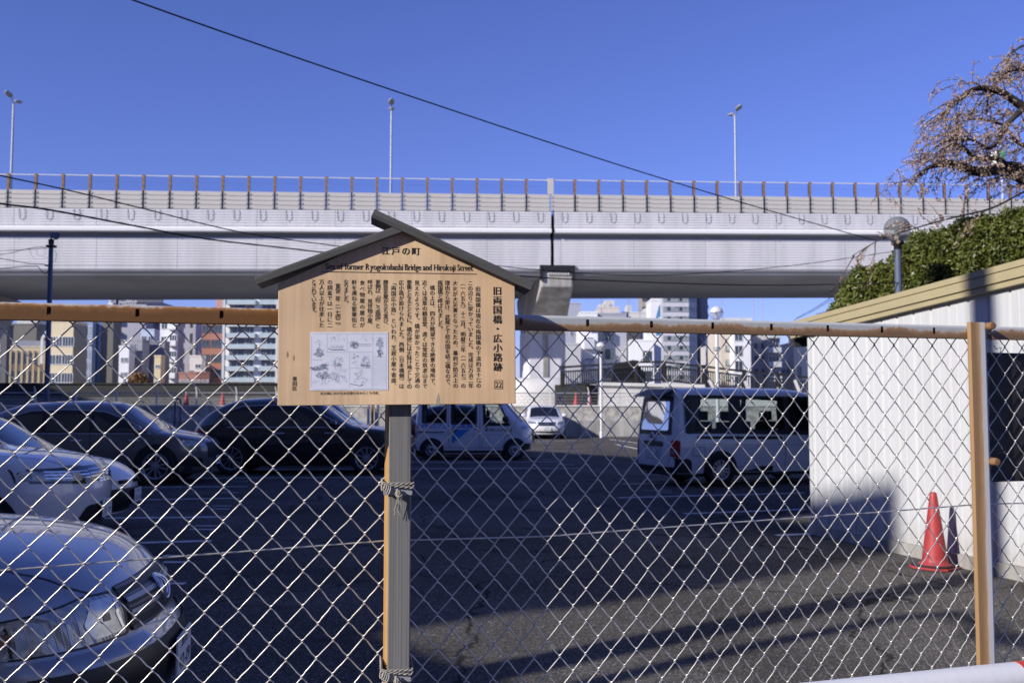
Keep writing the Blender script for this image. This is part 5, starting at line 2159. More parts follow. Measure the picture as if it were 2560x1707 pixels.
class Car:
    def __init__(s, L, W, top, nose, tail, belt=0.95, tum=0.32, zb=0.22, rn=0.55, mn=2.6, rt=0.45, mt=3.0, rr=None, nexp=2.6, bulge=0.05):
        s.L, s.W, s.zb, s.belt, s.tum = L, W, zb, belt, tum
        s.top, s.nose, s.tail = hermite(top), hermite(nose), hermite(tail)
        s.rr = hermite(rr or [(0, 0.22), (L, 0.22)])
        s.rn, s.mn, s.rt, s.mt, s.n, s.bulge = rn, mn, rt, mt, nexp, bulge

    def x(s, tau, z):
        a, b = s.tail(z), s.L - s.nose(z)
        return a + (b - a) * tau

    def tau(s, x, z):
        a, b = s.tail(z), s.L - s.nose(z)
        return (x - a) / (b - a)

    def plan(s, tau):
        w = s.W / 2
        sn, st = (1 - tau) * s.L, tau * s.L
        if sn < s.rn:
            w *= max(0, 1 - max(0, 1 - sn / s.rn) ** s.mn) ** (1 / s.mn)
        if st < s.rt:
            w *= max(0, 1 - max(0, 1 - st / s.rt) ** s.mt) ** (1 / s.mt)
        return w

    def rad(s, tau):
        zt = s.top(tau * s.L)
        return min(s.rr(tau * s.L), 0.6 * (zt - s.zb)), zt

    def side(s, z):
        if z < s.belt:
            u = (z - s.zb) / (s.belt - s.zb)
            return 1 - s.bulge * max(0, (0.5 - u) / 0.5) ** 2 - 0.02 * max(0, (u - 0.6) / 0.4) ** 2
        return 0.98 - s.tum * (z - s.belt)

    def hw(s, tau, z):
        tau = min(1, max(0, tau))
        r, zt = s.rad(tau)
        if z >= zt:
            return 0.0
        w = s.plan(tau) * s.side(z)
        if z > zt - r:
            w *= (1 - ((z - zt + r) / r) ** s.n) ** (1 / s.n)
        return w

    # mappers
    def m_side(s, sg, off=0.006):
        return lambda p: (p[0], sg * (s.hw(s.tau(p[0], p[1]), p[1]) + off), p[1])

    def m_front(s, off=0.006):
        def f(p):
            a, b = 0.5, 1.0
            for _ in range(26):
                m = (a + b) / 2
                if s.hw(m, p[1]) > abs(p[0]):
                    a = m
                else:
                    b = m
            return (s.x(a, p[1]) + off, p[0], p[1])
        return f

    def m_rear(s, off=0.006):
        def f(p):
            a, b = 0.5, 0.0
            for _ in range(26):
                m = (a + b) / 2
                if s.hw(m, p[1]) > abs(p[0]):
                    a = m
                else:
                    b = m
            return (s.x(a, p[1]) - off, p[0], p[1])
        return f

    def m_top(s, off=0.006):
        def f(p):
            a, b = s.zb + 0.3, 2.4
            for _ in range(30):
                m = (a + b) / 2
                if s.hw(s.tau(p[0], m), m) > abs(p[1]):
                    a = m
                else:
                    b = m
            return (p[0], p[1], a + off)
        return f

    def body(s, mats, root, nz=9, na=9, ns=64, holes=()):
        taus = [0.5 - 0.5 * cos(pi * i / ns) for i in range(ns + 1)]
        mb = MB()
        rows = []
        for t in taus:
            r, zt = s.rad(t)
            row = []
            zr = zt - r
            for i in range(nz):
                row.append((s.zb + (zr - s.zb) * i / nz, None))
            for i in range(na + 1):
                a = pi / 2 * i / na
                row.append((zr + r * (sin(a) ** (2 / s.n) if i else 0) * 0.99999, s.plan(t) * (cos(a) ** (2 / s.n) if i < na else 0)))
            pts = []
            for z, w in row:
                y = s.plan(t) * s.side(z) if w is None else w * s.side(z)
                pts.append((s.x(t, z), y, z))
            rows.append([(x, -y, z) for x, y, z in pts] + [(x, y, z) for x, y, z in reversed(pts[:-1])])
        m = len(rows[0])
        vs = [p for r_ in rows for p in r_]
        fs = []
        for i in range(ns):
            for j in range(m - 1):
                q = (i * m + j, (i + 1) * m + j, (i + 1) * m + j + 1, i * m + j + 1)
                if holes:
                    cx = sum(vs[k][0] for k in q) / 4
                    cz = sum(vs[k][2] for k in q) / 4
                    cy = sum(vs[k][1] for k in q) / 4
                    if any(h(cx, cy, cz) for h in holes):
                        continue
                fs.append(q)
        mb.add(vs, fs, 0, True)
        return mb.build('body', mats, root, fix=False)


def rounded(poly, r=0.05, n=4):
    out = []
    N = len(poly)
    for i in range(N):
        p, a, b = Vector(poly[i]), Vector(poly[i - 1]), Vector(poly[(i + 1) % N])
        da, db = (a - p), (b - p)
        ra = min(r, da.length * 0.45, db.length * 0.45)
        s0, s1 = p + da.normalized() * ra, p + db.normalized() * ra
        for k in range(n + 1):
            t = k / n
            out.append(tuple(s0.lerp(p, t).lerp(p.lerp(s1, t), t)))
    return out


def panel(name, poly, mp, m, parent, holes=(), step=0.07, thick=0.0, r=0.0, smooth=True):
    if r:
        poly = rounded(poly, r)
    bm = bmesh.new()
    edges = []
    for lp in [poly] + [rounded(h, r) if r else h for h in holes]:
        vs = [bm.verts.new((p[0], p[1], 0)) for p in lp]
        for i in range(len(vs)):
            edges.append(bm.edges.new((vs[i], vs[(i + 1) % len(vs)])))
    if holes:
        bmesh.ops.triangle_fill(bm, use_beauty=True, edges=edges)
    else:
        bm.faces.new(vs)
    xs, ys = [p[0] for p in poly], [p[1] for p in poly]
    for ax, lo, hi in ((0, min(xs), max(xs)), (1, min(ys), max(ys))):
        k = int((hi - lo) / step)
        for i in range(1, k + 1):
            c = lo + (hi - lo) * i / (k + 1)
            co, no = [0, 0, 0], [0, 0, 0]
            co[ax], no[ax] = c, 1
            bmesh.ops.bisect_plane(bm, geom=bm.verts[:] + bm.edges[:] + bm.faces[:], plane_co=co, plane_no=no, dist=1e-6)
    for v in bm.verts:
        v.co = mp((v.co.x, v.co.y))
    bmesh.ops.recalc_face_normals(bm, faces=bm.faces)
    me = bpy.data.meshes.new(name)
    bm.to_mesh(me)
    bm.free()
    me.materials.append(m)
    for p in me.polygons:
        p.use_smooth = smooth
    o = bpy.data.objects.new(name, me)
    COL.objects.link(o)
    o.parent = parent
    if thick:
        md = o.modifiers.new('solid', 'SOLIDIFY')
        md.thickness = thick
        md.offset = 0
    return o


def seam(mb, pts, mp, w=0.008, step=0.05):
    """thin shut line drawn along a surface"""
    q = []
    for a, b in zip(pts, pts[1:]):
        a, b = Vector(a), Vector(b)
        k = max(1, int((b - a).length / step))
        for i in range(k):
            q.append(a.lerp(b, i / k))
    q.append(Vector(pts[-1]))
    vs = []
    for i, p in enumerate(q):
        d = (q[min(i + 1, len(q) - 1)] - q[max(i - 1, 0)]).normalized()
        n = Vector((-d.y, d.x)) * w / 2
        vs += [mp(p - n), mp(p + n)]
    mb.add(vs, [(2 * i, 2 * i + 1, 2 * i + 3, 2 * i + 2) for i in range(len(q) - 1)], 0, True)


WHEELS = {}


def wheel_meshes(R_, rim, style):
    key = (R_, rim, style)
    if key in WHEELS:
        return WHEELS[key]
    mb = MB()
    M = Matrix.Rotation(pi / 2, 4, 'X')
    w = 0.10
    mb.lathe([(rim, -w), (R_ * 0.93, -w), (R_ * 0.985, -w * 0.8), (R_, -w * 0.5), (R_, w * 0.5), (R_ * 0.985, w * 0.8), (R_ * 0.93, w), (rim, w), (rim * 0.98, w * 0.9)], 36, 0, M)
    mb.lathe([(rim * 0.97, w * 0.5), (0.0, w * 0.45)], 36, 1, M)
    ty = mb.build('wheel', [TYRE, TRIM])
    mb = MB()
    mb.lathe([(rim * 1.0, w * 0.98), (rim * 0.97, w * 1.02), (rim * 0.90, w * 0.95), (rim * 0.88, w * 0.6)], 36, 0, M)
    if style == 'steel':
        mb.lathe([(rim * 0.89, w * 0.75), (rim * 0.72, w * 0.8), (rim * 0.55, w * 1.0), (rim * 0.42, w * 1.02), (rim * 0.36, w * 0.9), (rim * 0.26, w * 0.9), (0.0, w * 0.9)], 36, 0, M)
        for k in range(12):
            a = 2 * pi * k / 12
            mb.lathe([(0.0, 0.006), (0.016, 0.005), (0.016, 0.0)], 8, 1, Matrix.Rotation(a, 4, 'Y') @ Matrix.Translation((rim * 0.72, -w * 0.82, 0)) @ Matrix.Rotation(pi / 2, 4, 'X'))
        mb.lathe([(rim * 0.2, w * 0.91), (rim * 0.2, w * 1.1), (0, w * 1.12)], 18, 1, M)
    else:
        n = {'five': 5, 'ten': 10, 'six': 6}[style]
        for k in range(n):
            for d in ((-0.09, 0.09) if style != 'ten' else (0,)):
                a = 2 * pi * k / n
                c0, c1 = Vector((0.16 * rim, 0)), Vector((0.92 * rim, 0))
                wd = rim * (0.13 if style != 'ten' else 0.12)
                poly = [(c0.x, -wd * 0.5 + d * rim * 0.6), (c1.x, -wd * 0.5 + d * rim * 2.4), (c1.x, wd * 0.5 + d * rim * 2.4), (c0.x, wd * 0.5 + d * rim * 0.6)]
                mb.prism([(x, -w * 0.72, z) for x, z in poly], (0, -w * 0.2, 0), 0, Matrix.Rotation(a, 4, 'Y'))
        mb.lathe([(rim * 0.24, w * 0.7), (rim * 0.24, w * 0.98), (rim * 0.1, w * 1.02), (0, w * 1.02)], 18, 0, M)
    rm = mb.build('rim', [ALLOY, TRIM], ty)
    WHEELS[key] = (ty, rm, [False])
    return WHEELS[key]


def add_wheels(root, c, xs, R_=0.33, rim=0.22, style='five', arch=0.07, archm=None):
    for x in xs:
        for sg in (-1, 1):
            ty, rm, used = wheel_meshes(R_, rim, style)
            if used[0]:
                t2 = dup_mesh(ty, root)
                r2 = dup_mesh(rm, t2)
            else:
                t2, r2 = ty, rm
                t2.parent = root
                used[0] = True
            t2.location = (x, sg * (c.W / 2 - 0.085), R_)
            t2.rotation_euler = (0, random.uniform(0, 1.2), 0 if sg < 0 else pi)
            t2.rotation_mode = 'ZYX'
            # lay the dark wheel well on the body side
            ra = R_ + arch
            poly = [(x + ra * cos(a), R_ + ra * sin(a)) for a in [pi * (-0.1 + 1.2 * i / 24) for i in range(25)]]
            poly = [(px, max(pz, c.zb + 0.001)) for px, pz in poly]
            panel('wheel_well', poly, c.m_side(sg, 0.004), archm or TRIM, root, step=0.08)


def underbody(c, root):
    mb = MB()
    mb.box(0.25, c.L - 0.3, -c.W / 2 + 0.12, c.W / 2 - 0.12, 0.20, c.zb + 0.12)
    mb.build('underbody', BLACK, root)


def plate(root, pos, yaw, text, w=0.33, h=0.165, tilt=0.0, name='number_plate'):
    mb = MB()
    mb.box(-w / 2, w / 2, -0.004, 0.004, -h / 2, h / 2)
    o = mb.build(name, PLATE, root)
    o.location = pos
    o.rotation_euler = (tilt, 0, yaw)
    mb = MB()
    put_line(mb, text[1], -w * 0.40, w * 0.40, -h * 0.38, h * 0.52, 0.02, 0.12)
    put_line(mb, text[0], -w * 0.25, w * 0.25, h * 0.2, h * 0.26, 0.01, 0.15)
    q = mb.build('plate_text', PLATE_INK, o, fix=False)
    q.matrix_local = Matrix.Translation((0, -0.0055, 0)) @ Matrix.Rotation(pi / 2, 4, 'X')
    return o


def paint(name, col, metal=0.0, rough=0.35, coat=1.0):
    return mat(name, col, rough=rough, metal=metal, var=0.02, vs=2, coat=coat)


def mirror(root, c, x, z, sg, m, s=1.0):
    y = c.hw(c.tau(x, z), z)
    mb = MB()
    M = Matrix.Translation((x, sg * (y + 0.13), z + 0.06)) @ Matrix.Diagonal((0.09 * s, 0.13 * s, 0.085 * s, 1))
    mb.lathe([(sin(a), -cos(a)) for a in [pi * j / 10 for j in range(11)]], 16, 0, M)
    mb.bar((x, sg * (y - 0.02), z), (x, sg * (y + 0.1), z + 0.03), 0.05, 0.03)
    return mb.build('door_mirror', m, root)


def place(root, c, head, anchor, local):
    """put local (x, y) of the car on the world anchor"""
    Rm = Matrix.Rotation(head, 2)
    o = Vector((anchor[0], anchor[1])) - Rm @ Vector(local)
    root.location = (o.x, o.y, 0)
    root.rotation_euler = (0, 0, head)


def handles(root, c, xs, z, sg=-1, m=None):
    for x in xs:
        y = c.hw(c.tau(x, z), z)
        mb = MB()
        mb.tube([(x - 0.10, sg * y, z), (x - 0.085, sg * (y + 0.03), z), (x + 0.085, sg * (y + 0.03), z), (x + 0.10, sg * y, z)], 0.013, n=8)
        mb.build('door_handle', m or CHROME, root)


# --- near silver wagon -------------------------------------------------
SILVER = paint('silver_metallic', (0.30, 0.315, 0.34), metal=0.55, rough=0.28)
c = Car(4.25, 1.70, [(0, 1.25), (0.15, 1.42), (0.9, 1.50), (2.0, 1.49), (2.45, 1.40), (3.10, 1.06), (3.22, 1.03), (3.7, 0.985), (4.0, 0.925), (4.16, 0.85), (4.25, 0.74)],
        [(0.2, 0.10), (0.34, 0.03), (0.48, 0.0), (0.56, 0.02), (0.60, 0.06), (0.72, 0.09), (0.80, 0.13), (0.9, 0.16), (1.5, 0.3)],
        [(0.2, 0.05), (0.5, 0.0), (0.9, 0.03), (1.5, 0.3)], belt=0.92, rn=0.62, mn=2.5, rr=[(0, 0.2), (2.4, 0.2), (3.2, 0.15), (4.25, 0.13)], nexp=2.8)
car1 = empty('silver_wagon', (0, 0, 0), 0, 'silver wagon closest to the fence, only its hood and headlight showing bottom left', 'car', 'cars in the car park')
place(car1, c, R(9), (-1.46, 4.42), (c.L, 0))
c.body(SILVER, car1, ns=110, na=16, nz=14)
underbody(c, car1)
add_wheels(car1, c, (0.80, 3.42), 0.30, 0.19, 'five', 0.05)
for sg in (-1, 1):
    panel('side_window', [(0.5, 0.95), (2.9, 0.97), (2.25, 1.34), (0.75, 1.36)], c.m_side(sg), CAR_GLASS, car1, r=0.06)
panel('windshield', [(2.42, -0.52), (3.06, -0.68), (3.06, 0.68), (2.42, 0.52)], c.m_top(), CAR_GLASS, car1, r=0.05)
LENS = mat('lamp_lens', (0.30, 0.31, 0.32), rough=0.12, metal=0.35, var=0.2, vs=14, coat=1.0)
n_, l_, b_n = nodes_of(LENS)
wv = n_.new('ShaderNodeTexWave')
wv.inputs['Scale'].default_value = 16
wv.inputs['Distortion'].default_value = 0.2
tcn = n_.new('ShaderNodeTexCoord')
mpn = n_.new('ShaderNodeMapping')
mpn.inputs['Rotation'].default_value = (0, 0, R(60))
l_.new(tcn.outputs['Object'], mpn.inputs[0])
l_.new(mpn.outputs[0], wv.inputs['Vector'])
bpn = n_.new('ShaderNodeBump')
bpn.inputs['Strength'].default_value = 0.5
bpn.inputs['Distance'].default_value = 0.01
l_.new(wv.outputs['Color'], bpn.inputs['Height'])
l_.new(bpn.outputs[0], b_n.inputs['Normal'])
REFL = mat('lamp_reflector', (0.55, 0.56, 0.55), rough=0.25, metal=0.7, var=0.2, vs=30)
AMBER = mat('amber_bulb', (0.30, 0.13, 0.07), rough=0.3, var=0.2, vs=30)
CLEAR = glass_mat('clear_lens_cover', (0.95, 0.96, 0.96), refl=0.3, alpha=0.95)
for sg in (-1, 1):
    hl = panel('headlight', [(sg * 0.43, 0.612), (sg * 0.842, 0.604), (sg * 0.842, 0.740), (sg * 0.62, 0.788), (sg * 0.43, 0.781)], c.m_front(0.004), TRIM, car1, r=0.03, step=0.03)
    panel('lens', [(sg * 0.455, 0.622), (sg * 0.836, 0.612), (sg * 0.836, 0.735), (sg * 0.62, 0.782), (sg * 0.455, 0.773)], c.m_front(0.007), LENS, hl, r=0.025, step=0.03)
    panel('reflector', [(sg * 0.475, 0.635), (sg * 0.625, 0.630), (sg * 0.655, 0.69), (sg * 0.60, 0.768), (sg * 0.475, 0.764)], c.m_front(0.0095), REFL, hl, r=0.015, step=0.03)
    mb = MB()
    for k_ in range(9):
        y_ = 0.668 + 0.017 * k_
        seam(mb, [(sg * y_, 0.622), (sg * (y_ + 0.006), 0.745 - 0.004 * k_)], c.m_front(0.0105), 0.0022, 0.03)
    mb.build('lens_flutes', mat('flute_grey', (0.45, 0.46, 0.47), rough=0.2, metal=0.4), hl, fix=False)
    mb = MB()
    seam(mb, [(sg * 0.478, 0.755), (sg * 0.50, 0.70), (sg * 0.478, 0.645)], c.m_front(0.012), 0.014, 0.02)
    mb.build('reflector_rim', CHROME, hl, fix=False)
    mb = MB()
    seam(mb, [(sg * 0.54, 0.70), (sg * 0.575, 0.70)], c.m_front(0.012), 0.028, 0.02)
    mb.build('lamp_bulb', mat('bulb_shield', (0.12, 0.12, 0.125), rough=0.3, metal=0.6), hl, fix=False)
    panel('turn_bulb', [(sg * 0.812, 0.662), (sg * 0.826, 0.662), (sg * 0.826, 0.70), (sg * 0.812, 0.70)], c.m_front(0.010), AMBER, hl, r=0.008, step=0.03)
    panel('bumper_trim', [(sg * 0.36, 0.565), (sg * 0.846, 0.54), (sg * 0.846, 0.592), (sg * 0.36, 0.602)], c.m_front(0.018), SILVER, car1, step=0.03)
gr = panel('grille', [(-0.42, 0.615), (0.42, 0.615), (0.42, 0.79), (-0.42, 0.79)], c.m_front(0.004), BLACK, car1, r=0.02, step=0.04)
mb = MB()
gf = c.m_front(0.012)
for z in (0.628, 0.668, 0.708, 0.748, 0.784):
    seam(mb, [(-0.415, z), (0.415, z)], gf, 0.010, 0.03)
y = -0.41
while y < 0.415:
    seam(mb, [(y, 0.618), (y, 0.786)], gf, 0.0045, 0.05)
    y += 0.022
mb.build('grille_bars', mat('grille_grey', (0.09, 0.09, 0.095), rough=0.35, var=0.1), gr, fix=False)
mb = MB()
for z in (0.688, 0.735):
    seam(mb, [(-0.41, z), (0.41, z)], c.m_front(0.016), 0.016, 0.03)
mb.build('grille_trim', GREY_STEEL, gr, fix=False)
mb = MB()
ring = [c.m_front(0.028)((0.075 * cos(a), 0.715 + 0.052 * sin(a))) for a in [2 * pi * i / 28 for i in range(28)]]
mb.tube(ring, 0.008, n=8, closed=True)
ring = [c.m_front(0.028)((0.032 * cos(a), 0.725 + 0.040 * sin(a))) for a in [2 * pi * i / 20 for i in range(20)]]
mb.tube(ring, 0.006, n=8, closed=True)
mb.build('emblem', CHROME, car1)
panel('lower_bumper', [(-0.846, 0.30), (0.846, 0.30), (0.846, 0.535), (0.30, 0.55), (-0.30, 0.55), (-0.846, 0.535)], c.m_front(0.006), TRIM, car1, step=0.04)  # dark reflection in the bumper put into a black panel
mb = MB()
tf_ = c.m_top(0.003)
for sg in (-1, 1):
    seam(mb, [(3.12, sg * 0.74), (3.5, sg * 0.725), (3.8, sg * 0.69), (3.95, sg * 0.63), (4.02, sg * 0.56)], tf_, 0.007)
seam(mb, [(4.085, -0.40), (4.10, 0), (4.085, 0.40)], tf_, 0.008)
fs_ = c.m_side(-1, 0.003)
seam(mb, [(3.96, 0.6), (3.90, 0.40), (3.86, 0.3)], fs_, 0.006)
seam(mb, [(2.95, 0.96), (2.98, 0.6), (2.9, 0.3)], fs_, 0.007)
seam(mb, [(1.9, 0.95), (1.92, 0.3)], fs_, 0.007)
mb.build('shut_lines', TRIM, car1, fix=False)
p = c.m_front(0.03)((0, 0.44))
plate(car1, p, pi / 2, ('墨田', '42-19'))
mirror(car1, c, 2.75, 0.97, -1, SILVER)

# --- white crossover with a black lamp band -----------------------------
CARWHITE = paint('car_white', (0.76, 0.76, 0.78), rough=0.3)
c = Car(4.6, 1.84, [(0, 1.2), (0.2, 1.45), (1.1, 1.62), (2.2, 1.62), (2.8, 1.5), (3.5, 1.13), (3.65, 1.10), (4.1, 1.06), (4.4, 1.0), (4.55, 0.93), (4.6, 0.86)],
        [(0.2, 0.16), (0.45, 0.04), (0.70, 0.0), (0.80, 0.02), (0.95, 0.06), (1.6, 0.3)], [(0.2, 0.1), (0.7, 0.0), (1.6, 0.4)], belt=1.02, rn=0.75, mn=2.3, rr=[(0, 0.2), (2.8, 0.2), (3.6, 0.12), (4.6, 0.10)], nexp=2.6)
car2 = empty('white_crossover', (0, 0, 0), 0, 'white crossover with a black lamp band across its nose, second from the fence at left', 'car', 'cars in the car park')
place(car2, c, R(8), (-4.02, 9.95), (c.L, 0))
c.body(CARWHITE, car2)
underbody(c, car2)
add_wheels(car2, c, (0.85, 3.68), 0.35, 0.24, 'five')
for sg in (-1, 1):
    panel('side_window', [(0.6, 1.06), (3.2, 1.06), (2.55, 1.44), (0.9, 1.46)], c.m_side(sg), CAR_GLASS, car2, r=0.06)
panel('windshield', [(2.75, -0.55), (3.47, -0.74), (3.47, 0.74), (2.75, 0.55)], c.m_top(), CAR_GLASS, car2, r=0.05)
bandp = panel('lamp_band', [(-0.90, 0.80), (-0.45, 0.765), (0.45, 0.765), (0.90, 0.80), (0.90, 0.93), (-0.90, 0.93)], c.m_front(0.006), CAR_GLASS, car2, step=0.05)
for sg in (-1, 1):
    hl = panel('headlight', [(sg * 0.50, 0.80), (sg * 0.89, 0.82), (sg * 0.89, 0.91), (sg * 0.50, 0.88)], c.m_front(0.011), LENS, car2, r=0.02, step=0.05)
    mb = MB()
    for z in (0.825, 0.855, 0.885):
        seam(mb, [(sg * 0.38, z), (sg * 0.62, z + 0.005), (sg * 0.80, z + 0.016)], c.m_front(0.016), 0.010, 0.04)
    mb.build('lamp_strip', CHROME, hl, fix=False)
mb = MB()
for z in (0.775, 0.80, 0.83, 0.86, 0.895):
    seam(mb, [(-0.36, z), (0.36, z)], c.m_front(0.012), 0.010, 0.05)
mb.build('grille_bars', CHROME, bandp, fix=False)
panel('lower_grille', [(-0.62, 0.26), (0.62, 0.26), (0.42, 0.56), (-0.42, 0.56)], c.m_front(0.006), TRIM, car2, r=0.06, step=0.06)
panel('chin_spoiler', [(-0.80, 0.225), (0.80, 0.225), (0.76, 0.27), (-0.76, 0.27)], c.m_front(0.03), CARWHITE, car2, step=0.06)
p = c.m_front(0.035)((0, 0.50))
plate(car2, p, pi / 2, ('墨田', '77-77'))
mb = MB()
for sg in (-1, 1):
    seam(mb, [(3.55, sg * 0.78), (4.0, sg * 0.74), (4.38, sg * 0.6), (4.5, sg * 0.3)], c.m_top(0.003), 0.008)
mb.build('shut_lines', TRIM, car2, fix=False)
mirror(car2, c, 3.1, 1.06, -1, CARWHITE)

# --- low white hatchback behind it ---------------------------------------
c = Car(4.4, 1.76, [(0, 1.0), (0.25, 1.2), (1.3, 1.46), (2.1, 1.47), (2.7, 1.37), (3.5, 0.97), (3.65, 0.93), (4.1, 0.84), (4.32, 0.74), (4.4, 0.64)],
        [(0.2, 0.12), (0.45, 0.0), (0.6, 0.01), (0.75, 0.08), (1.5, 0.3)], [(0.2, 0.1), (0.7, 0.0), (1.5, 0.4)], belt=0.90, rn=0.8, mn=2.2, rr=[(0, 0.2), (2.8, 0.2), (3.6, 0.14), (4.4, 0.12)])
car3 = empty('white_hatchback', (0, 0, 0), 0, 'low white hatchback whose nose peeks out behind the white crossover', 'car', 'cars in the car park')
place(car3, c, R(8), (-4.62, 12.30), (c.L, 0))
c.body(CARWHITE, car3)
underbody(c, car3)
add_wheels(car3, c, (0.8, 3.5), 0.32, 0.21, 'five')
for sg in (-1, 1):
    panel('side_window', [(0.7, 0.94), (3.1, 0.94), (2.5, 1.3), (1.0, 1.3)], c.m_side(sg), CAR_GLASS, car3, r=0.06)
    panel('headlight', [(sg * 0.45, 0.60), (sg * 0.84, 0.62), (sg * 0.84, 0.73), (sg * 0.62, 0.72)], c.m_front(0.008), LENS, car3, r=0.03, step=0.05)
panel('windshield', [(2.7, -0.55), (3.45, -0.70), (3.45, 0.70), (2.7, 0.55)], c.m_top(), CAR_GLASS, car3, r=0.05)
panel('lower_grille', [(-0.72, 0.24), (0.72, 0.24), (0.60, 0.52), (-0.60, 0.52)], c.m_front(0.006), TRIM, car3, r=0.06, step=0.06)
panel('lamp_band', [(-0.45, 0.575), (0.45, 0.575), (0.45, 0.62), (-0.45, 0.62)], c.m_front(0.008), CAR_GLASS, car3, step=0.06)
plate(car3, c.m_front(0.035)((0, 0.42)), pi / 2, ('足立', '55-03'))


# --- side-on cars ----------------------------------------------------------
def suv(name, label, paintm, head, anchor, L, W, Hh, wb, xr, trimm, R_=0.36, rim=0.25, style='five', windows=3, chrome=True, see=False, ra=0.53, rb=0.735):
    k = Hh / 1.66
    c = Car(L, W, [(0, 1.18 * k), (0.10, 1.30 * k), (0.38, 1.53 * k), (0.75, 1.62 * k), (L * ra * 0.75, 1.66 * k), (L * ra, 1.615 * k), (L * (ra * 0.36 + rb * 0.64), 1.30 * k), (L * rb, 1.09 * k), (L * (rb + 0.045), 1.045 * k), (L * (0.35 * rb + 0.65 * 0.97), 0.985 * k), (L * 0.97, 0.90 * k), (L, 0.80 * k)],
            [(0.2, 0.16), (0.42, 0.03), (0.62, 0.0), (0.82, 0.03), (1.0, 0.10), (1.6, 0.3)], [(0.2, 0.14), (0.6, 0.0), (0.95, 0.04), (1.25, 0.22), (1.5, 0.42), (1.7, 0.6)],
            belt=0.98 * k, tum=0.34, rn=0.80, mn=2.4, rt=0.6, mt=2.6, rr=[(0, 0.22), (L * 0.6, 0.22), (L * 0.74, 0.12), (L, 0.10)], nexp=2.6, zb=0.25)
    root = empty(name, (0, 0, 0), 0, label, 'car', 'cars in the car park')
    place(root, c, head, anchor, (xr + wb, -W / 2))
    c.body(paintm, root)
    underbody(c, root)
    add_wheels(root, c, (xr, xr + wb), R_, rim, style, 0.06)
    bz_, tz = 1.01 * k, 1.475 * k
    xa = L * (rb - 0.03)
    for sg in (-1, 1):
        outer = [(0.62, bz_ + 0.06), (0.9, bz_ + 0.005), (xa, bz_), (L * (0.5 * ra + 0.5 * rb - 0.03), bz_ + 0.27), (L * (ra - 0.01), tz - 0.03), (L * ra * 0.72, tz + 0.01), (1.2, tz - 0.015), (0.85, tz - 0.14)]
        fr = panel('window_frame', outer, c.m_side(sg, 0.005), TRIM, root, r=0.05)
        for a, b in [(0.80, 1.45), (1.53, L * (ra - 0.065)), (L * (ra - 0.05), L * (rb - 0.075))][:windows]:
            def zt_(x):
                return min(tz - 0.05, bz_ + 0.36 - max(0, (x - L * (ra - 0.01))) * 0.95, bz_ + 0.22 + max(0, x - 0.72) * 0.45)
            poly = [(a, bz_ + 0.045), (b, bz_ + 0.04), (b, max(bz_ + 0.07, zt_(b))), ((a + b) / 2, zt_((a + b) / 2)), (a, zt_(a))]
            panel('window', poly, c.m_side(sg, 0.009), CAR_GLASS, fr, r=0.04)
        mb = MB()
        seam(mb, outer[1:3], c.m_side(sg, 0.012), 0.018)
        if chrome:
            seam(mb, [outer[2], outer[3], outer[4], outer[5], outer[6], outer[7], outer[0]], c.m_side(sg, 0.012), 0.016)
        mb.build('window_trim', GREY_STEEL, root, fix=False)
        panel('sill_trim', [(xr + R_ + 0.09, 0.255), (xr + wb - R_ - 0.09, 0.255), (xr + wb - R_ - 0.09, 0.36), (xr + R_ + 0.09, 0.36)], c.m_side(sg, 0.008), TRIM, root)
        panel('headlight', [(sg * 0.52, 0.74 * k), (sg * 0.88, 0.78 * k), (sg * 0.88, 0.88 * k), (sg * 0.56, 0.84 * k)], c.m_front(0.007), LENS, root, r=0.02, step=0.05)
        panel('tail_light', [(sg * 0.45, 0.86 * k), (sg * 0.90, 0.84 * k), (sg * 0.90, 0.94 * k), (sg * 0.45, 0.93 * k)], c.m_rear(0.007), RED_LENS, root, r=0.02, step=0.05)
        mb = MB()
        for pts in ([(L * (ra - 0.06), bz_), (L * (ra - 0.055), 0.6), (L * (ra - 0.07), 0.36)], [(L * (rb - 0.035), bz_ - 0.01), (L * (rb - 0.02), 0.85), (L * (rb - 0.06), 0.7)], [(1.55, bz_), (1.58, 0.8), (1.45, 0.62), (1.40, 0.36)]):
            seam(mb, pts, c.m_side(sg, 0.004), 0.009)
        mb.build('shut_lines', TRIM, root, fix=False)
        mirror(root, c, L * (rb - 0.08), bz_ + 0.02, sg, paintm)
        handles(root, c, (L * (ra - 0.115), L * (rb - 0.10)), bz_ - 0.13, sg, paintm if not chrome else CHROME)
        panel('fog_trim', [(sg * 0.55, 0.33), (sg * 0.86, 0.36), (sg * 0.86, 0.52), (sg * 0.60, 0.50)], c.m_front(0.008), TRIM, root, r=0.03, step=0.05)
    panel('windshield', [(L * (ra + 0.02), -0.56), (L * (rb - 0.01), -0.74), (L * (rb - 0.01), 0.74), (L * (ra + 0.02), 0.56)], c.m_top(), CAR_GLASS, root, r=0.05)
    panel('rear_window', [(-0.60, 1.05 * k), (0.60, 1.05 * k), (0.52, 1.40 * k), (-0.52, 1.40 * k)], c.m_rear(), CAR_GLASS, root, r=0.05)
    panel('grille', [(-0.48, 0.50), (0.48, 0.50), (0.52, 0.80), (-0.52, 0.80)], c.m_front(0.006), BLACK, root, r=0.04, step=0.06)
    plate(root, c.m_front(0.03)((0, 0.44)), pi / 2, ('品川', '30-61'))
    return root, c


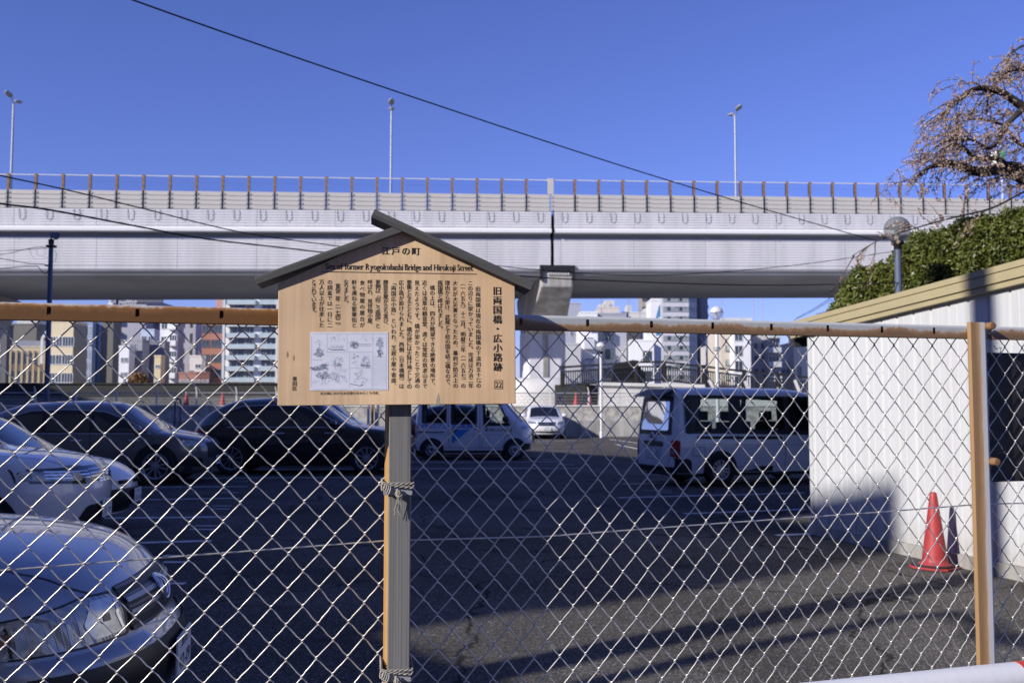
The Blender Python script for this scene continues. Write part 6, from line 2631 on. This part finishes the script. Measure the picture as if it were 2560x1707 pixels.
GREYP = paint('car_grey', (0.15, 0.142, 0.135), metal=0.2, rough=0.3)
NAVYP = paint('car_black_blue', (0.006, 0.007, 0.010), rough=0.25)
BLUEP2 = paint('car_dark_blue', (0.012, 0.022, 0.075), rough=0.25)
q = gp(387, 1213)
suv('grey_suv', 'grey five door crossover parked at the left edge facing right', GREYP, R(3), (q.x, q.y), 4.55, 1.84, 1.60, 2.70, 0.90, GREYP, 0.36, 0.25, 'five', ra=0.58, rb=0.80)
q = gp(916, 1187)
suv('dark_suv', 'long black blue three row car with chrome window line left of the sign post', NAVYP, R(1.5), (q.x, q.y), 4.9, 1.84, 1.70, 2.93, 1.00, NAVYP, 0.36, 0.25, 'ten')
suv('dark_blue_hatch', 'dark blue car half hidden behind the black blue car and the sign', BLUEP2, R(2), (-3.55, 25.0), 4.1, 1.72, 1.60, 2.5, 0.75, BLUEP2, 0.31, 0.20, 'five', chrome=False)
suv('dark_blue_minivan', 'dark blue car whose nose pokes out beyond the white kei van', BLUEP2, R(2), (-0.10, 29.6), 4.0, 1.69, 1.55, 2.5, 0.70, BLUEP2, 0.31, 0.20, 'five', chrome=False)

# far white car facing the fence
c = Car(4.1, 1.70, [(0, 1.2), (0.1, 1.35), (0.8, 1.53), (1.9, 1.53), (2.4, 1.44), (3.1, 1.02), (3.25, 0.98), (3.7, 0.92), (4.0, 0.82), (4.1, 0.70)],
        [(0.2, 0.1), (0.45, 0.0), (0.6, 0.01), (0.8, 0.08), (1.5, 0.3)], [(0.2, 0.1), (0.6, 0.0), (1.5, 0.3)], belt=0.95, rn=0.6, mn=2.4, rr=[(0, 0.2), (2.4, 0.2), (3.2, 0.14), (4.1, 0.12)])
car = empty('small_white_car', (0, 0, 0), 0, 'small white hatchback facing the viewer in the sun before the far wall', 'car', 'cars in the car park')
q = gp(1368, 1098)
place(car, c, R(-86), (q.x, q.y), (c.L, 0))
c.body(CARWHITE, car)
underbody(c, car)
add_wheels(car, c, (0.75, 3.3), 0.31, 0.20, 'five')
for sg in (-1, 1):
    panel('side_window', [(0.6, 0.99), (2.85, 0.99), (2.25, 1.36), (0.9, 1.38)], c.m_side(sg), CAR_GLASS, car, r=0.06)
    panel('headlight', [(sg * 0.46, 0.66), (sg * 0.82, 0.70), (sg * 0.82, 0.84), (sg * 0.52, 0.78)], c.m_front(0.008), LENS, car, r=0.03, step=0.05)
    mirror(car, c, 2.75, 1.0, sg, CARWHITE)
panel('windshield', [(2.34, -0.58), (3.05, -0.70), (3.05, 0.70), (2.34, 0.58)], c.m_top(), CAR_GLASS, car, r=0.05)
panel('grille', [(-0.36, 0.60), (0.36, 0.60), (0.42, 0.77), (-0.42, 0.77)], c.m_front(0.006), mat('grille_navy', (0.03, 0.04, 0.07), rough=0.3), car, r=0.04, step=0.06)
panel('lower_grille', [(-0.52, 0.30), (0.52, 0.30), (0.56, 0.36), (-0.56, 0.36)], c.m_front(0.006), TRIM, car, r=0.02, step=0.06)
mb = MB()
ring = [c.m_front(0.02)((0.05 * cos(a), 0.69 + 0.05 * sin(a))) for a in [2 * pi * i / 18 for i in range(18)]]
mb.tube(ring, 0.012, n=6, closed=True)
mb.bar(c.m_front(0.02)((-0.07, 0.69)), c.m_front(0.02)((0.07, 0.69)), 0.02)
mb.build('emblem', CHROME, car)
plate(car, c.m_front(0.03)((0, 0.45)), pi / 2, ('足立', '18-62'))


# --- vans ------------------------------------------------------------------
def van_base(name, label, L, W, Hh, belt, tum, nose, top, holes, paintm, rn=0.5, mn=2.6, rr=0.20):
    c = Car(L, W, top, nose, [(0.2, 0.06), (0.5, 0.0), (1.0, 0.02), (Hh, 0.16)], belt=belt, tum=tum, rn=rn, mn=mn, rt=0.16, mt=3.2, rr=[(0, rr), (L, rr)], nexp=3.0, zb=0.27, bulge=0.03)
    root = empty(name, (0, 0, 0), 0, label, 'van', 'cars in the car park')
    return c, root


def side_glazing(c, root, outer, wins, thick_mat=TRIM, see=True):
    """black bordered glazing with real openings through the body"""
    for sg in (-1, 1):
        fr = panel('window_frame', outer, c.m_side(sg, 0.007), thick_mat, root, holes=wins, r=0.045, step=0.12)
        for w in wins:
            panel('window', rounded(w, 0.045), c.m_side(sg, 0.004), SEE_GLASS, fr, step=0.15)


# white van, rear three quarter view
L_, W_v, Hv = 4.7, 1.695, 1.99
wins = [[(0.40, 1.12), (1.30, 1.12), (1.30, 1.76), (0.40, 1.76)], [(1.60, 1.12), (2.62, 1.12), (2.62, 1.76), (1.60, 1.76)], [(2.75, 1.11), (3.62, 1.08), (3.50, 1.72), (2.75, 1.76)]]


def inside(poly, x, z):
    r_in = False
    n = len(poly)
    for i in range(n):
        (x0, z0), (x1, z1) = poly[i], poly[(i + 1) % n]
        if (z0 > z) != (z1 > z) and x < (x1 - x0) * (z - z0) / (z1 - z0) + x0:
            r_in = not r_in
    return r_in


def grow(poly, d):
    cx, cz = sum(p[0] for p in poly) / len(poly), sum(p[1] for p in poly) / len(poly)
    return [(p[0] + d * (1 if p[0] > cx else -1), p[1] + d * (1 if p[1] > cz else -1)) for p in poly]


rw = [(-0.58, 1.12), (0.58, 1.12), (0.53, 1.70), (-0.53, 1.70)]
c, van = van_base('white_van', 'white passenger van with red tail lights seen from its rear corner beside the shed', L_, W_v, Hv, 1.05, 0.11,
                  [(0.27, 0.10), (0.5, 0.0), (0.85, 0.04), (1.05, 0.16), (1.3, 0.55), (1.7, 1.05), (1.95, 1.35)],
                  [(0, 1.93), (0.25, 1.98), (1.5, 1.99), (3.6, 1.98), (4.3, 1.95), (4.7, 1.9)], None, CARWHITE)
q = gp(1803, 1216)
place(van, c, R(20), (q.x, q.y), (1.08 * 0.93, -W_v / 2 * 0.93))
van.scale = (0.93, 0.93, 0.93)
hl_ = [lambda x, y, z, w=w: abs(y) > 0.55 and inside(grow(w, 0.03), x, z) for w in wins] + [lambda x, y, z: x < 0.22 and inside(grow(rw, 0.02), y, z)]
c.body(CARWHITE, van, nz=44, na=10, ns=150, holes=hl_)
underbody(c, van)
add_wheels(van, c, (1.08, 3.63), 0.33, 0.20, 'six', 0.06)
outer = [(0.30, 1.06), (1.4, 1.05), (3.2, 1.01), (3.75, 1.04), (3.88, 1.12), (3.80, 1.55), (3.60, 1.80), (0.30, 1.83)]
side_glazing(c, van, outer, wins)
fr = panel('rear_window_frame', [(-0.70, 1.03), (0.70, 1.03), (0.64, 1.80), (-0.64, 1.80)], c.m_rear(0.006), TRIM, van, holes=[rw], r=0.05, step=0.12)
panel('rear_window', rounded(rw, 0.05), c.m_rear(0.003), SEE_GLASS, fr, step=0.15)
for sg in (-1, 1):
    tl = panel('tail_light', [(sg * 0.665, 0.62), (sg * 0.83, 0.60), (sg * 0.828, 0.93), (sg * 0.70, 0.93)], c.m_rear(0.010), RED_LENS, van, r=0.02, step=0.04)
    mb = MB()
    s_ = c.m_side(sg, 0.008)
    panel('tail_light_side', [(0.05, 0.56), (0.15, 0.60), (0.17, 0.90), (0.06, 0.95)], s_, RED_LENS, tl, step=0.05)
    panel('reversing_lens', [(sg * 0.69, 0.66), (sg * 0.80, 0.65), (sg * 0.80, 0.73), (sg * 0.70, 0.73)], c.m_rear(0.014), LENS, tl, step=0.05)
    panel('bumper_corner', [(0.02, 0.28), (0.42, 0.28), (0.42, 0.50), (0.36, 0.565), (0.02, 0.575)], c.m_side(sg, 0.010), TRIM, van, r=0.04, step=0.05)
    panel('slide_rail', [(0.55, 0.955), (2.55, 0.93), (2.55, 0.985), (0.55, 1.01)], c.m_side(sg, 0.008), TRIM, van, r=0.012)
    mb = MB()
    for pts in ([(2.60, 1.03), (2.62, 0.6), (2.60, 0.36)], [(1.50, 1.03), (1.50, 0.72)], [(0.28, 1.9), (0.28, 1.0)], [(3.72, 1.02), (3.70, 0.5)], [(0.45, 0.62), (0.45, 0.80), (0.72, 0.80), (0.72, 0.62), (0.45, 0.62)]):
        seam(mb, pts, c.m_side(sg, 0.004), 0.010)
    seam(mb, [(0.5, 0.845), (1.5, 0.83), (3.7, 0.80)], c.m_side(sg, 0.003), 0.007)
    mb.build('shut_lines', TRIM, van, fix=False)
    y = c.hw(c.tau(3.45, 0.9), 0.9)
    mb = MB()
    mb.box(3.38, 3.52, sg * (y + 0.015) - 0.02, sg * (y + 0.015) + 0.02, 0.78, 0.98)
    bevel(mb.build('door_handle', TRIM, van), 0.012, 2)
panel('rear_bumper', [(-0.84, 0.28), (0.84, 0.28), (0.84, 0.40), (-0.84, 0.40)], c.m_rear(0.02), TRIM, van, r=0.02, step=0.05)
panel('handle_garnish', [(-0.42, 0.80), (0.42, 0.80), (0.42, 0.90), (-0.42, 0.90)], c.m_rear(0.016), TRIM, van, r=0.02, step=0.06)
panel('plate_recess', [(-0.30, 0.52), (0.30, 0.52), (0.34, 0.79), (-0.34, 0.79)], c.m_rear(0.006), mat('recess_grey', (0.50, 0.51, 0.54), rough=0.4), van, r=0.03, step=0.06)
plate(van, c.m_rear(0.02)((0.0, 0.66)), -pi / 2, ('品川', '11-61'))
mb = MB()
rg = c.m_rear(0.02)
ring = [rg((0.085 * cos(a), 0.985 + 0.075 * sin(a))) for a in [2 * pi * i / 22 for i in range(22)]]
mb.tube(ring, 0.012, n=8, closed=True)
mb.bar(rg((-0.12, 0.985)), rg((0.12, 0.985)), 0.03, 0.03)
mb.build('emblem', CHROME, van)
mb = MB()
put_line(mb, 'CARAVAN', 0, 0.30, 0, 0.05, 0.02, 0.1)
o = mb.build('lettering', GREY_STEEL, van, fix=False)
p = rg((-0.36, 0.60))
o.matrix_local = Matrix.Translation(p) @ Matrix.Rotation(-pi / 2, 4, 'Z') @ Matrix.Rotation(pi / 2, 4, 'X')
mb = MB()
mb.prism([(-0.13, -0.60, 1.80), (-0.13, 0.60, 1.80), (0.20, 0.64, 1.94), (0.20, -0.64, 1.94)], (0, 0, 0.022))
bevel(mb.build('roof_spoiler', TRIM, van), 0.012, 2)
panel('brake_light', [(-0.14, 1.86), (0.14, 1.86), (0.14, 1.90), (-0.14, 1.90)], c.m_rear(0.012), RED_LENS, van, step=0.05)
mb = MB()       # seats and floor seen through the glass
SEATM = mat('seat_fabric', (0.05, 0.05, 0.055), rough=0.9, var=0.2)
mb.box(0.4, 4.0, -0.68, 0.68, 0.60, 0.64)
mb.box(3.62, 3.70, -0.66, 0.66, 0.66, 1.70)  # dark bulkhead added to darken the view through the rear window
for x in (1.45, 2.4, 3.05):
    for y in (-0.42, 0.42):
        mb.box(x - 0.07, x + 0.07, y - 0.25, y + 0.25, 0.7, 1.28)
        mb.box(x - 0.05, x + 0.05, y - 0.12, y + 0.12, 1.30, 1.50)
bevel(mb.build('seats', SEATM, van), 0.04, 3)
panel('windshield', [(-0.66, 1.08), (0.66, 1.08), (0.58, 1.75), (-0.58, 1.75)], c.m_front(), CAR_GLASS, van, r=0.05)
mirror(van, c, 3.78, 1.10, -1, TRIM, 1.2)
mirror(van, c, 3.78, 1.10, 1, TRIM, 1.2)

# white kei van, side on
L_, W_k, Hk = 3.30, 1.475, 1.86
wins = [[(0.28, 1.07), (0.86, 1.07), (0.86, 1.58), (0.28, 1.58)], [(1.08, 1.04), (1.70, 1.04), (1.70, 1.58), (1.08, 1.58)], [(1.98, 1.00), (2.62, 1.00), (2.32, 1.56), (1.96, 1.58)]]
c, kei = van_base('kei_van', 'small white van with blue lettering and a blue triangle parked side on below the sign', L_, W_k, Hk, 1.0, 0.16,
                  [(0.27, 0.05), (0.5, 0.0), (0.85, 0.02), (0.98, 0.10), (1.15, 0.30), (1.5, 0.62), (1.78, 0.90)],
                  [(0, 1.78), (0.2, 1.84), (1.0, 1.86), (2.3, 1.85), (3.0, 1.80), (3.3, 1.78)], None, CARWHITE, rr=0.16)
q = gp(1287, 1150)
place(kei, c, R(0.5), (q.x, q.y), (2.80, -W_k / 2))
c.body(CARWHITE, kei, nz=40, na=10, ns=140, holes=[lambda x, y, z, w=w: abs(y) > 0.45 and inside(grow(w, 0.03), x, z) for w in wins])
underbody(c, kei)
add_wheels(kei, c, (0.50, 2.80), 0.28, 0.165, 'steel', 0.055)
for w in wins:
    outer = grow(w, 0.055)
    for sg in (-1, 1):
        fr = panel('window_frame', outer, c.m_side(sg, 0.007), TRIM, kei, holes=[w], r=0.04, step=0.12)
        panel('window', rounded(w, 0.04), c.m_side(sg, 0.004), SEE_GLASS, fr, step=0.15)
BL = mat('blue_lettering', (0.04, 0.17, 0.60), rough=0.5, var=0.0)
LBL = mat('light_blue_sticker', (0.03, 0.25, 0.62), rough=0.5, var=0.0)
sm = c.m_side(-1, 0.008)


def side_text(text, x0, x1, z, size, m, bold=0.02, nm='lettering', slant=0.0):
    mb = MB()
    put_line(mb, text, x0, x1, z, size, bold, 0.1)
    mb.v = [sm((x + slant * (y - z), y)) if d == 0 else tuple(a + b for a, b in zip(sm((x + slant * (y - z), y)), (0, -0.0008, 0))) for x, y, d in mb.v]
    mb.build(nm, m, kei, fix=False)


side_text('ダイキンエアコン', 0.06, 0.98, 0.885, 0.155, BL, 0.06)
side_text('DAIKIN', 1.08, 1.62, 0.885, 0.15, BL, 0.07)
side_text('ダイキンエアテクノ', 1.98, 2.72, 0.79, 0.11, INK, 0.05)
panel('blue_triangle', [(1.06, 0.45), (1.56, 0.85), (1.18, 0.85), (1.06, 0.68)], sm, LBL, kei)
panel('dark_triangle', [(1.06, 0.69), (1.06, 0.86), (1.24, 0.86)], sm, mat('navy_sticker', (0.01, 0.012, 0.03), rough=0.5, var=0), kei)
for sg in (-1, 1):
    panel('slide_rail', [(0.10, 0.755), (0.84, 0.755), (0.84, 0.785), (0.10, 0.785)], c.m_side(sg, 0.007), TRIM, kei)
    mb = MB()
    for pts in ([(0.96, 1.7), (0.96, 0.6), (1.0, 0.34)], [(1.83, 1.7), (1.83, 0.34)], [(2.68, 1.0), (2.70, 0.75), (2.52, 0.6), (2.45, 0.36)], [(1.90, 0.36), (1.90, 0.55), (1.97, 0.62), (2.05, 0.62), (2.1, 0.5), (2.1, 0.36)]):
        seam(mb, pts, c.m_side(sg, 0.004), 0.010)
    seam(mb, [(0.1, 0.345), (2.5, 0.335)], c.m_side(sg, 0.004), 0.010)
    seam(mb, [(0.5, 0.72), (2.6, 0.70)], c.m_side(sg, 0.003), 0.006)
    mb.build('shut_lines', mat('shut_grey', (0.10, 0.10, 0.11), rough=0.6), kei, fix=False)
    for x, z, w, h in ((1.72, 0.90, 0.05, 0.13), (1.98, 0.935, 0.11, 0.05)):
        y = c.hw(c.tau(x, z), z)
        mb = MB()
        mb.box(x - w / 2, x + w / 2, sg * (y + 0.012) - 0.015, sg * (y + 0.012) + 0.015, z - h / 2, z + h / 2)
        bevel(mb.build('door_handle', TRIM, kei), 0.008, 2)
    panel('headlight', [(sg * 0.42, 0.74), (sg * 0.70, 0.72), (sg * 0.70, 0.93), (sg * 0.56, 0.95)], c.m_front(0.008), LENS, kei, r=0.03, step=0.05)
    panel('tail_light', [(sg * 0.58, 0.62), (sg * 0.72, 0.62), (sg * 0.72, 1.0), (sg * 0.60, 1.0)], c.m_rear(0.008), RED_LENS, kei, r=0.02, step=0.05)
    mirror(kei, c, 2.55, 1.06, sg, TRIM, 1.1)
    panel('bumper_end', [(3.02, 0.28), (3.27, 0.28), (3.27, 0.46), (3.10, 0.46)], c.m_side(sg, 0.006), TRIM, kei, step=0.05)
panel('windshield', [(-0.58, 1.06), (0.58, 1.06), (0.52, 1.66), (-0.52, 1.66)], c.m_front(), CAR_GLASS, kei, r=0.05)
mb = MB()
mb.box(0.3, 2.7, -0.6, 0.6, 0.55, 0.59)
for x in (1.2, 2.05):
    for y in (-0.34, 0.34):
        mb.box(x - 0.06, x + 0.06, y - 0.21, y + 0.21, 0.62, 1.18)
        mb.box(x - 0.05, x + 0.05, y - 0.11, y + 0.11, 1.2, 1.38)
bevel(mb.build('seats', SEATM, kei), 0.04, 3)

# thin pipes and posts among the cars
for u, Y, m, zt_, nm, lab, r in [(921, 36, WHITE_POLE, 1.75, 'white_pipe_post', 'white pipe post behind the black blue car near the sign post', 0.05),
                                 (931, 36.3, mat('orange_pipe', (0.42, 0.18, 0.06), var=0.2), 1.75, 'orange_pipe_post', 'orange brown pipe post behind the black blue car near the sign post', 0.05),
                                 (942, 36, BRIDGE_BEIGE, 1.8, 'beige_pipe_post', 'beige pipe post closest to the sign post behind the black blue car', 0.08)]:
    mb = MB()
    q = pt(u, 1040, Y)
    mb.tube([(0, 0, 0), (0, 0, zt_)], r, n=12)
    mb.lathe([(r * 1.15, zt_), (r * 1.15, zt_ + 0.03), (0, zt_ + 0.05)], 12)
    o = mb.build(nm, m)
    o.location = (q.x, Y, 0)
    tag(o, lab, 'post')
mb = MB()
q = pt(444, 1040, 30)
mb.tube([(-0.085, 0, 0), (-0.085, 0, 1.62), (-0.06, 0, 1.69), (0, 0, 1.72), (0.06, 0, 1.69), (0.085, 0, 1.62), (0.085, 0, 0)], 0.03, n=10)
o = mb.build('pipe_hoop', NAVY_STEEL)
o.location = (q.x, 30, 0)
tag(o, 'narrow navy pipe hoop standing between the grey and the black blue car', 'post')

# ------------------------------------------------------------------ hedge behind the shed
LEAF = leaf_mat('hedge_leaf', (0.066, 0.09, 0.016), (0.175, 0.19, 0.042), scale=3.5, rough=0.42)
BARK = mat('bark', (0.06, 0.045, 0.035), rough=0.9, var=0.3, vs=12, bump=0.6, bs=25)


hedge_height = hermite([(0, 3.5), (0.03, 3.75), (0.08, 4.1), (0.2, 4.4), (0.27, 4.75), (0.55, 5.0), (1.0, 5.15)])
rh = random.Random(11)
HO = Vector((6.05, 20.3, 0))
hedge = empty('evergreen_hedge', HO, 0, 'dense clipped evergreen hedge rising to the right behind the shed roof', 'hedge')
A_, B_ = Vector((6.62, 20.3, 0)), Vector((11.5, 15.2, 0))
dr = (B_ - A_)
nrm = Vector((dr.y, -dr.x, 0)).normalized()


def hedge_pt(t, a, k=1.0):
    """point of the hedge's skin: t along it, a round its section"""
    h = hedge_height(t)
    w = 1.05 * (1 if t > 0.10 else 0.25 + 0.75 * (t / 0.10) ** 0.5)
    ca, sa = cos(a), sin(a)
    ca, sa = math.copysign(abs(ca) ** 0.7, ca), math.copysign(abs(sa) ** 0.7, sa)
    lump = 1 + 0.045 * sin(41 * t + 3 * a) + 0.04 * sin(67 * t - 5 * a + 1) + 0.03 * sin(110 * t + 7 * a)
    return A_ + dr * t + nrm * (ca * w * k * lump) + Vector((0, 0, h * 0.55 + sa * h * 0.45 * (k * 0.5 + 0.5) * (0.6 + 0.4 * lump))) - HO


mb = MB()
for _ in range(105000):
    t = rh.random()
    a = rh.uniform(-0.9, pi + 0.3) if rh.random() < 0.85 else rh.uniform(0, 2 * pi)
    p = hedge_pt(t, a, 1.0 - 0.22 * rh.random() ** 1.5 + rh.gauss(0, 0.02))
    p += Vector((rh.gauss(0, .03), rh.gauss(0, .03), rh.gauss(0, .03)))
    s = rh.uniform(0.018, 0.042)
    n = Vector((rh.gauss(0, 1), rh.gauss(0, 1), rh.gauss(0.6, 1))).normalized()
    x = n.orthogonal().normalized()
    x = (Matrix.Rotation(rh.uniform(0, 2 * pi), 3, n) @ x)
    y = n.cross(x)
    mb.add([p - x * s * 1.5, p + y * s * 0.65, p + x * s * 1.5, p - y * s * 0.65], [(0, 1, 2, 3)])
# twiggy dark heart that closes the view through the hedge
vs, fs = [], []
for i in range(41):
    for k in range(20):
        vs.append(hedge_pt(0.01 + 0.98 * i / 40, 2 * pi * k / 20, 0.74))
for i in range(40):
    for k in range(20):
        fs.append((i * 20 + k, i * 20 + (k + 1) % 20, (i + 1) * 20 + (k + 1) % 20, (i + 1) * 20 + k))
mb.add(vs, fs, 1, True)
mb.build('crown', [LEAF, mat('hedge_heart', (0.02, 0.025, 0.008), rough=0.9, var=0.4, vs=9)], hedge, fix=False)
mb = MB()
for t in (0.15, 0.4, 0.65, 0.9):
    p = A_ + dr * t - Vector((6.05, 20.3, 0))
    mb.tube([p, p + Vector((0.1, 0, 1.2)), p + Vector((-0.05, 0.1, 2.4))], [0.09, 0.07, 0.04], n=8)
mb.build('trunk', BARK, hedge)

# ------------------------------------------------------------------ weeping cherry at the right edge
rc = random.Random(5)
CO = Vector((10.6, 18.0, 0))
cherry = empty('weeping_cherry', CO, 0, 'leafless weeping cherry with pinkish brown buds hanging over the hedge at the right edge', 'tree')
tm, bm_c = MB(), MB()
BUD = leaf_mat('cherry_bud', (0.42, 0.29, 0.23), (0.66, 0.50, 0.42), scale=6, rough=0.7)


def rel(u, v, Y):
    return pt(u, v, Y) - CO


def bud(p, s):
    n = Vector((rc.gauss(0, 1), rc.gauss(0, 1), rc.gauss(0, 1))).normalized()
    x = n.orthogonal().normalized()
    y = n.cross(x)
    bm_c.add([p - x * s, p + y * s * 0.7, p + x * s, p - y * s * 0.7], [(0, 1, 2, 3)], 0)
    bm_c.add([p - n * s, p + y * s * 0.7, p + n * s, p - y * s * 0.7], [(0, 1, 2, 3)], 0)


def twig(p, d, L, r, lvl):
    """a drooping shoot with buds along it"""
    n = max(4, int(L / 0.07))
    pts = [p.copy()]
    for i in range(n):
        d = (d + Vector((rc.gauss(0, 0.10), rc.gauss(0, 0.10), -0.11))).normalized()
        p = p + d * (L / n)
        pts.append(p.copy())
        if rc.random() < 0.8:
            for _ in range(rc.randint(1, 3)):
                bud(p + Vector((rc.gauss(0, .018), rc.gauss(0, .018), rc.gauss(0, .018))), rc.uniform(0.010, 0.022))
        if lvl > 0 and rc.random() < 0.30:
            dd = (d + Vector((rc.gauss(0, 0.7), rc.gauss(0, 0.7), rc.gauss(-0.1, 0.4)))).normalized()
            twig(p, dd, L * rc.uniform(0.35, 0.6), r * 0.6, lvl - 1)
    tm.tube(pts, [max(0.0035, r * (1 - 0.75 * i / n)) for i in range(n + 1)], n=4, cap=False, mi=0)


def limb(pix, r0, r1, dens=1.0, tw=0.8):
    P = [rel(*p) for p in pix]
    out = []
    for i in range(len(P) - 1):
        p0, p1, p2, p3 = P[max(i - 1, 0)], P[i], P[i + 1], P[min(i + 2, len(P) - 1)]
        for k in range(7):
            t = k / 7
            out.append(0.5 * ((2 * p1) + (-p0 + p2) * t + (2 * p0 - 5 * p1 + 4 * p2 - p3) * t * t + (-p0 + 3 * p1 - 3 * p2 + p3) * t ** 3))
    out.append(P[-1])
    n = len(out)
    tm.tube(out, [r0 + (r1 - r0) * i / (n - 1) for i in range(n)], n=8)
    for i in range(2, n):
        for _ in range(2):
            if rc.random() < 0.46 * dens:
                d = (out[i] - out[i - 1]).normalized()
                dd = (d * 0.7 + Vector((rc.gauss(0, 0.5), rc.gauss(0, 0.6), rc.gauss(0.25, 0.4)))).normalized()
                twig(out[i], dd, tw * rc.uniform(0.5, 1.2), 0.010, 2)


Rr = 2760
limb([(Rr, 1000, 18.3), (2740, 700, 18.2), (2680, 520, 18.1), (2600, 470, 18.0), (2535, 420, 17.9), (2450, 430, 17.6), (2380, 410, 17.4), (2320, 420, 17.2), (2290, 450, 17.1)], 0.22, 0.012, 0.9, 0.6)
limb([(2600, 470, 18.0), (2540, 445, 17.8), (2500, 400, 17.7), (2440, 395, 17.5), (2400, 365, 17.4), (2360, 370, 17.2), (2330, 400, 17.1)], 0.07, 0.01, 1.0, 0.8)
limb([(2680, 520, 18.1), (2640, 330, 18.0), (2560, 270, 17.9), (2500, 230, 17.7), (2440, 222, 17.6), (2400, 250, 17.5), (2370, 280, 17.4)], 0.12, 0.01, 1.0, 0.7)
limb([(2640, 330, 18.0), (2600, 200, 18.1), (2560, 175, 18.1), (2510, 185, 18.0), (2470, 240, 17.9)], 0.07, 0.01, 1.0, 0.8)
limb([(2600, 200, 18.1), (2570, 120, 18.0), (2540, 125, 18.0), (2520, 150, 18.0)], 0.04, 0.008, 0.6, 0.6)
limb([(2560, 270, 17.9), (2520, 310, 17.6), (2480, 370, 17.4), (2430, 350, 17.2), (2385, 350, 17.1)], 0.06, 0.01, 1.0, 0.8)
limb([(2600, 470, 18.0), (2560, 480, 17.4), (2480, 520, 16.8), (2380, 545, 16.3), (2290, 570, 16.0), (2200, 600, 15.8), (2130, 640, 15.7)], 0.024, 0.005, 0.5, 0.5)
limb([(2640, 330, 18.0), (2600, 370, 18.4), (2550, 360, 18.5), (2500, 310, 18.6), (2420, 300, 18.7), (2390, 330, 18.8)], 0.06, 0.01, 1.0, 0.8)
tm.build('trunk', BARK, cherry, fix=False)
bm_c.build('crown', BUD, cherry, fix=False)

# autumn bush by the far bank
rb = random.Random(9)
q = pt(345, 958, 190)
bush = empty('autumn_bush', (q.x, 190, 0), 0, 'round orange brown autumn bush below the slate grey house', 'bush')
mb = MB()
for _ in range(1800):
    v = Vector((rb.gauss(0, 1), rb.gauss(0, 1), rb.gauss(0, 1))).normalized() * rb.uniform(0.5, 1.0)
    p = Vector((v.x * 2.4, v.y * 2.0, 5.4 + v.z * 2.6))
    s = rb.uniform(0.12, 0.28)
    n = Vector((rb.gauss(0, 1), rb.gauss(0, 1), rb.gauss(0, 1))).normalized()
    x = n.orthogonal().normalized() * s
    y = n.cross(x)
    mb.add([p - x, p + y, p + x, p - y], [(0, 1, 2, 3)])
mb.build('crown', leaf_mat('autumn_leaf', (0.14, 0.075, 0.03), (0.38, 0.22, 0.07), scale=0.8), bush, fix=False)
mb = MB()
mb.tube([(0, 0, 0), (0.1, 0, 3), (0, 0, 5)], [0.25, 0.2, 0.1], n=8)
mb.build('trunk', BARK, bush)
